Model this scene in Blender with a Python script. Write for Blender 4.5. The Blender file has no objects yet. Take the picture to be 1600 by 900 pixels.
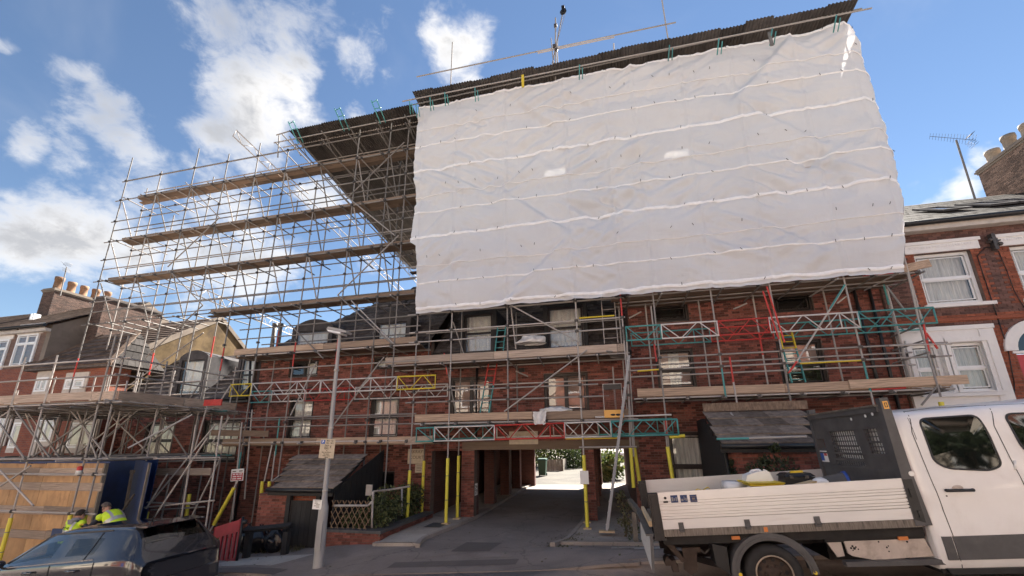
import bpy, math, random
from mathutils import Vector, Matrix, noise
random.seed(11)
sc = bpy.context.scene
COL = sc.collection
ZC = 2.35                       # camera height above the driveway mouth (world z = 0)

# ------------------------------------------------------------------ camera
PITCH, ROLL, YAW = math.radians(15.124), math.radians(-0.581), math.radians(-12.746)
FPX, CX, CY = 640.0, 800.0, 522.34
_cy, _sy = math.cos(YAW), math.sin(YAW)
FW = Vector((_sy*math.cos(PITCH), _cy*math.cos(PITCH), math.sin(PITCH)))
_r = Vector((_cy, -_sy, 0)); _u = _r.cross(FW)
RT = _r*math.cos(ROLL) + _u*math.sin(ROLL)
UP = _u*math.cos(ROLL) - _r*math.sin(ROLL)
cd = bpy.data.cameras.new('camera'); cam = bpy.data.objects.new('camera', cd); COL.objects.link(cam)
cd.sensor_width = 36; cd.lens = FPX/1600*36; cd.shift_y = (CY-450)/1600
cd.clip_start = 0.05; cd.clip_end = 2000
cam.matrix_world = Matrix(((RT.x, UP.x, -FW.x, 0), (RT.y, UP.y, -FW.y, 0), (RT.z, UP.z, -FW.z, ZC), (0, 0, 0, 1)))
sc.camera = cam

def ray(x, y): return RT*((x-CX)/FPX) - UP*((y-CY)/FPX) + FW
def W(x, y, Y):
    "surveyed point: photo bearing (x, y) met with the vertical plane at distance Y"
    d = ray(x, y); p = d*(Y/d.y); p.z += ZC; return p

# ------------------------------------------------------------------ light
SUN_EL, SUN_AZ = math.radians(43), math.radians(20)      # azimuth from +Y towards +X
sl = bpy.data.lights.new('sun', 'SUN'); sun = bpy.data.objects.new('sun', sl); COL.objects.link(sun)
sl.energy = 5.0; sl.angle = math.radians(0.53); sl.color = (1.0, 0.93, 0.84)
sdir = Vector((math.sin(SUN_AZ)*math.cos(SUN_EL), math.cos(SUN_AZ)*math.cos(SUN_EL), math.sin(SUN_EL)))
sun.rotation_euler = sdir.to_track_quat('Z', 'Y').to_euler(); sun.location = (20, 40, 40)

sc.view_settings.view_transform = 'Standard'; sc.view_settings.look = 'None'
sc.view_settings.exposure = 2.34; sc.view_settings.gamma = 1.0
sc.cycles.max_bounces = 7; sc.cycles.diffuse_bounces = 4; sc.cycles.glossy_bounces = 3
sc.cycles.transmission_bounces = 4; sc.cycles.transparent_max_bounces = 12
sc.cycles.use_denoising = True

class NT:
    "tiny helper for node trees"
    def __init__(s, tree): s.t = tree; s.n = tree.nodes; s.n.clear()
    def new(s, typ, ins=None, **kw):
        nd = s.n.new(typ)
        for k, v in kw.items(): setattr(nd, k, v)
        for k, v in (ins or {}).items(): s.put(nd.inputs[k], v)
        return nd
    def put(s, sock, v):
        if isinstance(v, bpy.types.NodeSocket): s.t.links.new(v, sock)
        elif isinstance(v, bpy.types.Node): s.t.links.new(v.outputs[0], sock)
        else:
            try: sock.default_value = v
            except Exception:
                sock.default_value = tuple(v)+(1.0,) if len(v) == 3 else v
    def m(s, op, a, b=0.0, c=0.0, clamp=False):
        nd = s.new('ShaderNodeMath', operation=op, use_clamp=clamp)
        s.put(nd.inputs[0], a); s.put(nd.inputs[1], b)
        if len(nd.inputs) > 2: s.put(nd.inputs[2], c)
        return nd.outputs[0]
    def vm(s, op, a, b=None, scale=None):
        nd = s.new('ShaderNodeVectorMath', operation=op)
        s.put(nd.inputs[0], a)
        if b is not None: s.put(nd.inputs[1], b)
        if scale is not None: s.put(nd.inputs['Scale'], scale)
        return nd.outputs['Value'] if op in ('DISTANCE', 'LENGTH', 'DOT_PRODUCT') else nd.outputs[0]
    def mix(s, f, a, b):
        nd = s.new('ShaderNodeMix', data_type='RGBA')
        s.put(nd.inputs[0], f); s.put(nd.inputs[6], a); s.put(nd.inputs[7], b)
        return nd.outputs[2]
    def ramp(s, f, stops):
        nd = s.new('ShaderNodeValToRGB'); s.put(nd.inputs[0], f)
        el = nd.color_ramp.elements
        while len(el) < len(stops): el.new(0.5)
        for e, (p, c) in zip(el, stops):
            e.position = p; e.color = tuple(c)+(1,) if len(c) == 3 else c
        return nd.outputs[0]
    def smooth(s, v, a, b):
        nd = s.new('ShaderNodeMapRange', interpolation_type='SMOOTHSTEP')
        s.put(nd.inputs[0], v); s.put(nd.inputs[1], a); s.put(nd.inputs[2], b)
        return nd.outputs[0]
    def noise(s, vec, scale, detail=4, rough=0.55, dist=0.0):
        nd = s.new('ShaderNodeTexNoise'); s.put(nd.inputs['Vector'], vec)
        nd.inputs['Scale'].default_value = scale; nd.inputs['Detail'].default_value = detail
        nd.inputs['Roughness'].default_value = rough; nd.inputs['Distortion'].default_value = dist
        return nd

# ------------------------------------------------------------------ world: Nishita sky and drifting clouds
wd = bpy.data.worlds.new('World'); sc.world = wd; wd.use_nodes = True
g = NT(wd.node_tree)
SKY_STRENGTH = 0.05
sky = g.new('ShaderNodeTexSky', sky_type='NISHITA', sun_disc=False, sun_elevation=SUN_EL, sun_rotation=SUN_AZ,
            altitude=60, air_density=1.0, dust_density=0.0, ozone_density=1.6)
tc = g.new('ShaderNodeTexCoord'); D0 = tc.outputs['Generated']
# every cloud: bearing as it stands in the photograph, angular radius, strength
CL = [(395,175,.16,1.1),(345,200,.10,.9),(455,160,.12,1.0),(480,110,.08,.8),(440,50,.13,.72),(370,55,.12,.62),(290,35,.08,.40),(500,30,.08,.5),
      (560,90,.07,.6),(595,60,.08,.42),(610,110,.05,.4),(720,85,.105,1.0),(690,60,.07,.75),(740,110,.06,.85),(560,185,.06,.8),
      (120,130,.07,.6),(160,185,.09,.85),(200,240,.09,.85),(110,245,.07,.6),(240,300,.14,.75),(330,330,.16,.85),(400,400,.16,.95),(300,420,.16,.95),
      (40,380,.12,1.0),(110,380,.13,1.1),(170,410,.12,1.0),(10,225,.06,.7),(40,240,.05,.35),(0,80,.04,.7),(8,140,.03,.3),(500,300,.09,.8),(590,300,.09,.6),
      (560,420,.10,.55),(640,370,.07,.6),(1495,300,.05,1.0),(1460,322,.05,.9),(1435,290,.03,.5),(1540,260,.04,.6),(1130,45,.025,.4)]
rr = random.Random(5)
EXTRA = []
for k in range(26):                              # the same broken cloud carries on round the rest of the sky
    az = rr.uniform(75, 285); el = rr.uniform(6, 62)
    EXTRA.append((az, el, rr.uniform(.12, .26), rr.uniform(.7, 1.1)))
warp = g.vm('SCALE', g.vm('SUBTRACT', g.noise(D0, 5.0, 5, .6).outputs['Color'], (0.5, 0.5, 0.5)), scale=0.13)
DW = g.vm('ADD', D0, warp)
acc = None
def blob(d, rad, s):
    global acc
    ds = g.vm('DISTANCE', DW, tuple(d))
    v = g.m('MULTIPLY', g.smooth(ds, rad*1.05, rad*0.05), s)
    acc = v if acc is None else g.m('MAXIMUM', acc, v)
for x, y, rad, s in CL: blob(ray(x, y).normalized(), rad, s)
for az, el, rad, s in EXTRA:
    a, e = math.radians(az-12.7), math.radians(el)
    blob((math.sin(a)*math.cos(e), math.cos(a)*math.cos(e), math.sin(e)), rad, s)
stretch = g.vm('MULTIPLY', D0, (1.0, 1.0, 1.5))
n1 = g.noise(stretch, 7.0, 8, .6, .35).outputs['Fac']
n2 = g.noise(stretch, 24.0, 6, .68, .6).outputs['Fac']
fb = g.m('ADD', g.m('MULTIPLY', n1, 0.75), g.m('MULTIPLY', n2, 0.25))
dens = g.m('ADD', g.m('MULTIPLY', acc, 0.85), g.m('MULTIPLY', g.m('SUBTRACT', fb, 0.5), 2.1))
cov = g.smooth(dens, 0.27, 1.0)
cov = g.m('MULTIPLY', cov, g.smooth(acc, 0.0, 0.16))
veil = g.m('MULTIPLY', g.smooth(g.noise(D0, 2.6, 5, .6, .8).outputs['Fac'], .5, .8), 0.09)   # thin high haze
cov = g.m('MAXIMUM', cov, veil)
thick = g.smooth(g.m('ADD', dens, g.m('MULTIPLY', g.m('SUBTRACT', g.noise(stretch, 4.0, 4, .5).outputs['Fac'], .5), 1.3)), 0.60, 1.10)
CLOUD = g.mix(thick, (4.9, 4.76, 4.57, 1), (2.4, 2.45, 2.6, 1))
hs = g.new('ShaderNodeHueSaturation', {'Saturation': 1.02, 'Value': 0.65, 'Color': sky})
bgc = g.mix(cov, hs, CLOUD)
bg = g.new('ShaderNodeBackground', {'Color': bgc, 'Strength': SKY_STRENGTH})
out = g.new('ShaderNodeOutputWorld', {'Surface': bg})
wd.cycles.sampling_method = 'MANUAL'; wd.cycles.sample_map_resolution = 512
# ------------------------------------------------------------------ materials
MAT = {}
def pbr(name, col, rough=0.6, metal=0.0, var=0.0, nscale=8.0, bump=0.0, bscale=60.0, rnd=0.0, island=False, dirt=None, spec=0.5, coat=0.0, stretch=None):
    "base colour with noise wear, optional per-object / per-island tint, optional dirt colour, relief"
    m = bpy.data.materials.new(name); m.use_nodes = True; t = NT(m.node_tree)
    co = t.new('ShaderNodeTexCoord').outputs['Object']
    if stretch: co = t.vm('MULTIPLY', co, stretch)
    c = tuple(col)+(1,)
    if var:
        n = t.noise(co, nscale, 5, .6).outputs['Fac']
        lo = tuple(v*(1-var) for v in col)+(1,); hi = tuple(min(1, v*(1+var)) for v in col)+(1,)
        c = t.ramp(n, [(0.3, lo), (0.7, hi)])
    if rnd:
        r = t.new('ShaderNodeNewGeometry').outputs['Random Per Island'] if island else t.new('ShaderNodeObjectInfo').outputs['Random']
        f = t.m('ADD', t.m('MULTIPLY', r, 2*rnd), 1-rnd)
        c = t.vm('SCALE', c, scale=f)
    if dirt:
        dc, dsc, lo, hi, amt = dirt
        dn = t.noise(co, dsc, 6, .65, .4).outputs['Fac']
        c = t.mix(t.m('MULTIPLY', t.smooth(dn, lo, hi), amt), c, tuple(dc)+(1,))
    b = t.new('ShaderNodeBsdfPrincipled', {'Base Color': c, 'Roughness': rough, 'Metallic': metal, 'Specular IOR Level': spec, 'Coat Weight': coat})
    if bump:
        bn = t.new('ShaderNodeBump', {'Strength': min(1, bump), 'Distance': 0.01, 'Height': t.noise(co, bscale, 4, .6).outputs['Fac']})
        t.put(b.inputs['Normal'], bn)
    t.new('ShaderNodeOutputMaterial', {'Surface': b})
    MAT[name] = m; return m

pbr('galv', (.39,.36,.335), .7, 0, .3, 5, rnd=.3, spec=.25, dirt=((.17,.13,.10), 9, .55, .75, .6))
pbr('galv_dark', (.20,.185,.17), .7, 0, .3, 6, rnd=.25)
pbr('fitting', (.11,.10,.095), .55, .6, .3, 20)
pbr('alloy', (.66,.63,.60), .5, .2, .15, 6, rnd=.12)
pbr('red_paint', (.52,.045,.035), .5, 0, .2, 9, rnd=.15, dirt=((.3,.26,.24), 14, .6, .75, .5))
pbr('teal_paint', (.08,.31,.30), .55, 0, .2, 9, rnd=.2, dirt=((.25,.25,.24), 14, .6, .75, .4))
pbr('yellow_paint', (.66,.50,.035), .55, 0, .15, 9, dirt=((.25,.2,.1), 12, .6, .8, .4))
pbr('yellow_sleeve', (.76,.66,.07), .5, 0, .1, 6, dirt=((.40,.33,.12), 11, .55, .8, .45))
pbr('board', (.41,.295,.21), .85, 0, .38, 5, .3, 40, rnd=.35, dirt=((.15,.11,.085), 3, .48, .72, .75), stretch=(5,5,1.6))
pbr('old_board', (.20,.14,.098), .85, 0, .4, 5, .3, 40, rnd=.45, dirt=((.08,.06,.045), 3, .48, .72, .7), stretch=(5,5,1.6))
pbr('grey_board', (.40,.315,.25), .85, 0, .3, 5, .3, 40, rnd=.35, dirt=((.13,.105,.085), 3, .48, .72, .75), stretch=(5,5,1.6))
pbr('plywood', (.50,.30,.145), .75, 0, .25, 2.2, .15, 30, rnd=.16, dirt=((.25,.13,.06), 3.2, .5, .72, .6), stretch=(1.3,1.3,.6))
pbr('blue_ply', (.012,.035,.125), .55, 0, .25, 3, dirt=((.05,.06,.1), 7, .6, .8, .4))
pbr('corrugated', (.105,.095,.088), .6, .35, .3, 3, rnd=.28, dirt=((.10,.065,.045), 3, .5, .75, .55))
pbr('brick', (.195,.066,.048), .85, 0, .3, 22, .5, 120, rnd=.62, island=True, dirt=((.085,.05,.042), .9, .47, .74, .7))
pbr('brick_obj', (.195,.066,.048), .85, 0, .25, 22, .5, 120, rnd=.45, dirt=((.11,.06,.05), 6, .55, .8, .4))
pbr('stock_brick', (.135,.068,.055), .9, 0, .25, 22, .5, 120, rnd=.42, island=True, dirt=((.06,.045,.045), 1.5, .5, .8, .6))
pbr('orange_brick', (.27,.080,.042), .85, 0, .2, 22, .4, 120, rnd=.25, island=True)
pbr('brown_brick', (.105,.063,.048), .9, 0, .3, 16, .5, 90, rnd=.4, island=True, dirt=((.05,.04,.035), 1.6, .45, .75, .75))
pbr('chimney_brick', (.19,.125,.092), .9, 0, .3, 16, .5, 90, rnd=.4, island=True, dirt=((.07,.055,.045), 1.6, .5, .8, .6))
pbr('mortar', (.17,.125,.105), .95, 0, .25, 14, .4, 90)
pbr('mortar_pale', (.30,.26,.23), .95, 0, .25, 14)
pbr('render_tan', (.135,.095,.052), .9, 0, .45, 1.6, .5, 40, dirt=((.075,.055,.04), 1.3, .42, .7, .8), spec=.08)
pbr('render_grey', (.24,.20,.165), .9, 0, .22, 1.2, .3, 40, dirt=((.12,.10,.09), 1, .5, .75, .6), spec=.08)
pbr('white_render', (.80,.775,.75), .7, 0, .05, 3, .2, 60, dirt=((.52,.48,.44), 3, .58, .8, .35))
pbr('white_upvc', (.82,.82,.81), .35, 0, .04, 3)
pbr('stone', (.55,.50,.45), .85, 0, .15, 4, .3, 40, dirt=((.3,.26,.23), 4, .55, .8, .5), spec=.08)
pbr('concrete_beam', (.175,.125,.085), .8, 0, .25, 2, .2, 40, dirt=((.09,.065,.05), 2, .5, .75, .6), stretch=(.4,1,4))
pbr('roof_tile', (.115,.10,.092), .8, 0, .3, 8, .3, 60, rnd=.4, island=True, spec=.08)
pbr('slate', (.060,.053,.047), .75, 0, .3, 4, .3, 50, rnd=.3, island=True, dirt=((.10,.08,.05), 2, .55, .8, .4), spec=.08)
pbr('porch_tile', (.21,.17,.14), .8, 0, .35, 7, .4, 50, rnd=.35, dirt=((.14,.12,.09), 8, .55, .8, .5), spec=.08)
pbr('terrace_tile', (.125,.092,.073), .85, 0, .3, 5, .3, 50, rnd=.3, island=True, dirt=((.07,.06,.05), 2, .5, .8, .6), spec=.08)
pbr('lead', (.075,.071,.073), .75, 0, .25, 4, dirt=((.16,.15,.15), 3, .55, .8, .4), spec=.08)
pbr('dark_frame', (.022,.015,.012), .45, 0, .3, 6)
pbr('black_timber', (.018,.017,.017), .7, 0, .4, 9, .4, 50, rnd=.3, stretch=(4,4,.6))
pbr('weathered_timber', (.20,.17,.135), .85, 0, .35, 7, .4, 50, rnd=.25, stretch=(3,3,.6))
pbr('black_plastic', (.018,.018,.019), .42, 0, .35, 5, .1, 90, dirt=((.07,.065,.06), 8, .6, .85, .35))
pbr('room_dark', (.020,.018,.016), .9)  # near-black: darkness of the unlit rooms put into the colour
pbr('lace', (.62,.58,.53), .9, 0, .28, 34, stretch=(1,1,2))
pbr('curtain', (.60,.56,.50), .9, 0, .3, 7, stretch=(6,1,.3))
pbr('blind', (.42,.27,.22), .8, 0, .12, 5)
pbr('cream_panel', (.68,.64,.56), .8, 0, .06, 5)
pbr('terracotta', (.27,.165,.105), .85, 0, .25, 6, rnd=.2, dirt=((.10,.08,.07), 6, .5, .8, .5), spec=.08)
pbr('pot_buff', (.30,.24,.18), .85, 0, .3, 6, rnd=.2, dirt=((.10,.08,.07), 6, .45, .8, .6))
pbr('post_grey', (.36,.35,.345), .6, .1, .12, 5, .2, 70, dirt=((.24,.2,.17), 5, .55, .8, .5), stretch=(1,1,.4))
pbr('sign_white', (.80,.79,.76), .4, 0, .04, 5)
pbr('sign_cream', (.55,.46,.34), .7, 0, .15, 8, dirt=((.25,.19,.13), 7, .55, .8, .5))
pbr('sign_red', (.50,.05,.06), .45, 0, .08, 6)
pbr('sign_blue', (.03,.10,.38), .4)
pbr('ink', (.02,.02,.022), .6)
pbr('faint_ink', (.22,.17,.14), .7)
pbr('white_ink', (.8,.78,.76), .6)
pbr('barrier_red', (.36,.022,.035), .5, 0, .18, 5, dirt=((.20,.05,.05), 6, .5, .8, .5))
pbr('black_bag', (.012,.012,.014), .22, 0, .2, 5, .6, 14)
pbr('white_rag', (.74,.72,.70), .85, 0, .1, 9)
pbr('truck_white', (.80,.785,.775), .28, 0, .02, 3, coat=.5, dirt=((.55,.50,.46), 1.6, .5, .8, .38))
pbr('truck_dirty', (.50,.43,.38), .55, 0, .2, 3, dirt=((.20,.15,.12), 3, .5, .75, .6))
pbr('dropside', (.70,.69,.69), .34, .35, .05, 3, dirt=((.42,.37,.33), 3, .55, .8, .35), stretch=(.5,1,3))
pbr('bed_rail', (.20,.175,.15), .6, .3, .4, 6, dirt=((.06,.05,.045), 5, .45, .7, .7), stretch=(9,1,1))
pbr('grey_plastic', (.085,.083,.085), .55, 0, .25, 4, dirt=((.17,.16,.15), 6, .55, .85, .5))
pbr('under', (.014,.013,.013), .75, 0, .5, 6, dirt=((.06,.04,.03), 7, .55, .8, .6))
pbr('rubber', (.022,.021,.021), .8, 0, .25, 9, .3, 60, dirt=((.06,.055,.05), 5, .5, .8, .5))
pbr('rim_rust', (.055,.038,.03), .7, .3, .4, 9, dirt=((.20,.15,.11), 9, .6, .8, .5))
pbr('rim_edge', (.33,.27,.21), .6, .4, .3, 9)
pbr('chip_board', (.55,.53,.50), .8, 0, .18, 20)
pbr('orange_lens', (.62,.20,.05), .3)
pbr('orange_label', (.80,.42,.10), .5)
pbr('clear_plastic', (.80,.81,.82), .35, 0, .06, 5)
pbr('tool_yellow', (.75,.55,.04), .5, 0, .1, 6)
pbr('tool_blue', (.03,.08,.36), .45)
pbr('new_wood', (.60,.45,.27), .75, 0, .15, 5, stretch=(1,6,6))
pbr('car_black', (.028,.030,.037), .12, .0, 0, coat=1.0)
pbr('car_trim', (.012,.012,.013), .4)
pbr('chrome', (.55,.55,.56), .2, 1.0)
pbr('tail_lens', (.30,.015,.015), .2, coat=.6)
pbr('skin', (.46,.25,.18), .55, 0, .1, 14)
pbr('hair_dark', (.025,.017,.013), .75, 0, .4, 40)
pbr('hair_grey', (.11,.085,.07), .8, 0, .35, 50)
pbr('hivis', (.62,.86,.03), .6, 0, .08, 8, .25, 16)
pbr('reflective', (.45,.45,.45), .35, .3, .1, 20)
pbr('navy_cloth', (.014,.016,.03), .85, 0, .3, 14, .3, 24)
pbr('grey_cloth', (.24,.235,.25), .9, 0, .2, 14, .3, 24)
pbr('asphalt', (.067,.060,.057), .9, 0, .0)
pbr('bark', (.09,.065,.045), .9, 0, .35, 12, .6, 30)
pbr('gin_wheel', (.025,.024,.024), .5, .5)
pbr('pvc_black', (.016,.016,.017), .4)
pbr('bin_green', (.015,.06,.035), .5, 0, .15, 4)
pbr('panel_light', (.62,.62,.60), .7, 0, .05, 4)

def leafy(name, dark, mid, light):
    m = bpy.data.materials.new(name); m.use_nodes = True; t = NT(m.node_tree)
    r = t.new('ShaderNodeNewGeometry').outputs['Random Per Island']
    c = t.ramp(r, [(0.0, dark), (0.5, mid), (1.0, light)])
    b = t.new('ShaderNodeBsdfPrincipled', {'Base Color': c, 'Roughness': .55})
    tr = t.new('ShaderNodeBsdfTranslucent', {'Color': c})
    mx = t.new('ShaderNodeMixShader', {0: .3, 1: b, 2: tr})
    t.new('ShaderNodeOutputMaterial', {'Surface': mx}); MAT[name] = m
leafy('leaf_hedge', (.022,.035,.012), (.045,.07,.022), (.10,.125,.04))
leafy('leaf_bright', (.035,.06,.014), (.085,.125,.03), (.19,.21,.06))
leafy('leaf_shrub', (.018,.026,.012), (.035,.05,.02), (.07,.085,.035))
leafy('leaf_garden', (.035,.05,.02), (.085,.105,.038), (.18,.19,.075))
leafy('dry_grass', (.10,.085,.04), (.15,.13,.06), (.07,.09,.03))

def glass(name, tint, through=.5, rough=.03):
    "window pane: fresnel reflection over a tinted see-through body"
    m = bpy.data.materials.new(name); m.use_nodes = True; t = NT(m.node_tree)
    co = t.new('ShaderNodeTexCoord').outputs['Object']
    bp = t.new('ShaderNodeBump', {'Strength': .12, 'Distance': .01, 'Height': t.noise(co, 1.7, 2, .5).outputs['Fac']})
    gl = t.new('ShaderNodeBsdfGlossy', {'Color': (.95,.96,.97,1), 'Roughness': rough, 'Normal': bp})
    trn = t.new('ShaderNodeBsdfTransparent', {'Color': tuple(tint)+(1,)})
    ge = t.new('ShaderNodeNewGeometry'); fr = t.m('ADD', .085, t.m('MULTIPLY', t.m('POWER', t.m('SUBTRACT', 1.0, t.m('ABSOLUTE', t.vm('DOT_PRODUCT', ge.outputs['Normal'], ge.outputs['Incoming']))), 5.0), .9))
    fac = t.m('ADD', t.m('MULTIPLY', fr, 1.4), 1-through-.45, clamp=True) if through < .5 else t.m('MULTIPLY', fr, 1.15, clamp=True)
    mx = t.new('ShaderNodeMixShader', {0: fac, 1: trn, 2: gl})
    t.new('ShaderNodeOutputMaterial', {'Surface': mx}); MAT[name] = m
glass('pane', (.95,.97,.96), .6)
glass('tint_pane', (.10,.12,.11), .55)
glass('car_pane', (.45,.50,.48), .55)

def brickwork(name, c1, c2, mort, scale=1.0, bump=.6, vertical_axis=True):
    "far brickwork whose single bricks cannot be told apart in the picture"
    m = bpy.data.materials.new(name); m.use_nodes = True; t = NT(m.node_tree)
    co = t.new('ShaderNodeTexCoord').outputs['Object']
    sx = t.new('ShaderNodeSeparateXYZ', {0: co})
    v = t.new('ShaderNodeCombineXYZ', {0: t.m('ADD', sx.outputs[0], sx.outputs[1]), 1: sx.outputs[2], 2: 0.0})
    b = t.new('ShaderNodeTexBrick', {'Vector': v, 'Color1': tuple(c1)+(1,), 'Color2': tuple(c2)+(1,), 'Mortar': tuple(mort)+(1,),
        'Scale': scale, 'Mortar Size': .006, 'Mortar Smooth': .2, 'Brick Width': .225, 'Row Height': .075, 'Bias': 0.0})
    n = t.noise(co, 1.2, 5, .6).outputs['Fac']
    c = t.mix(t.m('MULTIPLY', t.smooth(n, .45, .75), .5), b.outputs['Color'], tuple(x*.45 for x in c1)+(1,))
    bp = t.new('ShaderNodeBump', {'Strength': bump, 'Distance': .01, 'Height': t.m('SUBTRACT', 1.0, b.outputs['Fac'])})
    p = t.new('ShaderNodeBsdfPrincipled', {'Base Color': c, 'Roughness': .9, 'Normal': bp})
    t.new('ShaderNodeOutputMaterial', {'Surface': p}); MAT[name] = m
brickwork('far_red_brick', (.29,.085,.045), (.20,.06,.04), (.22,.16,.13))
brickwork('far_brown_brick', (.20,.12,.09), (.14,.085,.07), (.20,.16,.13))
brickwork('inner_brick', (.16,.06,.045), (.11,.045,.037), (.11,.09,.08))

def ground_mat(name, base, var, patch, cracks=True, agg=220, rough=.9):
    m = bpy.data.materials.new(name); m.use_nodes = True; t = NT(m.node_tree)
    co = t.new('ShaderNodeTexCoord').outputs['Object']
    n1 = t.noise(co, .55, 6, .6, .4).outputs['Fac']; n2 = t.noise(co, 7, 5, .7).outputs['Fac']; n3 = t.noise(co, agg, 2, .5).outputs['Fac']
    lo = tuple(v*(1-var) for v in base); hi = tuple(v*(1+var) for v in base)
    c = t.ramp(n1, [(.3, lo), (.7, hi)])
    c = t.mix(t.m('MULTIPLY', t.smooth(n2, .5, .8), .55), c, tuple(patch)+(1,))
    c = t.mix(t.m('MULTIPLY', t.smooth(n3, .52, .72), .45), c, tuple(v*2.1 for v in base)+(1,))
    sp = t.smooth(t.new('ShaderNodeTexVoronoi', {'Vector': co, 'Scale': 9.0}).outputs['Distance'], .05, .03)
    c = t.mix(t.m('MULTIPLY', sp, .5), c, (.30,.27,.24,1))
    h = t.m('ADD', t.m('MULTIPLY', n3, .5), t.m('MULTIPLY', n2, .8))
    if cracks:
        vo = t.new('ShaderNodeTexVoronoi', {'Vector': t.vm('ADD', co, t.vm('SCALE', t.noise(co, 1.5, 4, .6).outputs['Color'], scale=.7)), 'Scale': .55}, feature='DISTANCE_TO_EDGE')
        ck = t.smooth(vo.outputs['Distance'], .012, .004)
        c = t.mix(t.m('MULTIPLY', ck, .42), c, tuple(v*.35 for v in base)+(1,))
    bp = t.new('ShaderNodeBump', {'Strength': .6, 'Distance': .012, 'Height': h})
    p = t.new('ShaderNodeBsdfPrincipled', {'Base Color': c, 'Roughness': rough, 'Normal': bp})
    t.new('ShaderNodeOutputMaterial', {'Surface': p}); MAT[name] = m
ground_mat('asphalt', (.225,.189,.168), .28, (.14,.118,.105))
ground_mat('footway_asphalt', (.245,.206,.183), .3, (.155,.132,.118))
ground_mat('concrete', (.37,.32,.275), .28, (.12,.10,.09), True)
ground_mat('pale_concrete', (.42,.38,.335), .25, (.17,.15,.13), False)
ground_mat('gravel', (.068,.06,.046), .5, (.034,.029,.02), False, 60)
ground_mat('kerb_stone', (.32,.275,.24), .25, (.12,.10,.09), False)
ground_mat('earth', (.10,.085,.06), .3, (.06,.05,.035), False)

def sheet_mat():
    "white scaffold sheeting: woven plastic that lets some light through"
    m = bpy.data.materials.new('sheeting'); m.use_nodes = True; t = NT(m.node_tree)
    co = t.new('ShaderNodeTexCoord').outputs['Object']
    dn = t.noise(co, .6, 5, .6).outputs['Fac']
    c = t.ramp(dn, [(.3, (.72,.72,.735)), (.7, (.78,.78,.79))])
    w1 = t.noise(t.vm('MULTIPLY', co, (.7, 1, 3.2)), 1.2, 3, .5, .9).outputs['Fac']
    w2 = t.noise(t.vm('MULTIPLY', co, (2.6, 1, 1.0)), 1.1, 3, .5, .8).outputs['Fac']
    w3 = t.noise(co, 26, 3, .6).outputs['Fac']
    h = t.m('ADD', t.m('ADD', t.m('MULTIPLY', w1, .8), t.m('MULTIPLY', w2, .6)), t.m('MULTIPLY', w3, .02))
    bp = t.new('ShaderNodeBump', {'Strength': .65, 'Distance': .07, 'Height': h})
    d = t.new('ShaderNodeBsdfDiffuse', {'Color': c, 'Normal': bp})
    tr = t.new('ShaderNodeBsdfTranslucent', {'Color': t.vm('SCALE', c, scale=.95), 'Normal': bp})
    mx = t.new('ShaderNodeMixShader', {0: .16, 1: d, 2: tr})
    t.new('ShaderNodeOutputMaterial', {'Surface': mx}); MAT['sheeting'] = m
sheet_mat()
pbr('seam', (.92,.91,.91), .6, 0, .05, 9)

pbr('trellis_brown', (.20,.135,.085), .85, 0, .3, 9, rnd=.2)
pbr('mesh_rust', (.30,.13,.085), .7, .2, .2, 9)

m = bpy.data.materials.new('added_clear_panel'); m.use_nodes = True; t = NT(m.node_tree)  # for unseen roof panels added to let sun patches onto the sheeting
t.new('ShaderNodeOutputMaterial', {'Surface': t.new('ShaderNodeMixShader', {0: .42, 1: t.new('ShaderNodeBsdfDiffuse', {'Color': (.6,.62,.6,1)}), 2: t.new('ShaderNodeBsdfTransparent', {'Color': (.9,.92,.9,1)})})}); MAT['added_clear_panel'] = m

pbr('dark_tile', (.04,.036,.034), .85, 0, .3, 8, rnd=.4, island=True, spec=.08)  # tile colour darkened for the sun-facing hip, to offset direct sun

ground_mat('dark_patch', (.135,.115,.104), .25, (.09,.077,.07), False)
pbr('galv_sky', (.29,.265,.245), .75, 0, .3, 5, rnd=.3, spec=.2, dirt=((.14,.11,.09), 9, .55, .75, .6))  # darker copy of galv: shade of backlit tubes put into the colour
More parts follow.
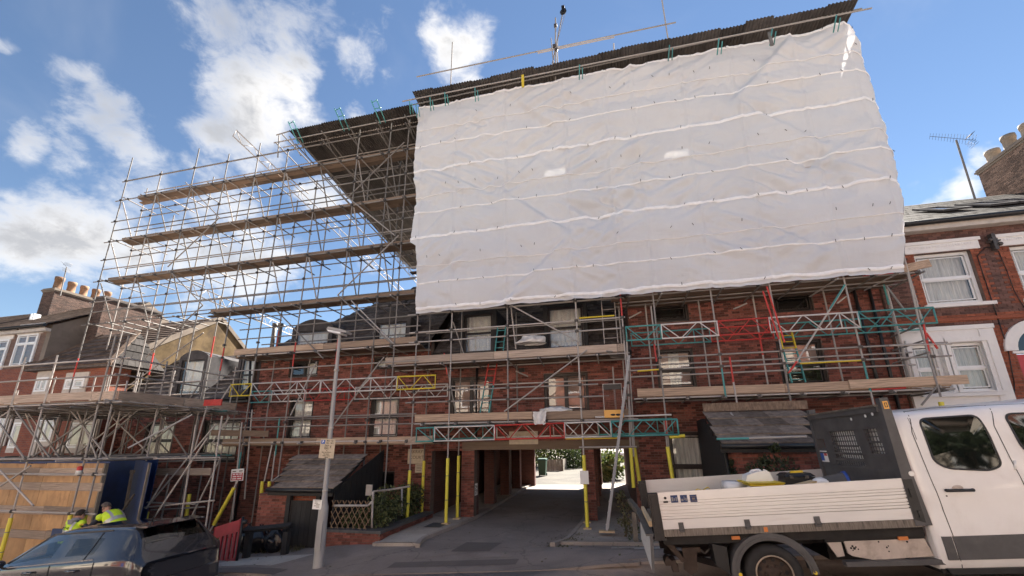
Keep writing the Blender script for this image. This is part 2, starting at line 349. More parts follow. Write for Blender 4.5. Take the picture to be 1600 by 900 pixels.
# ------------------------------------------------------------------ mesh helpers
class MB:
    "collects faces and links them as ONE mesh object"
    def __init__(s): s.v = []; s.f = []; s.m = []; s.sm = []; s.cur = 0; s.smooth = False
    def face(s, *pts):
        i = len(s.v); s.v.extend(Vector(p) for p in pts); s.f.append(tuple(range(i, i+len(pts)))); s.m.append(s.cur); s.sm.append(s.smooth)
    def raw(s, vs, fs):
        i = len(s.v); s.v.extend(Vector(p) for p in vs)
        for f in fs: s.f.append(tuple(i+k for k in f)); s.m.append(s.cur); s.sm.append(s.smooth)
    def hexa(s, c):          # 8 corners: bottom 4 ccw, top 4 ccw
        s.raw(c, [(3,2,1,0), (4,5,6,7), (0,1,5,4), (1,2,6,5), (2,3,7,6), (3,0,4,7)])
    def box(s, a, b):
        x0,y0,z0 = (min(a[i], b[i]) for i in range(3)); x1,y1,z1 = (max(a[i], b[i]) for i in range(3))
        s.hexa([(x0,y0,z0),(x1,y0,z0),(x1,y1,z0),(x0,y1,z0),(x0,y0,z1),(x1,y0,z1),(x1,y1,z1),(x0,y1,z1)])
    def bar(s, p, q, w, h, up=(0,0,1)):
        p = Vector(p); q = Vector(q); d = (q-p).normalized(); sd = d.cross(Vector(up))
        if sd.length < 1e-4: sd = d.cross(Vector((1,0,0)))
        sd.normalize(); u = sd.cross(d); a = sd*(w/2); b = u*(h/2)
        s.hexa([p-a-b, q-a-b, q+a-b, p+a-b, p-a+b, q-a+b, q+a+b, p+a+b])
    def tube(s, p, q, r, n=8, r2=None, caps=True):
        p = Vector(p); q = Vector(q); d = (q-p).normalized()
        a = d.orthogonal().normalized(); b = d.cross(a); r2 = r if r2 is None else r2
        i = len(s.v)
        for k in range(n):
            t = 2*math.pi*k/n; o = a*math.cos(t)+b*math.sin(t)
            s.v.append(p+o*r); s.v.append(q+o*r2)
        for k in range(n):
            j = (k+1) % n
            s.f.append((i+2*k, i+2*j, i+2*j+1, i+2*k+1)); s.m.append(s.cur); s.sm.append(True)
        if caps:
            s.f.append(tuple(i+2*k for k in reversed(range(n)))); s.m.append(s.cur); s.sm.append(False)
            s.f.append(tuple(i+2*k+1 for k in range(n))); s.m.append(s.cur); s.sm.append(False)
    def pipe(s, pts, r, n=8):
        for a, b in zip(pts, pts[1:]): s.tube(a, b, r, n)
    def prism(s, poly, off):
        "polygon (3-d points) swept by off"
        P = [Vector(p) for p in poly]; off = Vector(off); n = len(P); i = len(s.v)
        s.v.extend(P); s.v.extend(p+off for p in P)
        s.f.append(tuple(i+k for k in range(n))); s.f.append(tuple(i+n+k for k in reversed(range(n))))
        s.m += [s.cur]*2; s.sm += [False]*2
        for k in range(n):
            j = (k+1) % n; s.f.append((i+j, i+k, i+n+k, i+n+j)); s.m.append(s.cur); s.sm.append(s.smooth)
    def ring(s, outer, inner, off):
        "frame between two outlines of equal length, swept by off"
        A = [Vector(p) for p in outer]; B = [Vector(p) for p in inner]; off = Vector(off); n = len(A)
        for k in range(n):
            j = (k+1) % n
            s.hexa([A[k], A[j], B[j], B[k], A[k]+off, A[j]+off, B[j]+off, B[k]+off])
    def lathe(s, prof, o, ax=(0,0,1), n=16):
        o = Vector(o); ax = Vector(ax).normalized(); a = ax.orthogonal().normalized(); b = ax.cross(a); i = len(s.v); m = len(prof)
        for k in range(n):
            t = 2*math.pi*k/n; d = a*math.cos(t)+b*math.sin(t)
            for r, h in prof: s.v.append(o+d*r+ax*h)
        for k in range(n):
            j = (k+1) % n
            for q in range(m-1):
                s.f.append((i+k*m+q, i+j*m+q, i+j*m+q+1, i+k*m+q+1)); s.m.append(s.cur); s.sm.append(True)
    def grid(s, fn, nu, nv):
        i = len(s.v)
        for b in range(nv+1):
            for a in range(nu+1): s.v.append(Vector(fn(a/nu, b/nv)))
        for b in range(nv):
            for a in range(nu):
                k = i+b*(nu+1)+a; s.f.append((k, k+1, k+nu+2, k+nu+1)); s.m.append(s.cur); s.sm.append(s.smooth)
    def ball(s, c, r, n=10, m=6, sq=(1,1,1)):
        c = Vector(c); sm = s.smooth; s.smooth = True
        s.grid(lambda u, v: c+Vector((r*sq[0]*math.sin(math.pi*v)*math.cos(2*math.pi*u), r*sq[1]*math.sin(math.pi*v)*math.sin(2*math.pi*u), -r*sq[2]*math.cos(math.pi*v))), n, m)
        s.smooth = sm
    def build(s, name, mats, parent=None, label=None, kind=None, world=True, **kw):
        me = bpy.data.meshes.new(name); mats = [mats] if isinstance(mats, str) else mats
        off = wloc(parent) if (parent is not None and world) else Vector()
        me.from_pydata([tuple(p-off) for p in s.v], [], s.f)
        for k in mats: me.materials.append(MAT[k])
        if len(mats) > 1: me.polygons.foreach_set('material_index', s.m)
        me.polygons.foreach_set('use_smooth', s.sm)
        me.update()
        return link(name, me, parent, label, kind)
LOC = {}
def wloc(o):
    r = Vector()
    while o is not None: r += o.location; o = o.parent
    return r
def link(name, me, parent=None, label=None, kind=None):
    o = bpy.data.objects.new(name, me); COL.objects.link(o)
    if parent is not None: o.parent = parent
    if label: o['label'] = label
    if kind: o['kind'] = kind
    return o
def tag(o, label, cat, group=None, kind=None):
    o['label'] = label; o['category'] = cat
    if group: o['group'] = group
    if kind: o['kind'] = kind
    return o
def thing(name, loc, label, cat, group=None):
    o = bpy.data.objects.new(name, None); COL.objects.link(o); o.location = loc; o.empty_display_size = .2
    return tag(o, label, cat, group)
def copy_tree(o, parent=None):
    c = o.copy(); COL.objects.link(c)
    if parent is not None: c.parent = parent
    for ch in list(o.children): copy_tree(ch, c)
    return c
_um = {}
def unit_mesh(kind, mat, n=8):
    k = (kind, mat)
    if k not in _um:
        b = MB()
        if kind == 'tube': b.tube((0,0,0), (0,0,1), 1, n)
        elif kind == 'open': b.tube((0,0,0), (0,0,1), 1, n, caps=False)
        else: b.box((-.5,-.5,0), (.5,.5,1))
        me = bpy.data.meshes.new(kind+'_'+mat); me.from_pydata([tuple(v) for v in b.v], [], b.f)
        me.materials.append(MAT[mat]); me.polygons.foreach_set('use_smooth', b.sm); _um[k] = me
    return _um[k]
def pole(name, p, q, mat, parent, r=.0245, kind='tube', label=None, x=None):
    "one straight member, its mesh shared with all alike members"
    p = Vector(p); q = Vector(q); d = q-p
    o = link(name, unit_mesh(kind, mat), parent, label)
    o.location = p-(wloc(parent) if parent is not None else Vector())
    rot = d.to_track_quat('Z', 'Y') if x is None else None
    o.rotation_mode = 'QUATERNION'
    if x is None: o.rotation_quaternion = rot
    else:
        z = d.normalized(); xa = (Vector(x)-z*Vector(x).dot(z)).normalized(); ya = z.cross(xa)
        o.rotation_quaternion = Matrix((xa, ya, z)).transposed().to_quaternion()
    rr_ = r if isinstance(r, tuple) else (r, r)
    o.scale = (rr_[0], rr_[1], d.length)
    return o
def board(name, p, q, w, h, mat, parent, wdir=(0,1,0)):
    "one plank from p to q, w wide along wdir and h thick"
    return pole(name, p, q, mat, parent, (w, h), 'box', x=wdir)
def text(name, s, loc, size, mat, parent, rot=(math.pi/2,0,0), align='CENTER', ex=.001):
    c = bpy.data.curves.new(name, 'FONT'); c.body = s; c.size = size; c.align_x = align; c.align_y = 'CENTER'; c.extrude = ex
    c.materials.append(MAT[mat])
    o = link(name, c, parent); o.location = Vector(loc)-(wloc(parent) if parent is not None else Vector()); o.rotation_euler = rot
    return o
def split_rects(u0, u1, z0, z1, holes):
    "cells of a wall left over round rectangular holes"
    us = sorted({u0, u1, *[min(max(h[k], u0), u1) for h in holes for k in (0, 1)]})
    out = []
    for a, b in zip(us, us[1:]):
        if b-a < 1e-4: continue
        mid = (a+b)/2; segs = sorted((max(h[2], z0), min(h[3], z1)) for h in holes if h[0] < mid < h[1]); z = z0
        for s0, s1 in segs:
            if s0 > z+1e-4: out.append((a, b, z, s0))
            z = max(z, s1)
        if z < z1-1e-4: out.append((a, b, z, z1))
    return out
def brick_skin(mb, u0, u1, z0, z1, holes, P, N, matf=None, L=.225, H=.075, proud=.012, single=None, zbase=0.0):
    "running-bond bricks over a wall face; P(u, z) gives the face point, N the outward normal; single() may take a brick out as its own part"
    N = Vector(N); r = random.Random(int(abs(u0)*100)+3)
    k0 = math.floor((z0-zbase)/H)
    for k in range(k0, int(math.ceil((z1-zbase)/H))):
        za, zb = max(zbase+k*H+.005, z0), min(zbase+(k+1)*H-.005, z1)
        if zb-za < .02: continue
        cuts = sorted((h[0], h[1]) for h in holes if h[2] < (za+zb)/2 < h[3])
        u = math.floor(u0/L)*L - (L/2 if k % 2 else 0)
        while u < u1:
            a, b = max(u+.005, u0), min(u+L-.005, u1)
            pieces = [(a, b)]
            for c0, c1 in cuts:
                pieces = [s for (p, q) in pieces for s in ((p, min(q, c0)), (max(p, c1), q)) if s[1]-s[0] > .03]
            for p, q in pieces:
                if q-p < .03: continue
                t = proud+r.uniform(-.003, .004)
                if single and abs(q-p-(L-.01)) < 1e-3 and zb-za > .06 and single((p+q)/2, (za+zb)/2): continue
                if matf: mb.cur = matf((p+q)/2, (za+zb)/2)
                A, B, C, D = P(p, za), P(q, za), P(q, zb), P(p, zb); o = N*t
                mb.raw([A, B, C, D, A+o, B+o, C+o, D+o], [(4,5,6,7), (0,1,5,4), (1,2,6,5), (2,3,7,6), (3,0,4,7)])
            u += L
def leaf_cloud(mb, pts, n, size, spread, flat=.5, r=None):
    "small leaf quads scattered round a list of clump centres (centre, radius)"
    r = r or random
    for _ in range(n):
        c, rad = pts[r.randrange(len(pts))]
        d = Vector((r.gauss(0,1), r.gauss(0,1), r.gauss(0,1))); d.normalize(); d *= rad*(r.random()**.45)
        p = Vector(c)+d; s = size*r.uniform(.6, 1.3)
        a = Vector((r.gauss(0,1), r.gauss(0,1), r.gauss(0,flat))).normalized(); b = a.orthogonal().normalized()
        b = (Matrix.Rotation(r.uniform(0, 6.3), 3, a) @ b); c2 = a.cross(b)
        mb.face(p-b*s*.5, p-c2*s*.28, p+b*s*.5, p+c2*s*.28)
# ------------------------------------------------------------------ ground, road, footways
def sstep(a, b, x):
    t = min(1, max(0, (x-a)/(b-a))); return t*t*(3-2*t)
def road_z(X):
    X = max(-60, min(40, X)); return .263+.072*X
def foot_z(X, Y):
    "finished level of footway, drive and yard"
    dr = sstep(-8.2,-6.6,X)*(1-sstep(-1.4,.2,X))*(1-sstep(8.4,9.8,Y))
    f = road_z(X)+.085-.078*dr
    m = .02*max(0, Y-13.9)
    w = sstep(-8.2, -6.2, X)*(1-sstep(1.0, 3.2, X))
    w = max(w, sstep(13.6, 15.5, Y)) if Y > 13.6 and X > -30 else w
    t = sstep(8.5, 11.8, Y)*w
    return f*(1-t)+m*t
def base_z(X, Y):
    if Y <= 8.2: return road_z(X)
    return foot_z(X, Y)-.05
def axis(lo, hi, c0, c1, step):
    v = []; x = c0
    while x <= c1+1e-6: v.append(x); x += step
    s = step
    while v[-1] < hi: s *= 1.6; v.append(min(hi, v[-1]+s))
    s = step; a = []
    x = c0
    while x > lo: s *= 1.6; x = max(lo, x-s); a.append(x)
    return a[::-1]+v
xs = axis(-700, 700, -30, 16, .75); ys = sorted(axis(-700, 900, -6, 30, .75)+[8.2, 8.2001])
mb = MB(); mb.smooth = True
mb.v = [Vector((x, y, base_z(x, y))) for y in ys for x in xs]
n = len(xs)
for j in range(len(ys)-1):
    for i in range(n-1):
        k = j*n+i; mb.f.append((k, k+1, k+n+1, k+n)); mb.m.append(0); mb.sm.append(True)
mb.build('road', 'asphalt', kind='structure', label='grey asphalt road sloping down to the left in front of the flats')

def sheet(name, e0, e1, y0, y1, dz, mat, nu=8, nv=40, skirt=.09, label=None, parent=None):
    "paved strip between two side lines x = e(y), with its own edge thickness"
    b = MB(); b.smooth = True
    def P(u, v):
        y = y0+(y1-y0)*v; x = e0(y)+(e1(y)-e0(y))*u; return (x, y, foot_z(x, y)+dz)
    b.grid(P, nu, nv); b.smooth = False
    for k in range(nv):
        for u, fl in ((0, 0), (1, 1)):
            a, c = Vector(P(u, k/nv)), Vector(P(u, (k+1)/nv)); d = Vector((0,0,-skirt))
            b.face(*((a, a+d, c+d, c) if fl else (c, c+d, a+d, a)))
    for k in range(nu):
        a, c = Vector(P(k/nu, 0)), Vector(P((k+1)/nu, 0)); d = Vector((0,0,-skirt)); b.face(a+d, c+d, c, a)
    return b.build(name, mat, parent, label, None if parent else 'structure')
def poly_x(pts):
    def f(y):
        if y <= pts[0][0]: return pts[0][1]
        for (a, xa), (c, xc) in zip(pts, pts[1:]):
            if y <= c: return xa+(xc-xa)*sstep(0, 1, (y-a)/(c-a)) if c-a < 1.5 else xa+(xc-xa)*(y-a)/(c-a)
        return pts[-1][1]
    return f
foot = sheet('pavement', lambda y: -34, lambda y: 20, 8.36, 14.2, 0.0, 'footway_asphalt', 90, 16, .2, 'dark asphalt pavement between the road and the flats')
kl = poly_x([(9.9,-4.55),(10.7,-4.78),(13.9,-4.42),(24,-4.28)])
kr = poly_x([(10.0,-1.45),(11.2,-1.22),(13.9,-.98),(24,-.92)])
drive = sheet('driveway', lambda y: kl(y)-.05 if y > 10.2 else -4.75+(-2.2)*(10.2-y)/1.9, lambda y: kr(y)+.05 if y > 10.2 else -1.4+1.6*(10.2-y)/1.9, 8.1, 24, .006, 'asphalt', 14, 54, .05, 'worn asphalt driveway running under the flats')
sheet('walkway', lambda y: -6.12 if y > 10.9 else -5.9, lambda y: kl(y)-.10, 10.12, 24, .075, 'concrete', 8, 40, .15, 'concrete walkway left of the driveway')
sheet('walkway', lambda y: kr(y)+.10, lambda y: 1.05 if y < 13.9 else .78, 10.45, 24, .075, 'concrete', 8, 40, .15, 'concrete walkway right of the driveway')
def kerb_run(f, side, y0, y1, parent, L=.9):
    y = y0
    while y < y1-.05:
        y2 = min(y1, y+L)-.012; b = MB(); b.smooth = False
        for s0, s1 in ((y, (y+y2)/2), ((y+y2)/2, y2)):
            a, c = f(s0), f(s1); w = .115*side
            z0, z1 = foot_z(a, s0)+.093, foot_z(c, s1)+.093
            b.hexa([(a,s0,z0-.2),(a+w,s0,z0-.2),(c+w,s1,z1-.2),(c,s1,z1-.2),(a+(.02 if side < 0 else 0)*side*-1,s0,z0),(a+w,s0,z0),(c+w,s1,z1),(c,s1,z1)] if side > 0 else
                   [(a+w,s0,z0-.2),(a,s0,z0-.2),(c,s1,z1-.2),(c+w,s1,z1-.2),(a+w,s0,z0),(a,s0,z0),(c,s1,z1),(c+w,s1,z1)])
        b.build('kerbstone', 'kerb_stone', parent); y += L
kerb_run(kl, -1, 9.95, 23.9, drive); kerb_run(kr, 1, 10.05, 23.9, drive)
# street kerb, lowered across the driveway mouth
x = -32.0
while x < 18:
    if -6.9 < x < -1.1: x += .9; continue
    b = MB(); x2 = x+.9
    def top(v): return foot_z(v, 8.3)+.004-.055*sstep(-7, -5.5, v)*(1-sstep(-.6, .9, v))
    b.hexa([(x,8.2,road_z(x)-.2),(x2-.012,8.2,road_z(x2)-.2),(x2-.012,8.36,road_z(x2)-.2),(x,8.36,road_z(x)-.2),
            (x,8.215,top(x)),(x2-.012,8.215,top(x2)),(x2-.012,8.36,top(x2)),(x,8.36,top(x))])
    b.build('kerbstone', 'kerb_stone', foot); x += .9
# pale slab patches and iron covers let into the pavement
def patch(name, x0, x1, y0, y1, mat, label, dz=.010, ox=0):
    b = MB(); b.smooth = True
    b.grid(lambda u, v: (x0+(x1-x0)*u+ox*v, y0+(y1-y0)*v, foot_z(x0+(x1-x0)*u+ox*v, y0+(y1-y0)*v)+dz), 6, 4); return b.build(name, mat, foot, label)
patch('slab_patch', -9.5, -7.6, 8.75, 9.55, 'pale_concrete', 'pale concrete patch beside the lamp post', .010, .5)
patch('slab_patch', -5.75, -4.75, 10.16, 11.1, 'pale_concrete', 'pale concrete slab at the end of the garden wall', .09, -.1)
patch('slab_patch', .35, 2.3, 9.25, 9.75, 'pale_concrete', 'pale speckled strip behind the truck', .010)
patch('slab_patch', -.1, .38, 9.45, 9.9, 'concrete', 'square inspection cover in the pavement', .012)
patch('slab_patch', -5.4, -4.9, 12.0, 12.7, 'grey_plastic', 'dark inspection cover in the left walkway', .087)
patch('slab_patch', -2.9, -2.1, 9.0, 9.35, 'footway_asphalt', 'darker asphalt repair at the drive mouth', .012)
for (px, py, w, d) in ((-3.4,10.6,1.0,.45),(-2.4,11.5,.9,.5),(-3.9,9.4,1.5,.5),(-1.9,9.6,.8,.4),(-3.0,12.6,.7,.5)):
    b = MB(); b.smooth = True; rr2 = random.Random(int(px*100)); k0 = [(rr2.uniform(.7,1.25)) for _ in range(14)]
    c = Vector((px, py, foot_z(px, py)+.0115)); ring_ = [Vector((px+w/2*k0[q]*math.cos(2*math.pi*q/14), py+d/2*k0[q]*math.sin(2*math.pi*q/14), 0)) for q in range(14)]
    for q in ring_: q.z = foot_z(q.x, q.y)+.0105
    for q in range(14): b.face(c, ring_[q], ring_[(q+1) % 14])
    b.build('tar_patch', 'footway_asphalt', drive)
for x0, x1, y0, y1 in ((-4.6,-1.9,8.5,8.85),(-9.9,-7.0,8.2,8.6),(-3.6,-2.7,9.5,10.6),(2.6,5.2,8.8,9.2)): patch('trench_patch', x0, x1, y0, y1, 'dark_patch', None, .0125)
# sunny yard beyond the passage
b = MB(); b.smooth = True
b.grid(lambda u, v: (-16+34*u, 24+22*v, foot_z(-16+34*u, 24+22*v)+.01), 20, 14)
b.build('yard', 'gravel', kind='structure', label='sunlit pale gravel yard beyond the passage')
# fallen leaves and grit: scattered bits nobody could count
b = MB(); rl = random.Random(3)
for _ in range(700):
    z = rl.random()
    if z < .45: X, Y = rl.gauss(-1.3, .25)+.1, rl.uniform(9.9, 12); 
    elif z < .75: X, Y = rl.uniform(.3, 1.4), rl.uniform(10.6, 13)
    else: X, Y = rl.uniform(-12, 2), rl.uniform(8.4, 13)
    zz = foot_z(X, Y)+.09*(1 if (X > kr(Y)+.1 and Y > 10.5) or (X < kl(Y)-.1 and X > -5.8 and Y > 10.2) else .12)
    s = rl.uniform(.012, .035); t = rl.uniform(0, 6.28); a = Vector((math.cos(t), math.sin(t), rl.uniform(-.2,.4)))*s; c2 = Vector((-math.sin(t), math.cos(t), .2))*s*.7
    p = Vector((X, Y, zz+.006)); b.face(p-a, p-c2, p+a, p+c2)
b.build('leaf_litter', 'dry_grass', kind='stuff', label='scattered dry leaves and grit on the paving')
# ------------------------------------------------------------------ buildings
FY = 13.9                      # street face of the flats
def rect(x0, y0, x1, y1, Y=FY):
    xm, ym = (x0+x1)/2, (y0+y1)/2
    return W(x0, ym, Y).x, W(x1, ym, Y).x, W(xm, y1, Y).z, W(xm, y0, Y).z
def window(parent, r, Y=FY, frame='dark_frame', cols=1, rows=2, fw=.07, recess=.07, back='curtain', pane='pane', sill=None, deep=.5, split=None, label=None, backs=None, head=None):
    x0, x1, z0, z1 = r; y = Y+recess
    f = MB(); f.ring([(x0,y,z0),(x1,y,z0),(x1,y,z1),(x0,y,z1)], [(x0+fw,y,z0+fw),(x1-fw,y,z0+fw),(x1-fw,y,z1-fw),(x0+fw,y,z1-fw)], (0,.07,0))
    ux = [x0+fw+(x1-x0-2*fw)*k/cols for k in range(cols+1)]
    sp = split or [k/rows for k in range(1, rows)]
    uz = [z0+fw]+[z0+fw+(z1-z0-2*fw)*s for s in sp]+[z1-fw]
    bw = fw*.42
    for k in range(1, cols): f.box((ux[k]-bw, y-.006, z0+fw), (ux[k]+bw, y+.06, z1-fw))
    for k in range(1, len(uz)-1): f.box((x0+fw, y-.012, uz[k]-bw), (x1-fw, y+.055, uz[k]+bw))
    # inner sash beads
    for a, c in zip(ux, ux[1:]):
        for e, g2 in zip(uz, uz[1:]):
            f.ring([(a+bw,y+.012,e+bw),(c-bw,y+.012,e+bw),(c-bw,y+.012,g2-bw),(a+bw,y+.012,g2-bw)], [(a+bw+.03,y+.012,e+bw+.03),(c-bw-.03,y+.012,e+bw+.03),(c-bw-.03,y+.012,g2-bw-.03),(a+bw+.03,y+.012,g2-bw-.03)], (0,.03,0))
    w = f.build('window', frame, parent, label)
    i = 0
    for a, c in zip(ux, ux[1:]):
        for e, g2 in zip(uz, uz[1:]):
            p = MB(); p.face((a+bw,y+.022,e+bw),(c-bw,y+.022,e+bw),(c-bw,y+.022,g2-bw),(a+bw,y+.022,g2-bw)); p.build('pane', pane, w)
    bk = backs or [back]
    for q, kind in enumerate(bk):
        if not kind: continue
        a, c = x0+fw+(x1-x0-2*fw)*q/len(bk), x0+fw+(x1-x0-2*fw)*(q+1)/len(bk)
        p = MB(); p.smooth = True; mat = kind; top = z1-fw
        if isinstance(kind, tuple): mat, frac = kind; lo = z0+fw+(z1-z0-2*fw)*(1-frac)
        else: lo = z0+fw
        amp = .0 if mat in ('blind', 'cream_panel') else .022
        p.grid(lambda u, v: (a+(c-a)*u, y+.15+amp*math.sin(u*(c-a)*42+2*v), lo+(top-lo)*v), 40 if amp else 2, 2)
        p.build('curtain' if amp else 'blind', mat, w)
    rm = MB(); d = y+.07
    rm.face((x0,d+deep,z0),(x1,d+deep,z0),(x1,d+deep,z1),(x0,d+deep,z1)); rm.face((x0,d,z0),(x0,d+deep,z0),(x0,d+deep,z1),(x0,d,z1)); rm.face((x1,d,z0),(x1,d,z1),(x1,d+deep,z1),(x1,d+deep,z0))
    rm.face((x0,d,z0),(x1,d,z0),(x1,d+deep,z0),(x0,d+deep,z0)); rm.face((x0,d,z1),(x0,d+deep,z1),(x1,d+deep,z1),(x1,d,z1)); rm.build('dark_backing', 'room_dark', w)
    if sill:
        s = MB(); s.box((x0-.06, Y-.055, z0-.075), (x1+.06, y+.03, z0-.003)); s.build('sill', sill, w)
    return w
def wall_face(parent, u0, u1, z0, z1, holes, Y=FY, thick=.3, name='wall', core='mortar'):
    b = MB()
    for a, c, e, g2 in split_rects(u0, u1, z0, z1, holes): b.box((a, Y, e), (c, Y+thick, g2))
    return b.build(name, core, parent)
def roof_rows(mb, x0, x1, y0, z0, y1, z1, row=.30, tile=.30, thick=.034, xl=None, xr=None, seed=1):
    "lapped rows of roof tiles up a front slope; xl/xr give the side limits at fraction t of the slope"
    L = math.hypot(y1-y0, z1-z0); n = max(1, int(L/row)); S = Vector((0, (y1-y0)/L, (z1-z0)/L)); Nn = Vector((0, -S.z, S.y)); r = random.Random(seed)
    for k in range(n):
        t0, t1 = k*L/n, (k+1)*L/n+.05
        a0 = xl(k/n) if xl else x0; a1 = xr(k/n) if xr else x1
        x = a0-(tile/2 if k % 2 else 0)
        while x < a1:
            p, q = max(x+.004, a0), min(x+tile-.004, a1)
            if q-p > .03:
                o = Vector((0, y0, z0)); j = r.uniform(0, .006)
                A = o+S*t0+Nn*(thick+j); B = o+S*t1+Nn*(.002+j); C = o+S*t0+Nn*(.0)
                mb.face(Vector((p,0,0))+A, Vector((q,0,0))+A, Vector((q,0,0))+B, Vector((p,0,0))+B)
                mb.face(Vector((p,0,0))+C, Vector((q,0,0))+C, Vector((q,0,0))+A, Vector((p,0,0))+A)
            x += tile

# ---- the flats
flats = thing('apartment_block', (-3, 13.9, 0), 'red brick flats wrapped in scaffolding, with an archway for the drive through the middle', 'building')
XL, XB, XA, XD, XE = -21.3, -13.9, -6.25, .92, 8.33        # section limits
hB = [rect(450,622,488,687), rect(578,619,623,684), rect(452,563,497,589), rect(584,557,622,577), rect(570,737,616,768)]
hA = [rect(703,589,769,650), rect(850,583,920,645)]
hD = [rect(1026,545,1086,607), rect(1217,531,1290,602), rect(1017,476,1076,503), rect(1209,459,1271,488), rect(1045,675,1113,763)]
hC = [rect(224,660,268,718), rect(313,656,372,722)]
pass_holes = [(-4.50,-.88,-.5,2.2), (-.50,.72,-.5,2.2), (-6.05,-4.95,-.5,2.2)]
zA0, zA1 = -.3, 5.42
PIERS = [(-4.95,-4.50), (-.88,-.50), (.72,.92), (-6.25,-6.05)]
wall_face(flats, XA, XD, zA0, zA1, hA+pass_holes, name='brick_wall')
wall_face(flats, XB, XA, -1.4, 6.15, hB, name='brick_wall')
wall_face(flats, XD, XE, -.3, 9.2, hD, name='brick_wall')
wall_face(flats, XL, XB, -2.4, 4.45, hC, name='brick_wall')
PF = lambda u, z: Vector((u, FY, z))
singles = []
def pier_brick(u, z):
    if z < 2.25 and any(a-.01 <= u-.11 and u+.11 <= b+.01 for a, b in PIERS) and len(singles) < 150:
        singles.append((u, z)); return True
    if 2.5 < z < 3.1 and -4.9 < u < .6 and len(singles) < 290:
        singles.append((u, z)); return True
    return False
sk = MB(); up = (0,-1,0)
brick_skin(sk, XA, XD, zA0, zA1, hA+pass_holes+[(-4.9,.72,2.2,2.46)], PF, up, single=pier_brick)
brick_skin(sk, XB, XA, -1.4, 6.15, hB, PF, up)
brick_skin(sk, XD, XE, -.3, 9.2, hD, PF, up)
brick_skin(sk, XL, XB, -2.4, 4.45, hC, PF, up)
sk.build('brickwork', 'brick', flats, kind='stuff')
bm_ = MB(); bm_.hexa([(-.1075,-.013,-.0325),(.1075,-.013,-.0325),(.1075,.02,-.0325),(-.1075,.02,-.0325),(-.1075,-.013,.0325),(.1075,-.013,.0325),(.1075,.02,.0325),(-.1075,.02,.0325)])
bme = bpy.data.meshes.new('brick'); bme.from_pydata([tuple(v) for v in bm_.v], [], bm_.f); bme.materials.append(MAT['brick_obj'])
for u, z in singles:
    o = link('brick', bme, flats); o.location = Vector((u, FY+random.uniform(-.003,.002), z))-flats.location
# side return of the right-hand section above its neighbour and the concrete beam over the drive
b = MB(); b.box((-4.93, FY-.035, 2.2), (.9, FY+.3, 2.455)); b.build('concrete_beam', 'concrete_beam', flats)
b = MB(); b.box((-6.3, FY+.31, 2.21), (.92, 24, 2.45)); b.build('passage_ceiling', 'concrete_beam', flats)
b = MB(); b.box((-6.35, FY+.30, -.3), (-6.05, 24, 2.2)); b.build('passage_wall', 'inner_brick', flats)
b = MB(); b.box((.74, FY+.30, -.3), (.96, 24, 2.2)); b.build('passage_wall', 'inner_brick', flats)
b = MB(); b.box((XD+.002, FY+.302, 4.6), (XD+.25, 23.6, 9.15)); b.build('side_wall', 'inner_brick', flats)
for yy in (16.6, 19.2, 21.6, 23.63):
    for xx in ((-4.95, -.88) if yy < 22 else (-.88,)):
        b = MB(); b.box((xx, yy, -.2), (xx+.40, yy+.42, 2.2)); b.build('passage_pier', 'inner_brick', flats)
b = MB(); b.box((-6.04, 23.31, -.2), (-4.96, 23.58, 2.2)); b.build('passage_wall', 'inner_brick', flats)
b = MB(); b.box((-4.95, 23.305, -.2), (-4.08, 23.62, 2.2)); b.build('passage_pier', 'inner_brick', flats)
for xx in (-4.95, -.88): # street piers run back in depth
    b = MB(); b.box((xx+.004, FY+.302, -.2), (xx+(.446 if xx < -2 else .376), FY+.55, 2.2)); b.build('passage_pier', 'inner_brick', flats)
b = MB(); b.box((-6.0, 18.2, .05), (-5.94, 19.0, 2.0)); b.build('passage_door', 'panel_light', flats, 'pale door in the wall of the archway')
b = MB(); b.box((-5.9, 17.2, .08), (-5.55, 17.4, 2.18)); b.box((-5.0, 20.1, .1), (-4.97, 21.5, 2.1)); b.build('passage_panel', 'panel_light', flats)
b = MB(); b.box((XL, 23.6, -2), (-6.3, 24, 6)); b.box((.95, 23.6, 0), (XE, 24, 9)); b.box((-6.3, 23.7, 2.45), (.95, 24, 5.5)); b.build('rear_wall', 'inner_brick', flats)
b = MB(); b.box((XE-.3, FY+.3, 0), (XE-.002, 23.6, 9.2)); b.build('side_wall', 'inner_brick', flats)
# roofs (pitch about 43 degrees)
SL = .93
rt = MB()
roof_rows(rt, XB, XA, FY-.25, 6.0, FY+4.6, 6.0+4.85*SL, xl=lambda t: XB+.1+4.85*t, seed=2)
roof_rows(rt, XA, XD, FY-.22, 5.32, FY+5.3, 5.32+5.52*SL, seed=3)
roof_rows(rt, XL+.1, XB, FY-.22, 4.3, FY+2.4, 4.3+2.62*SL, seed=4)
rt.build('roof_tiles', 'roof_tile', flats, kind='stuff')
b = MB()
b.face((XB,FY-.25,5.98),(XA,FY-.25,5.98),(XA,FY+4.6,5.98+4.85*SL),(XB+4.85,FY+4.6,5.98+4.85*SL)); b.face((XB,FY-.25,5.98),(XB+4.85,FY+4.6,5.98+4.85*SL),(XB,FY+9.5,5.98))
b.face((XA,FY-.22,5.30),(XD,FY-.22,5.30),(XD,FY+5.3,5.30+5.52*SL),(XA,FY+5.3,5.30+5.52*SL))
b.face((XL,FY-.22,4.28),(XB,FY-.22,4.28),(XB,FY+2.4,4.28+2.62*SL),(XL,FY+2.4,4.28+2.62*SL)); b.face((XL,FY+2.4,4.28+2.62*SL),(XB,FY+2.4,4.28+2.62*SL),(XB,FY+7,3),(XL,FY+7,3))
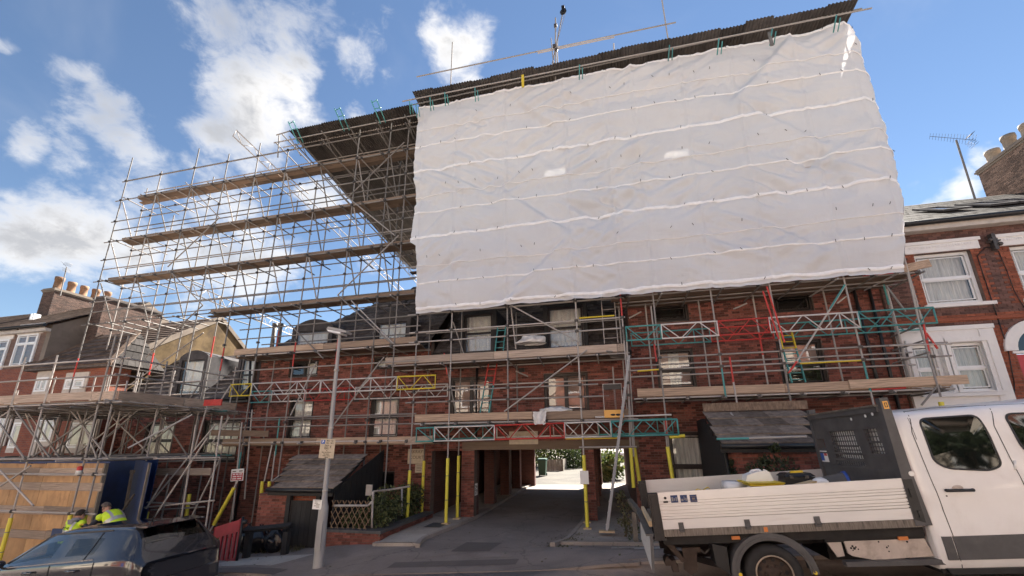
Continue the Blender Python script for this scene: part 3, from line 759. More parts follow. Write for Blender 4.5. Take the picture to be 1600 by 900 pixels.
b.face((XA,FY+5.3,5.30+5.52*SL),(XD,FY+5.3,5.30+5.52*SL),(XD,23.9,5.3),(XA,23.9,5.3)); b.face((XB+4.85,FY+4.6,5.98+4.85*SL),(XA,FY+4.6,5.98+4.85*SL),(XA,23.9,5.9),(XB,23.9,5.9))
b.face((XA,FY-.2,5.3),(XA,FY+4.8,5.3),(XA,FY+4.8,10.4),(XA,FY+4.55,10.4))
b.face((XB,FY-.2,4.2),(XB,FY+8,4.2),(XB,FY+8,6.1),(XB,FY-.2,6.1))
b.build('roof_deck', 'roof_tile', flats)
def dormer(x0, x1, z0, z1, Yf, arch, name='dormer', deep=3.0, mat='lead', **kw):
    zs = z1-(.36*(x1-x0)*.5 if arch else 0); m = 10; b = MB()
    def outline(inset):
        xa, xb = x0+inset, x1-inset; pts = [(xa, Yf, z0), (xb, Yf, z0)]
        for k in range(m+1):
            t = k/m; xx = xb+(xa-xb)*t
            zz = zs-inset*(1 if not arch else .4)+((z1-zs)*math.sin(math.pi*t)**.8 if arch else 0); pts.append((xx, Yf, zz))
        return pts
    O = outline(0); I = outline(.14); b.ring(O, I, (0,.12,0))
    b.smooth = False
    for k in range(1, len(O)-1): # roof and cheeks running back
        a, c = Vector(O[k]), Vector(O[k+1] if k+1 < len(O) else O[0]); d = Vector((0, deep, 0)); e = Vector((0,.10,0))
        b.face(a+e, c+e, c+d, a+d)
    a, c = Vector(O[-1]), Vector(O[0]); b.face(a+Vector((0,.1,0)), c+Vector((0,.1,0)), c+Vector((0,deep,0)), a+Vector((0,deep,0)))
    if arch:
        b.prism([I[2]]+[(p[0], p[1], p[2]) for p in I[3:]]+[(x0+.14, Yf, zs-.15),(x1-.14, Yf, zs-.15)], (0,.06,0))
    dm = b.build(name, mat, flats)
    window_sub(dm, (x0+.15, x1-.15, z0+.02, zs-.14), Yf, **kw)
def window_sub(parent, r, Y, back='curtain', rows=1, cols=1, frame='dark_frame', fw=.07, backs=None, split=None):
    "a window as sub-parts of a dormer"
    x0, x1, z0, z1 = r; y = Y+.05
    f = MB(); f.ring([(x0,y,z0),(x1,y,z0),(x1,y,z1),(x0,y,z1)], [(x0+fw,y,z0+fw),(x1-fw,y,z0+fw),(x1-fw,y,z1-fw),(x0+fw,y,z1-fw)], (0,.07,0))
    for k in range(1, cols): xx = x0+(x1-x0)*k/cols; f.box((xx-.03,y-.004,z0+fw),(xx+.03,y+.06,z1-fw))
    for s in (split or [k/rows for k in range(1, rows)]): zz = z0+(z1-z0)*s; f.box((x0+fw,y-.008,zz-.035),(x1-fw,y+.055,zz+.035))
    f.build('window_frame', frame, parent)
    p = MB(); p.face((x0+fw,y+.025,z0+fw),(x1-fw,y+.025,z0+fw),(x1-fw,y+.025,z1-fw),(x0+fw,y+.025,z1-fw)); p.build('pane', 'pane', parent)
    p = MB(); p.smooth = True; p.grid(lambda u, v: (x0+(x1-x0)*u, y+.16+.02*math.sin(u*(x1-x0)*40), z0+(z1-z0)*v), 36, 1); p.build('curtain', back, parent)
    p = MB(); p.box((x0,y+.5,z0),(x1,y+.55,z1)); p.build('dark_backing', 'room_dark', parent)
r1 = rect(456,499,519,560); dormer(r1[0], r1[1], r1[2], r1[3], FY-.02, True, back='lace')
r2 = rect(583,487,641,552); dormer(r2[0], r2[1], r2[2], r2[3], FY-.02, True, back='cream_panel')
r0 = rect(276,548,320,632); dormer(r0[0], r0[1], r0[2], r0[3], FY-.02, True, back='cream_panel', rows=2)
r00 = rect(371,548,407,612); dormer(r00[0], r00[1], r00[2], r00[3], FY-.02, True, back='cream_panel', rows=2)
ra = rect(720,486,776,552); dormer(ra[0], ra[1], ra[2], ra[3], FY-.06, False, mat='black_timber', back='lace', rows=2)
rb = rect(850,474,918,546); dormer(rb[0], rb[1], rb[2], rb[3], FY-.06, False, mat='black_timber', back='lace', rows=2)
# wall windows
window(flats, hB[0], rows=2, back='lace'); window(flats, hB[1], rows=2, back='lace')
window(flats, hB[2], rows=1, cols=2, backs=[None, 'cream_panel']); window(flats, hB[3], rows=1, cols=2, back=('cream_panel', .7))
window(flats, hA[0], rows=1, cols=2, backs=['blind', 'blind'], fw=.09); window(flats, hA[1], rows=1, cols=2, backs=['blind', 'blind'], fw=.09)
window(flats, hD[0], rows=2, split=[.46], backs=['blind', 'lace', 'blind'], fw=.08); window(flats, hD[1], rows=2, split=[.46], back=('blind', .5), fw=.08, pane='pane')
window(flats, hD[2], rows=1, back=None, fw=.08); window(flats, hD[3], rows=1, back=None, fw=.08)
window(flats, hD[4], rows=2, split=[.36], back='curtain', fw=.10, label='tall dark glazed door with grey curtain beside the porch')
window(flats, hC[0], rows=2, back='lace'); window(flats, hC[1], rows=2, back='lace')
lv = hB[4]; b = MB()                                                   # louvred vent in the ground floor
k = lv[2]
while k < lv[3]-.05: b.bar((lv[0]+.04, FY+.05, k+.03), (lv[1]-.04, FY+.05, k+.03), .09, .012, up=(0,.7,1)); k += .06
b.ring([(lv[0],FY+.02,lv[2]),(lv[1],FY+.02,lv[2]),(lv[1],FY+.02,lv[3]),(lv[0],FY+.02,lv[3])], [(lv[0]+.05,FY+.02,lv[2]+.05),(lv[1]-.05,FY+.02,lv[2]+.05),(lv[1]-.05,FY+.02,lv[3]-.05),(lv[0]+.05,FY+.02,lv[3]-.05)], (0,.1,0))
b.box((lv[0],FY+.2,lv[2]),(lv[1],FY+.24,lv[3])); b.build('louvre', 'dark_frame', flats)
# rainwater pipes, vents, flues
def downpipe(pts, r=.045, mat='pvc_black'):
    b = MB(); b.pipe(pts, r, 8)
    for p, q in zip(pts, pts[1:]):
        if abs(p[2]-q[2]) > 1:
            z = min(p[2], q[2])+.4
            while z < max(p[2], q[2]): b.tube((p[0],p[1],z),(p[0],p[1],z+.06),r*1.25,8); z += 1.5
    b.build('downpipe', mat, flats)
px = W(1385,560,FY-.08).x; downpipe([(px,FY-.08,8.9),(px,FY-.08,.5)])
px = W(1345,480,FY-.08).x; downpipe([(px-.1,FY-.08,8.9),(px,FY-.08,1.0)])
px = W(398,600,FY-.1).x; downpipe([(px-.4,FY-.1,5.9),(px-.2,FY-.1,4.4),(px+.02,FY-.1,4.1),(px+.02,FY-.1,-.5)])
p0 = W(612,640,FY-.06); downpipe([(W(770,700,FY-.06).x-.6,FY-.06,5.3),(W(770,700,FY-.06).x-.6,FY-.06,2.6)], .035)
for (x, y) in ((815,578),(556,624),(557,625),(1206,610)):
    c = W(x, y, FY-.02); b = MB(); b.box((c.x-.1,FY-.03,c.z-.07),(c.x+.1,FY-.012,c.z+.07))
    for q in range(3): b.box((c.x-.09,FY-.045,c.z-.05+q*.045),(c.x+.09,FY-.031,c.z-.03+q*.045))
    b.build('air_vent', 'dark_frame', flats)
for x in (428, 437):
    c = W(x, 520, 15.5); b = MB(); b.tube((c.x,15.5,c.z-1.0),(c.x,15.5,c.z+.3),.09,10); b.tube((c.x,15.5,c.z+.3),(c.x,15.5,c.z+.45),.12,10); b.build('flue', 'galv_dark', flats)
c = W(632,475,16.4); b = MB(); b.pipe([(c.x,16.4,c.z-.5),(c.x,16.4,c.z+.25),(c.x+.18,16.2,c.z+.34)],.1,10); b.build('flue', 'lead', flats)
# gutters
for x0, x1, z in ((XB, XA, 5.98), (XL, XB, 4.27), (XA, XD, 5.28)):
    b = MB(); b.tube((x0,FY-.3,z-.02),(x1,FY-.3,z-.02),.06,8); b.box((x0,FY-.24,z-.16),(x1,FY-.02,z-.06)); b.build('gutter', 'pvc_black', flats)

# ---- porches: lean-to stores in front of the wall
def porch(x0, x1, ze, zt, ye, yt, label, rows, x0t, x1t, gz):
    t = thing('porch', ((x0+x1)/2, ye, gz), label, 'porch')
    L = math.hypot(yt-ye, zt-ze); S = Vector((0,(yt-ye)/L,(zt-ze)/L)); N = Vector((0,-S.z,S.y)); r = random.Random(int(x0*10))
    b = MB(); o = Vector((0,ye,ze)); b.hexa([Vector((x0,0,0))+o-N*.12, Vector((x1,0,0))+o-N*.12, Vector((x1t,0,0))+o+S*L-N*.12, Vector((x0t,0,0))+o+S*L-N*.12, Vector((x0,0,0))+o, Vector((x1,0,0))+o, Vector((x1t,0,0))+o+S*L, Vector((x0t,0,0))+o+S*L])
    b.build('roof_deck', 'black_timber', t)
    for k in range(rows):
        s0, s1 = L*k/rows-.02, L*(k+1)/rows+.05
        a0 = x0+(x0t-x0)*k/rows; a1 = x1+(x1t-x1)*k/rows; tw = .58; x = a0-(tw/2 if k % 2 else 0)
        while x < a1:
            p, q = max(x+.004, a0-.03), min(x+tw-.004, a1+.03)
            if q-p > .06:
                b = MB(); j = r.uniform(0, .008); e = r.uniform(-.012, .012)
                A = o+S*(s0+e)+N*(.045+j); B = o+S*s1+N*(.012+j); C = o+S*(s0+e)+N*(.012+j); X0 = Vector((p,0,0)); X1 = Vector((q,0,0))
                b.face(X0+A, X1+A, X1+B, X0+B); b.face(X0+C, X1+C, X1+A, X0+A); b.face(X0+C, X0+A, X0+B); b.face(X1+A, X1+C, X1+B)
                b.build('tile', 'porch_tile', t)
            x += tw
    b = MB(); b.box((x0-.05,ye-.06,ze-.17),(x1+.05,ye-.02,ze-.0)); b.build('fascia', 'black_timber', t)
    b = MB(); b.tube((x0-.05,ye-.11,ze-.03),(x1+.05,ye-.11,ze-.03),.055,8); b.build('gutter', 'pvc_black', t)
    return t
eL0, eL1 = W(424,763,10.25), W(520,762,10.25); tL0, tL1 = W(470,712,12.2), W(570,712,12.2)
zt = tL0.z
pl = porch(eL0.x, eL1.x, eL0.z, zt, 10.25, 12.2, 'tiled lean-to porch with black gate, left of the archway', 6, tL0.x-.3, tL1.x, foot_z(-8,10.3))
def brick_panel(t, x0, x1, y, z0, z1, th=.22, single=False, H=.075, core='mortar'):
    b = MB(); b.box((x0, y, z0), (x1, y+th, z1)); b.build('wall', core, t)
    s = MB(); lst = []
    brick_skin(s, x0, x1, z0, z1, [], lambda u, z: Vector((u, y, z)), (0,-1,0), single=(lambda u, z: (lst.append((u, z)), True)[1]) if single else None)
    if s.v: s.build('brickwork', 'brick', t, kind='stuff')
    for u, z in lst:
        o = link('brick', bme, t); o.location = Vector((u, y+random.uniform(-.003,.003), z))-wloc(t)
gx = W(436,800,10.35).x; lx = W(388,800,10.45).x; rx = W(500,800,10.3).x
gl0 = foot_z(-8.5, 10.3)-.1
brick_panel(pl, W(402,800,10.4).x, W(447,800,10.4).x, 10.4, gl0-.2, eL0.z-.15, single=True)
b = MB(); b.box((W(402,800,10.4).x, 10.62, gl0-.2), (W(402,800,10.4).x+.2, FY-.02, eL0.z)); b.build('side_wall', 'inner_brick', pl)
# gate boards and posts
gz0 = foot_z(-8,10.3)+.03; gz1 = W(470,782,10.35).z
gx0, gx1 = W(448,800,10.35).x, W(493,800,10.35).x; n = 6
for k in range(n):
    a = gx0+(gx1-gx0)*k/n; b = MB(); b.box((a+.004, 10.34+.004*(k%2), gz0), (a+(gx1-gx0)/n-.004, 10.37+.004*(k%2), gz1)); b.build('plank', 'black_timber', pl)
b = MB(); b.box((gx0-.02,10.30,gz0),(gx0+.1,10.42,W(455,763,10.35).z)); b.build('gate_post', 'black_timber', pl)
b = MB(); b.box((gx1,10.30,gz0-.1),(gx1+.12,10.42,W(500,763,10.3).z)); b.build('gate_post', 'black_timber', pl)
b = MB(); b.box((gx0,10.5,gz1-.3),(gx1,10.62,eL0.z-.1)); b.build('wall', 'far_red_brick', pl)
# boarded end of the porch towards the garden
b = MB(); n = 10
for k in range(n):
    ya, yb = 10.45+(12.9-10.45)*k/n, 10.45+(12.9-10.45)*(k+1)/n-.01
    za = eL0.z-.12+(zt-eL0.z)*max(0,(ya-10.25))/1.95
    zb_ = eL0.z-.12+(zt-eL0.z)*max(0,(yb-10.25))/1.95
    xa_, xb_ = eL1.x-.09, eL1.x-.06; b.hexa([(xa_,ya,gl0),(xb_,ya,gl0),(xb_,yb,gl0),(xa_,yb,gl0),(xa_,ya,za),(xb_,ya,za),(xb_,yb,zb_),(xa_,yb,zb_)])
b.build('side_boarding', 'black_timber', pl)

eR0, eR1 = W(1128,695,10.4), W(1275,693,10.4); tR0, tR1 = W(1102,645,12.4), W(1262,642,12.4)
pr = porch(eR0.x, eR1.x, eR0.z, tR0.z, 10.4, 12.4, 'tiled lean-to porch behind the truck, right of the archway', 4, tR0.x, tR1.x, foot_z(3.5,10.4))
brick_panel(pr, eR0.x+.12, eR1.x-.05, 10.62, foot_z(3,10.4)-.4, eR0.z-.12)
b = MB()
for k in range(9):
    ya, yb = 10.5+(13.85-10.5)*k/9, 10.5+(13.85-10.5)*(k+1)/9-.01
    b.box((eR0.x+.04+(tR0.x-eR0.x)*min(1,(k/9)), ya, foot_z(3,10.4)-.4), (eR0.x+.07+(tR0.x-eR0.x)*min(1,k/9), yb, eR0.z-.14+(tR0.z-eR0.z)*min(1,(ya-10.4)/2)))
b.build('side_boarding', 'black_timber', pr)
b = MB(); b.tube((W(1137,735,10.55).x,10.55,eR0.z-.1),(W(1137,735,10.55).x+.02,10.55,.3),.05,8); b.build('downpipe', 'pvc_black', pr)
b = MB(); b.bar((tR0.x-.05,12.36,tR0.z+.14),(tR1.x,12.36,tR1.z+.16),.05,.22); b.build('fascia', 'old_board', pr)
# ------------------------------------------------------------------ scaffolding
YO, YI = 12.6, 13.52           # outer and inner rows of standards
rs = random.Random(21)
class Scaf:
    POOL = ['galv','galv','galv','galv_dark']
    def __init__(s, loc, label):
        s.t = thing('scaffold', loc, label, 'scaffold', 'scaffolds round the flats'); s.joint = []
    def std(s, X, Y, z0, z1, mat=None, top=None, lean=0.0, sleeve=None, foot=True):
        mat = mat or rs.choice(s.POOL)
        o = pole('standard', (X, Y, z0), (X+lean, Y, z1), mat, s.t)
        if top:  # painted end
            for (a, b, c) in top: pole('painted_length', (X, Y, a), (X, Y, b), c, s.t, .0262)
        if sleeve: 
            o2 = pole('yellow_sleeve', (X, Y, z0+.04), (X, Y, sleeve), 'yellow_sleeve', s.t, .052)
            for q in (.35, .72): pole('sleeve_tape', (X, Y, z0+(sleeve-z0)*q), (X, Y, z0+(sleeve-z0)*q+.02), 'galv_dark', s.t, .0535)
        if foot:
            b = MB(); b.box((X-.11, Y-.10, z0-.005), (X+.11, Y+.10, z0+.025)); b.tube((X, Y, z0+.03), (X, Y, z0+.12), .022, 8); b.build('sole_plate', 'new_wood' if sleeve else 'old_board', s.t)
        return o
    def led(s, X0, X1, Y, z, mat=None, z1=None, name='ledger'):
        mat = mat or rs.choice(s.POOL)
        return pole(name, (X0, Y, z), (X1, Y, z if z1 is None else z1), mat, s.t)
    def tran(s, X, Y0, Y1, z, mat=None):
        dx = rs.uniform(-.05, .05)
        return pole('transom', (X-dx, Y0, z), (X+dx, Y1, z+rs.uniform(-.01,.01)), mat or rs.choice(['galv','galv_dark','galv_dark']), s.t)
    def brace(s, p, q, mat=None): return pole('brace', p, q, mat or s.POOL[-2], s.t)
    def px(s, a, b, Y, mat='galv', Y2=None, name='brace'):
        p, q = W(*a, Y), W(*b, Y if Y2 is None else Y2); return pole(name, p, q, mat, s.t)
    def clip(s, X, Y, z): s.joint.append((X, Y, z))
    def deck(s, X0, X1, Y0, nb, z, mat='old_board', w=.225, L=3.9, toe=None, toe_mat='board', toe_h=.225):
        for k in range(nb):
            x = X0-(0 if k % 2 == 0 else rs.uniform(0, .5)); st = True
            while x < X1-.1:
                x2 = min(X1+rs.uniform(-.05,.15), x+(L if not (st and k % 2) else L*.55)); st = False
                y = Y0+w*(k+.5)
                board('scaffold_board', (x+.01, y, z+rs.uniform(0,.006)), (x2-.01, y, z+rs.uniform(0,.006)), w-.012, .038, mat, s.t)
                x = x2
        if toe is not None:
            x = X0
            while x < X1-.1:
                x2 = min(X1, x+L); board('toe_board', (x+.006, toe, z+.02+toe_h/2+rs.uniform(-.01,.01)), (x2-.006, toe, z+.02+toe_h/2+rs.uniform(-.012,.012)), .038, toe_h-.01, toe_mat, s.t); x = x2
    def done(s):
        b = MB()
        for X, Y, z in s.joint:
            a = rs.uniform(-.3, .3); b.bar((X-.045, Y-.01, z+a*.05), (X+.045, Y-.05, z), .07, .075); b.bar((X, Y-.07, z-.02), (X, Y+.05, z+.02), .05, .05)
        if b.v: b.build('couplers', 'fitting', s.t, kind='stuff')
def lattice(s, p, q, depth, mats, flip=False, Yoff=0):
    "ladder beam: colour runs along it, each run its own welded length"
    p = Vector(p); q = Vector(q); d = q-p; L = d.length
    down = Vector((0,0,-1)); down = (down-d.normalized()*down.dot(d.normalized())).normalized()*depth
    for (t0, t1, mat) in mats:
        a, c = p+d*t0, p+d*t1; b = MB(); n = max(1, round(L*(t1-t0)/.46)); h = (c-a)/n
        b.tube(a, c, .0245, 8); b.tube(a+down, c+down, .0245, 8)
        b.tube(a+h*.03, a+h*.03+down, .017, 6); b.tube(c-h*.03, c-h*.03+down, .017, 6)
        for k in range(n):
            u, v = a+h*(k+.06), a+h*(k+.94); m1 = a+h*(k+.5)
            if k % 2: b.tube(u+down, v, .015, 6)
            else: b.tube(u, v+down, .015, 6)
            if k % 4 == 3: b.tube(a+h*(k+1), a+h*(k+1)+down, .017, 6)
        b.build('lattice_beam', mat, s.t)

# ---- tall open scaffold on the left
A = Scaf((-14, YO, 0), 'tall open scaffold of bare tubes and boards against the sky, left of the white sheeting')
A.POOL = ['galv_dark','galv_dark','galv_sky','galv_sky']  # darker mix carries the shaded side of tubes against the sky
XS = [-21.85, -19.75, -17.77, -15.94, -14.3, -12.75, -11.08, -9.3, -7.86, -7.05]
TOP = [16.15, 15.0, 15.9, 15.25, 15.5, 14.75, 13.05, 15.5, 15.4, 15.45]
LIFT = [7.62, 9.66, 11.62, 13.8]
DX0 = [-15.4, -21.5, -21.3, -21.0]
for i, X in enumerate(XS):
    gz = foot_z(X, YO)
    tp = [(5.2, 6.1, 'red_paint')] if i in (0, 2, 4, 6, 7) else ([(1.0, 2.2, 'teal_paint')] if i in (5,) else None)
    z0 = gz if i > 3 else 1.5
    A.std(X, YO, z0, TOP[i], top=tp, foot=i > 3)
    if i < 9: A.std(X+rs.uniform(-.06,.06), YI, max(z0, foot_z(X, YI)), TOP[i]-rs.uniform(.6, 1.8), top=[(6.0, 6.9, 'red_paint')] if i in (3, 5) else None, foot=i > 3)
for k, z in enumerate(LIFT):
    A.led(-22.2, -6.4, YO, z-.03); A.led(-21.9, -6.4, YI, z-.03)
    A.led(-22.1, -6.3, YO, z+1.02); A.led(-22.0, -6.5, YI, z+1.02)
    if k < 3: A.led(-21.9, -6.4, YO+.02, z+.55)
    if k < 3: A.led(-21.6, -6.5, YI, z+.52)
    A.deck(DX0[k], -6.45, YO+.12, 2, z, toe=None)
    board('toe_board', (DX0[k], YO+.1, z+.07), (-6.45, YO+.1, z+.07), .038, .14, 'old_board', A.t)
    X = -21.4
    while X < -6.6:
        A.tran(X, YO-.22, YI+rs.uniform(.3,.75), z-.075); A.clip(X, YO, z-.05); X += rs.uniform(.82, 1.05)
    for i, X in enumerate(XS):
        A.clip(X, YO, z-.03); A.clip(X, YO, z+1.02); A.clip(X, YI, z-.03)
        if i < 9 and k > 0:
            A.brace((X+.05, YO+.04, z-.1), (X+.05, YI-.02, z-1.95), rs.choice(['galv','galv_dark']))
for (z, x0, x1) in ((14.82+.02, -21.9, -11.2),): A.led(x0, x1, YO, z)
for a, b in [((290,285),(343,340)), ((343,340),(262,417)), ((267,425),(317,477)), ((535.6,302),(616.7,367.8)), ((623,367.8),(527.8,461)), ((527.8,461),(612,537)), ((632,222),(544,308)),
             ((317,477),(228,558)), ((205,600),(318,520)), ((425,478),(505,560))]:
    A.px(a, b, YO-.05, 'galv_sky')
# lower lifts of the same scaffold in front of the left part of the flats
for z, x0, x1, m in ((5.72,-13.6,-6.1,'galv'), (2.52,-14.0,-6.0,'galv')):
    A.led(x0, x1, YO, z, m); A.led(x0, x1, YI, z)
    X = x0+.3
    while X < x1: A.tran(X, YO-.2, YI+.25, z-.05); A.clip(X, YO, z); X += rs.uniform(.9,1.2)
zt = W(430,542,YO).z; A.deck(W(366,548,YO).x, W(650,530,YO).x, YO+.06, 5, zt-.235, toe=YO+.02, toe_mat='board')
zt = W(500,684,YO).z; A.deck(W(348,686,YO).x, W(676,681,YO).x, YO+.06, 5, zt-.235, toe=YO+.02, toe_mat='board')
for xx, y in ((420,512),(420,527),(420,653),(420,667),(420,577)):
    z = W(xx, y, YO).z; A.led(-13.7, -6.1, YO, z); 
    if y in (527, 653): A.led(-13.5, -6.2, YI, z)
for X in XS[4:9]:
    for z in (2.5, 5.7, 3.2, 6.2): A.clip(X, YO, z)
for a, b, m in (((495,565),(454,649),'galv'), ((580,585),(521,665),'galv'), ((600,558),(560,609),'galv'), ((549,470),(615,537),'galv')): A.px(a, b, YO-.04, m)
pole('prop', W(430,712,YO+.05), W(437,653,YO+.05), 'teal_paint', A.t); pole('prop', W(424,752,YO+.05), W(430,705,YO+.05), 'galv', A.t)
for (x, y0, y1, m) in ((413,752,695,'galv'),(382,780,640,'galv')): pole('standard', W(x,y0,YO), W(x+12,y1,YO), m, A.t)
# yellow padded feet, straight and bent
def sleeve(s, a, b, Y, Y2=None, r=.055):
    return pole('yellow_sleeve', W(*a, Y), W(*b, Y if Y2 is None else Y2), 'yellow_sleeve', s.t, r)
sleeve(A, (403,826),(410,752),YO); sleeve(A, (416,835),(421,752),YO); sleeve(A, (492,742),(497,760),YO); sleeve(A, (497,760),(493,784),YO)
sleeve(A, (334,820),(366,762),11.4); pole('brace', W(320,842,11.4), W(334,820,11.4), 'galv', A.t); pole('brace', W(366,762,11.4), W(372,750,11.4), 'galv', A.t)
pole('standard', W(363,812,12.0), W(378,660,12.0), 'galv', A.t)
# props on the left porch roof
for a, b in (((425,752),(471,717)), ((498,753),(538,717))): A.px(a, b, 11.2, Y2=12.3)
# left lattice beam, front and back
p, q = W(361,601,YO-.07), W(681,586,YO-.07)
lattice(A, p, q, .43, [(0,.115,'yellow_paint'),(.115,.47,'alloy'),(.47,.83,'alloy'),(.83,1,'yellow_paint')])
p, q = W(392,612,YI), W(700,600,YI)
lattice(A, p, q, .43, [(0,.12,'teal_paint'),(.12,.3,'alloy'),(.3,.56,'red_paint'),(.56,1,'alloy')])
# sloping lattice beams that run back to carry the roof
def back_beam(a, Ya, b, Yb, d=.4): lattice(A, W(*a, Ya), W(*b, Yb), d, [(0, 1, 'galv')])
back_beam((369,203), 12.2, (640,462), 25.5); back_beam((300,443), 12.4, (470,520), 22); back_beam((610,385), 19, (655,438), 24)
A.done()

# ---- middle scaffold over the archway
M = Scaf((-2.5, YO, 0), 'scaffold of grey tubes over the archway, below the middle of the white sheeting')
SH = 6.9                       # height of the sheeted deck
MS = [(-6.27, 637, 823), (-4.97, 697, 827), (-3.0, 0, 0), (-.76, 918, 829), (.70, 0, 0)]
for X, sl_, top in ((-6.22, W(640,735,YO).z, None), (-4.95, W(699,716,YO).z, [(1.0,1.7,'galv')]), (-.745, W(912,711,YO).z, None)):
    M.std(X, YO, foot_z(X, YO)+.08, 15.4, sleeve=sl_, top=None)
M.std(-3.0, YO, 3.05, 15.5, 'galv', foot=False); M.std(.66, YO, 2.0, 15.5, 'galv', top=[(6.1,6.95,'red_paint'),(5.4,5.75,'galv_dark')], foot=False)
for X, sl_ in ((-6.17, W(661,720,YI).z), (-4.93, W(716,712,YI).z), (-.8, W(909,715,YI).z)):
    M.std(X, YI, foot_z(X, YI)+.08, SH+.2, 'galv_dark', sleeve=sl_)
M.std(-2.9, YI, 3.1, SH, 'galv_dark', foot=False); M.std(.62, YI, 3.1, SH, foot=False); M.std(.28, YI-.1, 3.3, 4.75, foot=False)
pole('yellow_sleeve', W(990,762,YO), W(985,700,YO), 'yellow_sleeve', M.t, .05); pole('yellow_sleeve', W(1001,765,YO+.3), W(991,698,YO+.3), 'yellow_sleeve', M.t, .05)
pole('standard', W(985,700,YO), W(979,520,YO), 'galv', M.t); pole('standard', W(991,698,YO+.3), W(983,560,YO+.3), 'galv', M.t)
zu = W(790,549,YO).z; xu0, xu1 = W(602,560,YO).x, W(977,537,YO).x
M.deck(xu0, xu1, YO+.06, 5, zu-.24, 'old_board', toe=YO+.02, toe_mat='grey_board', toe_h=.25)
zl = W(790,645,YO).z; xl0, xl1 = W(648,652,YO).x, W(985,641,YO).x
M.deck(xl0, xl1, YO+.06, 5, zl-.24, 'old_board', toe=YO+.02, toe_mat='board', toe_h=.235)
for z, x0, x1 in ((zu-.28, xu0-.1, xu1+.1), (zl-.28, xl0, xl1+.2)):
    M.led(x0, x1, YO, z, 'galv'); M.led(x0, x1, YI, z); X = x0+.3
    while X < x1: M.tran(X, YO-.2, YI+.25, z-.04); M.clip(X, YO, z); X += rs.uniform(.85,1.15)
for y, xa, xb, m in ((509,-6.5,.75,'galv'), (525,-6.5,.75,'galv'), (480,-6.5,.75,'galv_dark'), (606,-6.5,-.2,'galv'), (624,-6.5,.1,'galv')):
    z = W(794, y, YO).z; M.led(xa, xb, YO, z, m)
    for X in (-6.22,-4.95,-3.0,-.75,.66): M.clip(X, YO, z)
for y in (512, 600): M.led(-6.3, .7, YI, W(794,y,YI).z)
pole('painted_length', W(905,497,YO-.005), W(960,493,YO-.005), 'yellow_paint', M.t, .026)
M.led(-6.6, .9, YO, SH-.1, 'galv')
for z in (8.6, 10.5, 12.4, 14.2): M.led(-6.6, .8, YO, z)
for z in (8.6, 10.5): M.deck(-6.4, .7, YO+.2, 2, z+.05)
for a, b in (((842,244),(787,294)), ((787,300),(887,361)), ((887,372),(787,469))): M.px(a, b, YO-.06)
for a, b in (((795,475),(907,536)), ((788,643),(917,547))): M.px(a, b, YO-.05)
for a, b in (((708,503),(727,560)), ((806,580),(825,588))): M.px(a, b, YI-.1)
M.px((798,476),(806,545), YI-.3); M.px((694,552),(713,648), YO+.4, 'galv_dark'); pole('painted_length', W(694,552,YO+.4), W(699,585,YO+.4), 'red_paint', M.t, .0262)
# lattice beams carrying the lower deck over the drive
p, q = W(650,669,YO-.08), W(1058,655,YO-.08)
lattice(M, p, q, .42, [(0,.08,'teal_paint'),(.08,.33,'alloy'),(.33,.60,'red_paint'),(.60,.77,'alloy'),(.77,1,'teal_paint')])
p, q = W(672,667,YI), W(1050,654,YI)
lattice(M, p, q, .42, [(0,.3,'teal_paint'),(.3,.72,'alloy'),(.72,1,'teal_paint')])
b = MB(); p0, p1 = W(660,665,YO+.2), W(955,655,YO+.2); b.box((p0.x, YO+.02, zl-.30), (p1.x, YI+.1, zl-.285)); b.build('white_liner', 'white_rag', M.t)
M.px((905,699),(995,698), YO-.03, name='ledger'); M.px((930,652),(1049,648), YO-.02, 'alloy', name='ledger')
pole('yellow_sleeve', W(1046,683,YO), W(1070,681,YO), 'yellow_sleeve', M.t, .05); pole('prop', W(1040,655,YO), W(1043,682,YO), 'red_paint', M.t)
b = MB(); b.box((W(884,690,13.2).x,13.2,2.5),(W(965,690,13.2).x,13.25,2.54)); b.build('prop', 'tool_yellow', M.t)
board('scaffold_board', W(633,690,YO-.02), W(676,686,YO-.02), .04, .22, 'grey_board', M.t)
M.done()

# ---- right-hand scaffold
R = Scaf((4.5, YO, 0), 'scaffold of grey tubes in front of the brick wall at the right, behind the truck')
RX = [1.63, 3.28, 4.88, 6.78]
for i, X in enumerate(RX):
    o = R.std(X, YO, [1.0, 3.6, 1.0, 3.2][i], 15.7, 'galv', top=[(3.6,4.4,'teal_paint'),] if i in (1,3) else ([(3.4,4.3,'galv_dark')] if i == 2 else None), foot=False)
    R.std(X-.15+rs.uniform(-.05,.05), YI, 3.7, SH, foot=False, top=[(4.9,5.6,'red_paint')] if i in (2,) else None)
R.std(8.33, YO, 3.6, 15.6, 'galv', foot=False); R.std(8.25, YI, 3.6, SH, top=[(6.2,6.9,'teal_paint')], foot=False)
R.std(8.12, YI-.3, 3.9, 6.6, 'galv', foot=False)
sleeve(R, (1053,760),(1043,698),YO); sleeve(R, (1170,740),(1160,678),YO); sleeve(R, (1252,728),(1247,697),YO); sleeve(R, (1470,628),(1472,636),YO)
pole('standard', W(1043,700,YO), W(1037,655,YO), 'galv', R.t); pole('standard', W(1160,680,YO), W(1144,585,YO), 'galv', R.t); pole('painted_length', W(1146,597,YO-.002), W(1140,558,YO-.002), 'red_paint', R.t, .026)
pole('standard', W(1247,700,YO), W(1241,650,YO), 'galv', R.t)
zr = W(1100,604,YO).z; x0, x1 = W(995,607,YO).x, W(1509,588,YO).x
R.deck(x0, x1-.35, YO+.06, 5, zr-.25, 'old_board', toe=YO+.02, toe_mat='board', toe_h=.24)
board('toe_board', (x1-2.6, YO-.03, zr-.09), (x1, YO-.03, zr-.07), .04, .23, 'board', R.t)
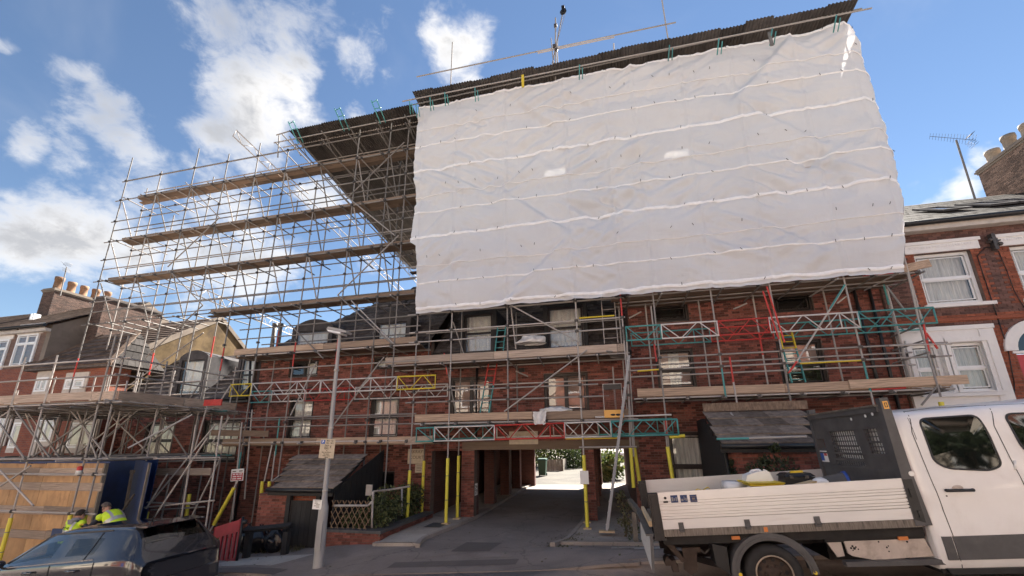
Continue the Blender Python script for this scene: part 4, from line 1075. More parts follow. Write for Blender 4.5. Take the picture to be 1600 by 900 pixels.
R.led(x0-.1, x1-.3, YO, zr-.29, 'galv'); R.led(x0, x1-.4, YI, zr-.29); X = x0+.2
while X < x1-.2: R.tran(X, YO-.2, YI+.25, zr-.34); R.clip(X, YO, zr-.3); X += rs.uniform(.9,1.2)
for y, m in ((558.7,'galv'),(577,'galv')):
    z = W(1032, y, YO).z; R.led(.7, 8.75, YO, z, m)
    for X in RX+[8.33]: R.clip(X, YO, z)
    R.led(.8, 8.5, YI, z-.05)
pole('painted_length', W(996,580,YO-.003), W(1032,577,YO-.003), 'yellow_paint', R.t, .0262); pole('painted_length', W(985,562,YO+.1), W(1025,559,YO+.1), 'red_paint', R.t, .0262)
pole('painted_length', W(1250,568,YO-.003), W(1345,563,YO-.003), 'yellow_paint', R.t, .0262); pole('painted_length', W(1362,609,YO-.003), W(1415,606,YO-.003), 'red_paint', R.t, .0262)
# deck under the sheeting
R.deck(.8, 8.45, YO+.06, 6, SH-.05, 'old_board')
board('toe_board', (8.2, YO+.0, SH+.03), W(1453,411,YO), .038, .22, 'board', R.t)
R.led(.5, 8.7, YO, SH-.1, 'galv'); R.led(.5, 8.6, YI, SH-.1); R.led(.6, 8.6, YO+.5, SH-.12)
X = .9
while X < 8.6: R.tran(X, YO-.2, YI+.35, SH-.15); R.clip(X, YO, SH-.1); X += rs.uniform(.8,1.1)
pole('painted_length', W(1348,432,YO), W(1395,427,YO), 'red_paint', R.t, .0262)
for z in (8.6, 10.5, 12.4, 14.2): R.led(.8, 8.6, YO, z)
for z in (8.6, 10.5): R.deck(.8, 8.3, YO+.2, 2, z+.05)
for a, b in (((1231,61),(1142,161)), ((1148,161),(1275,219))): R.px(a, b, YO-.06)
# big lattice beams
p, q = W(977,511,YO-.07), W(1458,480,YO-.07)
lattice(R, p, q, .43, [(0,.13,'teal_paint'),(.13,.33,'alloy'),(.33,.50,'red_paint'),(.50,.78,'alloy'),(.78,1,'teal_paint')])
p, q = W(985,521,YI), W(1440,492,YI)
lattice(R, p, q, .43, [(0,.30,'teal_paint'),(.30,.52,'red_paint'),(.52,1,'teal_paint')])
for a, b, m in (((1320,447),(1245,565),'galv'), ((1245,565),(1232,583),'red_paint'), ((1320,445),(1297,482),'teal_paint'), ((1198,448),(1226,535),'red_paint'), ((1192,455),(1217,530),'red_paint')): R.px(a, b, YO-.08 if m != 'galv' else YO-.05, m)
R.px((1022,538),(1026,565), YO-.06, 'red_paint'); R.px((1017,478),(1024,540), YO+.3)
for a, b in (((983,497),(1002,487)), ((1146,483),(1167,474)), ((1308,474),(1322,463))): R.px(a, b, YI-.1)
# tied ends at the far right
for a, b, m in (((1443,507),(1452,552),'red_paint'), ((1447,520),(1465,545),'red_paint'), ((1436,505),(1470,620),'galv'), ((1418,425),(1437,507),'galv'), ((1385,447),(1415,487),'galv_dark'),
             ((1390,540),(1487,537),'galv'), ((1440,608),(1458,608),'galv'), ((1440,633),(1462,606),'galv_dark')): R.px(a, b, YO-.06, m)
for a, b in (((1392,527),(1445,505)), ((1395,548),(1450,530)), ((1395,568),(1452,550))): R.px(a, b, YI, 'galv_dark', Y2=YO-.1)
# props on the right porch roof
for a, b in (((1142,645),(1168,684)), ((1230,647),(1262,675))): R.px(a, b, 12.2, Y2=11.2)
pole('ledger', W(1120,686,10.35), W(1260,682,10.35), 'galv', R.t); pole('painted_length', W(1120,686,10.34), W(1170,685,10.34), 'teal_paint', R.t, .026)
for xx in (1131, 1230): 
    c = W(xx, 630, 12.9); pole('prop', c, c+Vector((0,0,-.6)), 'galv_dark', R.t)
b = MB(); c0, c1 = W(1185,632,12.9), W(1215,630,12.9); b.box((c0.x,12.9,c0.z-.03),(c1.x,13.1,c0.z+.03)); c0, c1 = W(1187-70,634,12.9), W(1215-70,632,12.9); b.box((c0.x,12.9,c0.z-.02),(c1.x,13.1,c0.z+.02)); b.build('prop', 'tool_yellow', R.t)
R.done()

# ---- low gantry scaffold over the pavement at the left
G = Scaf((-17.5, 9.2, -1), 'low scaffold gantry over the pavement at the left, above the plywood hoarding')
GY0, GY1, GX = 9.0, 13.0, -13.75
ztop = 4.0
zd = W(150,612,GY0).z
GXS = [W(27,776,GY0).x, W(120,767,GY0).x]
posts = [(W(27,776,GY0).x, GY0), (W(120,767,GY0).x, GY0), (-17.9, GY0), (GX-.05, GY0), (-20.2, GY0)]
for (X, Y) in posts:
    G.std(X, Y, foot_z(X, Y), zd+rs.uniform(1.0,1.7), 'galv', sleeve=foot_z(X, Y)+1.35 if X > -16.6 else None)
for X in (-20.4,-18.6,-16.9,-15.4,GX-.1):
    for Y in (10.3, 11.7, 12.9): G.std(X+rs.uniform(-.1,.1), Y, foot_z(X, Y), zd+(1.4 if Y > 12 else rs.uniform(-.1,1.2)), rs.choice(['galv','galv_dark']), foot=False)
G.deck(-22.5, GX, GY0+.08, 17, zd-.26, 'grey_board', toe=GY0+.03, toe_mat='grey_board', toe_h=.25)
for (a, b2) in ((GY0+.05, 11.0), (11.0, GY1)): board('toe_board', (GX+.02, a, zd-.12), (GX+.02, b2-.02, zd-.12), .25, .038, 'grey_board', G.t, wdir=(0,0,1))
for z in (zd-.33, W(100,717,GY0).z, W(100,735,GY0).z-.1, W(60,800,GY0).z):
    G.led(-22.5, GX+.35, GY0-.03, z, 'galv')
    for X, Y in posts: G.clip(X, Y, z)
for z in (zd-.33, zd-.40, W(100,717,GY0).z):
    for Y in (10.3, 11.0, 11.7, 12.4, 12.9): G.led(-22.3, GX+.3, Y, z, rs.choice(['galv','galv_dark','teal_paint' if Y > 12 else 'galv']))
    X = -22
    while X < GX+.1: G.tran(X, GY0-.25, GY1+.3, z-.05); X += rs.uniform(1.0, 1.4)
G.tran(GX+.1, GY0-.3, GY1+.8, zd-.3, 'galv'); G.tran(GX+.1, GY0-.3, GY1+.5, W(100,717,GY0).z-.02, 'galv')
for dz in (.45, .95): 
    G.led(-22.4, GX+.3, GY0-.03, zd+dz, 'galv'); G.led(-22, GX, GY1, zd+dz, 'galv'); G.tran(GX+.03, GY0-.2, GY1+.3, zd+dz, 'galv')
for a, b2 in (((0,585),(75,612)),): pass
zc = W(100,717,GY0).z
for X0, X1, z0, z1, Y in ((-20.6,-18.0,zc,zd-.4,GY0+.1),(-17.9,-15.8,zd-.4,zc,GY0+.1),(-17.5,-15.4,zc,zd-.4,11.7),(-15.6,-14.0,zd-.4,zc,11.7),(-19.5,-17.5,zd-.4,zc,10.3),(-16.5,-14.6,zc,zd-.4,10.3),(-20.5,-18.6,zc,zd-.4,12.9),(-18.4,-16.2,zd-.4,zc,12.9)):
    G.brace((X0, Y, z0), (X1, Y, z1), rs.choice(['galv','galv_dark']))
for a, b2 in (((0,662),(38,716)), ((0,735),(52,790)), ((0,760),(48,728))): G.px(a, b2, GY0-.06)
rq = random.Random(77)
for k in range(26):
    X = rq.uniform(-21.5, -14.2); Y = rq.uniform(9.6, 12.9); lo = rq.random() < .35
    z0, z1 = (zc, zd-.4) if not lo else (foot_z(X, Y)+.1, zc)
    if lo and Y < 10.9: continue
    dx = rq.choice([-1.6, 1.6, 2.2, -2.2, 0.1, .3]); X2 = max(-22, min(GX-.1, X+dx))
    pole('brace' if abs(dx) > 1 else 'standard', (X, Y, z0), (X2, Y+rq.uniform(-.2,.2), z1), rq.choice(['galv','galv_dark','galv']), G.t)
for k in range(10):
    X = -21+.75*k; G.tran(X, 10.0, 13.4, zc+rq.uniform(-.06,.06))
for (x, y, w_, m_) in ((345,672,.9,'galv'),(255,640,.7,'galv'),(305,610,.8,'galv_dark'),(352,615,.6,'galv')):
    p = W(x, y, 12.3); pole('prop', p+Vector((-w_*.3,0,-w_*.5)), p+Vector((w_*.3,0,w_*.5)), m_, G.t)
# long raking tubes at the right-hand end of the gantry
for a, b2, Ya, Yb in (((241,808),(324,684),10.2,10.2), ((230,792),(338,662),11.0,11.2), ((298,810),(345,715),10.6,10.6), ((200,700),(300,648),9.3,10.6), ((228,795),(262,740),10.2,10.4)): G.px(a, b2, Ya, 'galv', Yb)
for (x0, y0, x1, y1, Y) in ((226,793,335,782,10.4),(230,785,305,788,10.8),(236,797,320,792,11.2),(240,717,345,715,10.0),(233,722,340,718,11.4)): G.px((x0,y0),(x1,y1), Y, 'galv', name='ledger')
for (x0, y0, x1, y1, Y) in ((283,812,306,664,10.4),(252,810,266,745,11.2),(321,826,347,650,10.4),(305,700,325,630,11.5),(228,812,236,752,11.6)): G.px((x0,y0),(x1,y1), Y, rs.choice(['galv','galv_dark']), name='standard')
sleeve(G, (291,808),(296,772),11.6); sleeve(G, (227,816),(230,800),11)
board('scaffold_board', W(240,737,11.3), W(330,737,11.3), .04, .22, 'grey_board', G.t); board('scaffold_board', W(330,676,11.8), W(420,678,12.3), .04, .2, 'old_board', G.t)
b = MB(); c = W(332,629,11.0); b.box((c.x-.35, 11, c.z-.1), (c.x+.35, 11.04, c.z+.1)); b.build('red_board', 'red_paint', G.t, 'red board tied to the scaffold')
b = MB(); c = W(333,631,10.9)
G.done()
# loose tubes lying at the deck edge of the tall scaffold
# ------------------------------------------------------------------ white sheeting
YS = 12.42
def edge_fn(px):
    P = sorted((ZC+YS*ray(x, y).z/ray(x, y).y, YS*ray(x, y).x/ray(x, y).y) for x, y in px)
    def f(z):
        if z <= P[0][0]: return P[0][1]
        for (a, x), (c, x2) in zip(P, P[1:]):
            if z <= c: return x+(x2-x)*(z-a)/(c-a)
        return P[-1][1]
    return f
edge_r = edge_fn([(1411,416),(1411,380),(1412,340),(1418,290),(1423,262),(1412,225),(1400,188),(1380,121),(1360,62),(1342,24)])
edge_l = edge_fn([(650,487),(651,450),(652,410),(651,385),(641,378),(647,340),(650,300),(646,268),(650,225),(654,172)])
ZB, ZT = W(1000,459,YS).z, W(1000,99,YS).z
BANDS = [W(650,486,YS).z, W(652,373,YS).z, W(656,268,YS).z, ZT]        # main overlaps; lighter ties half way
STDX = [-6.3, -4.95, -3.0, -.76, .68, 1.65, 3.29, 4.88, 6.78, 8.33]
CREASE = []
for (a_, b_, st) in (((1231,61),(1142,161),.07), ((1148,161),(1275,219),-.06), ((842,244),(787,294),.06), ((787,300),(887,361),-.06), ((887,372),(787,469),.07), ((1275,225),(1340,300),.05), ((809,160),(870,200),.04), ((1000,300),(940,372),.04), ((700,330),(660,372),.04), ((1195,345),(1290,395),-.04)):
    p_, q_ = W(*a_, YS), W(*b_, YS); CREASE.append((p_.x, p_.z, q_.x, q_.z, st))
def sheet_pt(u, v):
    z = ZB+(ZT-ZB)*v
    x = edge_l(z)+(edge_r(z)-edge_l(z))*u
    # fabric: pulled in at every tied rail, billowing between, sagging under its own weight
    zz = (z-BANDS[0])/((BANDS[3]-BANDS[0])/6); fr = zz-math.floor(zz)
    i = max(k for k in range(len(STDX)) if STDX[k] <= max(x, STDX[0])); a = STDX[i]; c = STDX[i+1] if i+1 < len(STDX) else a+1.2
    fx = min(1, max(0, (x-a)/(c-a)))
    bil = math.sin(math.pi*min(1, max(0, fr)))**.7*(.35+.65*math.sin(math.pi*fx)**.8)
    k = noise.noise((x*.35, z*.5, 3.1)); amp = .10+.07*k
    y = YS-amp*bil
    q = noise.noise((x*.9+z*1.1, z*1.7-x*.25, 7.7)); q2 = noise.noise((x*2.6-z*1.7, z*2.9+x*.8, 1.3)); q3 = noise.noise((x*5.5+z*5, z*4-x*3, 2.2))
    ca, sa = .86, .5; w1 = noise.noise(((x*ca+z*sa)*.9, (-x*sa+z*ca)*4.4, 9.1)); w2 = noise.noise(((x*ca-z*sa)*.9, (x*sa+z*ca)*4.8, 4.4)); m1 = max(0, noise.noise((x*.5, z*.7, 12.5))+.12); m2 = max(0, noise.noise((x*.5, z*.7, 30.5))+.12)
    y += .050*q+.020*q2+.006*q3+.26*m1*w1+.26*m2*w2+.012*noise.noise((x*.8, z*7, 3.3))*(1-bil)
    # long diagonal pulls from tie to tie
    for dx, dz, ph, am in ((1.0, .62, 0, .022), (1.0, -.66, 1.7, .018)):
        s = math.sin((x*dz*1.9-z*dx*1.9)*1.35+ph+1.5*noise.noise((x*.3, z*.3, ph))); y += am*max(0, s)**3*(.4+.6*bil)
    for (ax_, az_, bx_, bz_, st) in CREASE:
        dx_, dz_ = bx_-ax_, bz_-az_; L2_ = dx_*dx_+dz_*dz_; t_ = ((x-ax_)*dx_+(z-az_)*dz_)/L2_
        if -.08 < t_ < 1.08:
            d_ = ((x-ax_)*dz_-(z-az_)*dx_)/math.sqrt(L2_); e_ = sstep(-.08,.12,t_)*(1-sstep(.88,1.08,t_)); y += e_*(2.2*st*math.tanh(d_/.10)*math.exp(-abs(d_)/.9)-.035*math.exp(-(d_/.09)**2))
    y += .05*noise.noise((x*6.5, z*.9, 17.0))*math.exp(-5*(1-fr))+.035*noise.noise((x*5.5, z*.9, 27.0))*math.exp(-5*fr)
    for xs_ in STDX: y -= .045*math.exp(-((x-xs_)/.05)**2)
    zs = z-.05*math.sin(math.pi*fx)*(1 if v > .02 else 1.2)*(.6+.6*k)+.02*q2
    if v < .02: zs += .03*noise.noise((x*2.2, 0, 4))
    if x > 8.2: t = (x-8.2)/.75; y += .55*t*t
    if u < .03: y += .05*noise.noise((z*3, 1, 1))
    return Vector((x, y, zs))
sh = MB(); sh.smooth = True; sh.grid(sheet_pt, 460, 190)
SHEET = sh.build('debris_sheet', 'sheeting', None); SHEET['label'] = 'huge white plastic sheet hung over the upper scaffold, creased and seamed'; SHEET['category'] = 'sheeting'
SHEET.location = (0, 0, 0)
# right-hand return of the sheeting
sd = MB(); sd.smooth = True
def side_pt(u, v):
    z = ZB+(ZT-ZB)*v; p = sheet_pt(1, v)
    return Vector((p.x-.25*min(1,u*6)*1.0+.06*noise.noise((u*9, z*1.3, 2)), p.y+10.5*u, p.z))
sd.grid(side_pt, 60, 50); o = sd.build('sheet_return', 'sheeting', SHEET)
# seams: overlaps stitched and tied along rails
def seam(v0, w, lab=None, wob=.005):
    b = MB(); b.smooth = True; n = 260
    def P(u, t):
        p = sheet_pt(u, v0+wob*.4*noise.noise((u*18, v0*9, 0))); ww = w*(.85+.3*noise.noise((u*40, v0*7, 5)))
        return p+Vector((0, -.012-.035*math.sin(math.pi*t)*(.7+.6*noise.noise((u*70, v0, 1))), (t-.5)*ww))
    b.grid(P, n, 5); return b.build('seam', 'seam', SHEET)
def vof(z): return (z-ZB)/(ZT-ZB)
for z, w in ((BANDS[0]+.10, .13), (BANDS[1], .12), (BANDS[2], .12), (ZT-.06, .10)): seam(vof(z), w)
for a, c in zip(BANDS, BANDS[1:]): seam(vof(a+(c-a)*.36), .07); seam(vof(a+(c-a)*.60), .028)
b = MB(); rt2 = random.Random(8)                       # dark ties and toggles holding the sheet
for z in [BANDS[0]+.1]+[x for a, c in zip(BANDS, BANDS[1:]) for x in (a+(c-a)*.36, a+(c-a)*.72, c)]:
    for k in range(22):
        u = (k+rt2.uniform(.2,.8))/22
        if rt2.random() < .55:
            p = sheet_pt(u, min(.995, vof(z)+rt2.uniform(-.004,.004)))+Vector((0,-.05,0)); a = rt2.uniform(-.9, .9); d = Vector((math.sin(a)*.035, 0, math.cos(a)*.045)); b.tube(p-d, p+d, .009, 5)
b.build('ties', 'fitting', SHEET, kind='stuff')

# ------------------------------------------------------------------ temporary roof of corrugated sheets
RF = thing('temporary_roof', (-2, 12.2, 13), 'temporary roof of dark corrugated metal sheets over the scaffold', 'roof')
def corr_mesh(w, L, n=10, amp=.02):
    b = MB(); b.smooth = True; m = n*4
    b.grid(lambda u, v: (w*u, L*v, amp*math.sin(2*math.pi*n*u)), m, 1)
    me = bpy.data.meshes.new('corrugated_sheet'); me.from_pydata([tuple(p) for p in b.v], [], b.f); me.materials.append(MAT['corrugated'])
    me.polygons.foreach_set('use_smooth', [True]*len(b.f)); return me
CM = corr_mesh(.86, 3.05, 8, .030)
CMR = CM.copy(); CMR.materials.clear(); CMR.materials.append(MAT['added_clear_panel'])
def roof_run(x0, x1, yf, zf, yb, zb, skip=()):
    L = math.hypot(yb-yf, zb-zf); tilt = math.atan2(zb-zf, yb-yf); rows = int(math.ceil(L/2.9)); j = 0
    x = x0
    while x < x1-.3:
        for k in range(rows):
            s = k*(L-3.05)/(rows-1)
            if (j, k) in skip:       # added unseen clear panel, lets sun through to glow on the sheeting
                for s0, s1, mt in ((s, 4.1, 'c'), (4.1, 4.75, 'r'), (4.75, s+3.05, 'c')):
                    o = link('corrugated_sheet' if mt == 'c' else 'added_clear_panel', CM if mt == 'c' else CMR, RF); o.location = Vector((x, yf+s0*math.cos(tilt), zf+s0*math.sin(tilt)))-RF.location; o.rotation_euler = (tilt, 0, 0); o.scale = (1, (s1-s0)/3.05, 1)
                continue
            o = link('corrugated_sheet', CM, RF); w = min(.86, x1-x+.05)
            o.location = Vector((x, yf+s*math.cos(tilt)-(rs.uniform(0,.10) if k == 0 else 0), zf+s*math.sin(tilt)+.012*(k % 2)+rs.uniform(0,.012)))-RF.location
            o.rotation_euler = (tilt+rs.uniform(-.003,.003), 0, rs.uniform(-.004,.004)); o.scale = (w/.86, 1, 1)
        x += .8; j += 1
RL0 = W(450,207,12.0); RLX = RL0.x
roof_run(RLX, -6.7, 12.05, W(560,183,12.05).z, 23.6, 13.95)
zR = W(1000,72,12.0).z
roof_run(W(645,155,12.0).x, W(1342,3,12.0).x, 12.0, zR, 23.6, 14.35, skip=((8,1),(13,1)))
# purlins and rafters below
for z, Y in ((W(560,190,12.1).z-.08, 12.25), (W(560,200,12.6).z-.1, 12.75), (14.78, 14.6), (14.52, 17), (14.23, 19.8), (13.94, 22.6)):
    pole('purlin', (RLX-.9 if Y < 13 else RLX-.2, Y, z), (-6.5, Y, z), 'galv_dark' if Y > 13 else 'galv', RF)
for X in [RLX+.3+1.25*k for k in range(5)]:
    pole('rafter', (X, 12.1, 15.0), (X, 23.5, 13.82), 'galv_dark', RF)
    pole('rafter', (X+.06, 12.1, 14.6), (X+.06, 23.5, 13.42), 'galv_dark', RF)
    for q in range(9): pole('lacing', (X+.03, 12.3+1.25*q, 14.97-.13*q), (X+.03, 12.9+1.25*q, 14.52-.13*q), 'galv_dark', RF, .016)
pole('purlin', W(640,152,11.95)+Vector((-.3,0,-.13)), W(1362,12,11.95)+Vector((0,0,-.02)), 'galv', RF)
pole('purlin', W(648,160,12.3)+Vector((-.2,0,-.1)), W(1345,8,12.3)+Vector((0,0,-.15)), 'galv_dark', RF)
# green clamps and short frames on the front edge
for x, y in ((463,200),(535,180),(592,168),(640,155),(650,160),(672,150),(695,142),(742,135),(905,100),(1045,70),(1122,60),(1205,45),(1305,24)):
    if x < 640:
        p = W(x, y+8, 11.95); b = MB()
        for dx in (-.07, .16): b.tube(p+Vector((dx+.06, .2, -.35)), p+Vector((dx-.12, -.3, .35)), .022, 6)
        b.tube(p+Vector((-.12,-.1,.12)), p+Vector((.14,-.1,.12)), .018, 6); b.tube(p+Vector((-.16,-.25,.3)), p+Vector((.05,-.25,.36)), .018, 6)
    else:
        p = W(x, y+12, 11.9); b = MB(); b.tube(p+Vector((-.02,.15,-.2)), p+Vector((.03,-.1,.2)), .02, 6); b.tube(p+Vector((.10,.15,-.2)), p+Vector((.12,-.08,.08)), .017, 6)
    b.build('clamp_frame', 'teal_paint', RF)
for x, y in ((818,126),(1205,60)):
    p = W(x,y,11.93); b = MB(); b.box((p.x-.07,11.9,p.z-.3),(p.x+.02,11.94,p.z+.25)); b.build('batten', 'tool_yellow' if x < 1000 else 'galv_dark', RF)
# left end frame of the roof
for a, b2 in (((432,211),(452,205)), ((441,210),(640,417)), ((430,222),(600,398)), ((436,212),(434,246)), ((452,213),(470,243))): pole('edge_tube', W(*a, 12.0), W(*b2, 12.0 if b2[1] < 300 else 22.5), 'galv', RF)

# guard rail with uprights on top of the roof
GR = thing('guard_rail', W(860,100,12.8), 'long tube guard rail with thin uprights on top of the corrugated roof', 'railing')
pole('rail', W(651,120,12.6), W(1056,35,12.6), 'galv', GR)
pole('rail', W(840,83,12.55), W(960,58,12.55), 'galv', GR)
for a, b2 in (((703,160),(707,66)), ((1046,75),(1033,-8)), ((960,108),(959,68))): pole('post', W(*a, 12.62), W(*b2, 12.62), 'galv', GR)
# gin wheel on its post
GW = thing('gin_wheel', W(868,110,12.5), 'pulley wheel with rope on a leaning post above the roof', 'pulley')
for a, b2, r in (((868,130),(868,28),.026), ((863,100),(879,22),.024), ((861,60),(866,110),.02), ((872,115),(870,66),.024)): pole('post', W(*a, 12.5), W(*b2, 12.5), 'galv', GW, r)
c = W(880,18,12.45); b = MB(); b.lathe([(.02,-.03),(.11,-.035),(.13,-.03),(.105,-.008),(.105,.008),(.13,.03),(.11,.035),(.02,.03)], c, (.35,1,0), 20); b.build('wheel', 'gin_wheel', GW)
b = MB(); b.bar(c+Vector((0,-.05,-.05)), c+Vector((0,-.05,.2)), .03, .02); b.bar(c+Vector((0,.05,-.05)), c+Vector((0,.05,.2)), .03, .02); b.box((c.x-.06,c.y-.07,c.z+.17),(c.x+.06,c.y+.07,c.z+.24)); b.build('bracket', 'gin_wheel', GW)
b = MB(); b.pipe([c+Vector((.11,0,0)), W(872,60,12.5), W(870,95,12.5)], .009, 5); b.build('rope', 'galv', GW)
b = MB(); 
for q in ((868,40),(866,72),(869,78)): p = W(*q,12.47); b.box((p.x-.06,p.y-.05,p.z-.05),(p.x+.06,p.y+.05,p.z+.05))
b.build('couplers', 'fitting', GW)
# ------------------------------------------------------------------ neighbouring houses
# right-hand house
NY = 13.85
RH = thing('terraced_house', (11, NY, 1), 'dark brick house with white painted ground floor and orange brick window edges, at the right', 'house')
u0, u1 = XE+.02, 18.0
ze = W(1500,352,NY).z
wr = rect(1438,398,1531,478,NY); wr = (wr[0], wr[1], W(1490,475,NY).z, W(1480,393,NY).z)
w2x = W(1591,430,NY).x; w2 = (w2x, w2x+1.15, wr[2], wr[3])
zb0 = W(1480,512,NY).z
bx0, bx1 = XE+.06, W(1562,560,NY).x
hole = [(wr[0],wr[1],wr[2],wr[3]), (w2[0],w2[1],w2[2],w2[3]), (bx0, bx1, -1, zb0), (W(1586,545,NY).x-.02, W(1586,545,NY).x+1.22, -1, zb0-.12)]
wall_face(RH, u0, u1, 0, ze, hole, NY)
s = MB(); zq = (W(1480,500,NY).z-.06, W(1480,500,NY).z+.08)
dx0q = W(1586,545,NY).x
def rmat(u, z):
    for w in (wr, w2):
        if (w[0]-.28 < u < w[0] or w[1] < u < w[1]+.28) and w[2]-.1 < z < w[3]+.05: return 1
    if zq[0] < z < zq[1]+.06: return 1
    if bx1 < u < dx0q and z < zb0: return 1
    return 0
brick_skin(s, u0, u1, 0, ze, hole, lambda u, z: Vector((u, NY, z)), (0,-1,0), matf=rmat); s.build('brickwork', ['stock_brick', 'orange_brick'], RH, kind='stuff')
def upvc(r, label=None, **kw): return window(RH, r, NY, frame='white_upvc', rows=2, fw=.09, back='curtain', sill=None, recess=.10, label=label, **kw)
for w in (wr, w2):
    ww = upvc((w[0]+.01, w[1]-.01, w[2]+.01, w[3]-.01))
    b = MB(); zl0 = w[3]; b.box((w[0]-.22, NY-.06, zl0+.0), (w[1]+.22, NY+.05, zl0+.30)); b.box((w[0]-.27, NY-.09, zl0+.26), (w[1]+.27, NY-.061, zl0+.36))
    n = 22
    for k in range(n): a = w[0]-.1+(w[1]-w[0]+.2)*k/n; b.box((a, NY-.075, zl0+.14), (a+.03, NY-.061, zl0+.2))
    b.build('lintel', 'white_render', RH)
    b = MB(); b.box((w[0]-.10, NY-.10, w[2]-.10), (w[1]+.16, NY+.06, w[2]-.003)); b.build('sill', 'white_render', RH)
b = MB(); b.box((u0, NY-.05, zq[0]), (u1, NY-.02, zq[0]+.09)); b.build('string_course', 'orange_brick', RH)
# white painted front
br1 = rect(1490,537,1555,612,NY); br0 = rect(1420,540,1473,612,NY)
zs0 = W(1500,613,NY).z; zt0 = W(1500,536,NY).z
l0, l1 = (W(1428,575,NY).x, W(1473,575,NY).x), (W(1489,575,NY).x, W(1548,575,NY).x)
hw = [(l0[0], l0[1], zs0, zt0), (l1[0], l1[1], zs0, zt0)]
b = MB()
for a, c, e, g2 in split_rects(bx0, bx1, 0, zb0, hw): b.box((a, NY-.09, e), (c, NY+.2, g2))
b.box((bx0, NY-.125, zb0-.10), (bx1+.02, NY-.091, zb0+.02)); b.box((bx0+.25, NY-.105, zt0+.10), (bx1-.3, NY-.091, zt0+.12))
b.box((bx1-.36, NY-.12, 0), (bx1-.02, NY-.0905, zb0-.12)); b.build('painted_front', 'white_render', RH)
for h in hw:
    o3, i3, y3 = .13, .01, NY-.15; b = MB(); b.ring([(h[0]-o3,y3,h[2]-.02),(h[1]+o3,y3,h[2]-.02),(h[1]+o3,y3,h[3]+o3),(h[0]-o3,y3,h[3]+o3)], [(h[0]-i3,y3,h[2]+.01),(h[1]+i3,y3,h[2]+.01),(h[1]+i3,y3,h[3]+i3),(h[0]-i3,y3,h[3]+i3)], (0,.0585,0)); b.build('architrave', 'white_render', RH)
b = MB(); b.box((bx0+.2, NY-.17, zs0-.12), (bx1-.25, NY-.091, zs0-.03)); b.build('sill', 'white_render', RH)
for h in hw: window(RH, (h[0]+.005, h[1]-.005, h[2]+.005, h[3]-.005), NY-.09, frame='white_upvc', rows=2, split=[.48], fw=.08, back='blind', recess=.10, backs=['curtain'])
b = MB(); b.box((W(1413,555,NY).x-.1, NY-.135, W(1413,555,NY).z-.1), (W(1413,555,NY).x+.1, NY-.092, W(1413,555,NY).z+.05)); b.build('name_plate', 'dark_frame', RH)
# arched doorway
dx0 = W(1586,545,NY).x; dx1 = dx0+1.2; zd1 = zb0-.12; zsill = W(1590,548,NY).z
pts = lambda r, zc: [((dx0+dx1)/2+r*math.cos(math.pi*k/16), NY-.07, zc+r*math.sin(math.pi*k/16)) for k in range(17)]
b = MB(); R0 = (dx1-dx0)/2
for r0_, r1_, y in ((R0-.02, R0+.26, 0), ):
    A_, B_ = pts(r1_, zsill), pts(r0_, zsill)
    for k in range(16): b.hexa([A_[k], A_[k+1], B_[k+1], B_[k], *[Vector(p)+Vector((0,.2,0)) for p in (A_[k], A_[k+1], B_[k+1], B_[k])]])
b.box((dx0-.1, NY-.05, zsill-.08), (dx1+.1, NY+.1, zsill-.01)); b.build('door_arch', 'white_render', RH)
b = MB(); A_ = pts(R0-.02, zsill); b.face(*[Vector(p)+Vector((0,.12,0)) for p in A_]); b.build('fanlight', 'tint_pane', RH)
b = MB(); b.box((dx0, NY+.16, zsill-.0), (dx1, NY+.2, zsill+.7)); b.build('dark_backing', 'room_dark', RH)
b = MB(); b.ring([(dx0,NY+.05,0),(dx1,NY+.05,0),(dx1,NY+.05,zsill-.1),(dx0,NY+.05,zsill-.1)], [(dx0+.12,NY+.05,.0),(dx1-.12,NY+.05,.0),(dx1-.12,NY+.05,zsill-.25),(dx0+.12,NY+.05,zsill-.25)], (0,.06,0)); b.build('door_frame', 'sign_red', RH)
b = MB(); b.box((dx0+.12, NY+.09, 0), (dx1-.12, NY+.14, zsill-.25)); b.build('door', 'sign_red', RH)
b = MB(); b.box((dx0+.2, NY+.082, zsill-.95), (dx1-.2, NY+.0895, zsill-.35)); b.build('door_pane', 'tint_pane', RH)
# roof, gutter, roof windows
rpitch = .62; ry1 = NY+5.0
s = MB(); roof_rows(s, u0, u1, NY-.3, ze+.12, ry1, ze+.12+5.3*rpitch, row=.24, tile=.28, thick=.014, seed=9); s.build('slates', 'slate', RH, kind='stuff')
b = MB(); b.face((u0,NY-.3,ze+.1),(u1,NY-.3,ze+.1),(u1,ry1,ze+.1+5.3*rpitch),(u0,ry1,ze+.1+5.3*rpitch)); b.face((u0,ry1,ze+.1+5.3*rpitch),(u1,ry1,ze+.1+5.3*rpitch),(u1,ry1+5.3,ze+.1),(u0,ry1+5.3,ze+.1)); b.face((u0,NY,ze),(u0,ry1+5.2,ze),(u0,ry1,ze+5.3*rpitch)); b.build('roof_deck', 'slate', RH)
b = MB(); b.tube((u0-.05,NY-.36,ze+.05),(u1,NY-.36,ze+.05),.075,10); b.build('gutter', 'pvc_black', RH)
b = MB(); b.box((u0,NY-.28,ze-.16),(u1,NY-.02,ze+.07)); b.build('fascia', 'stone', RH)
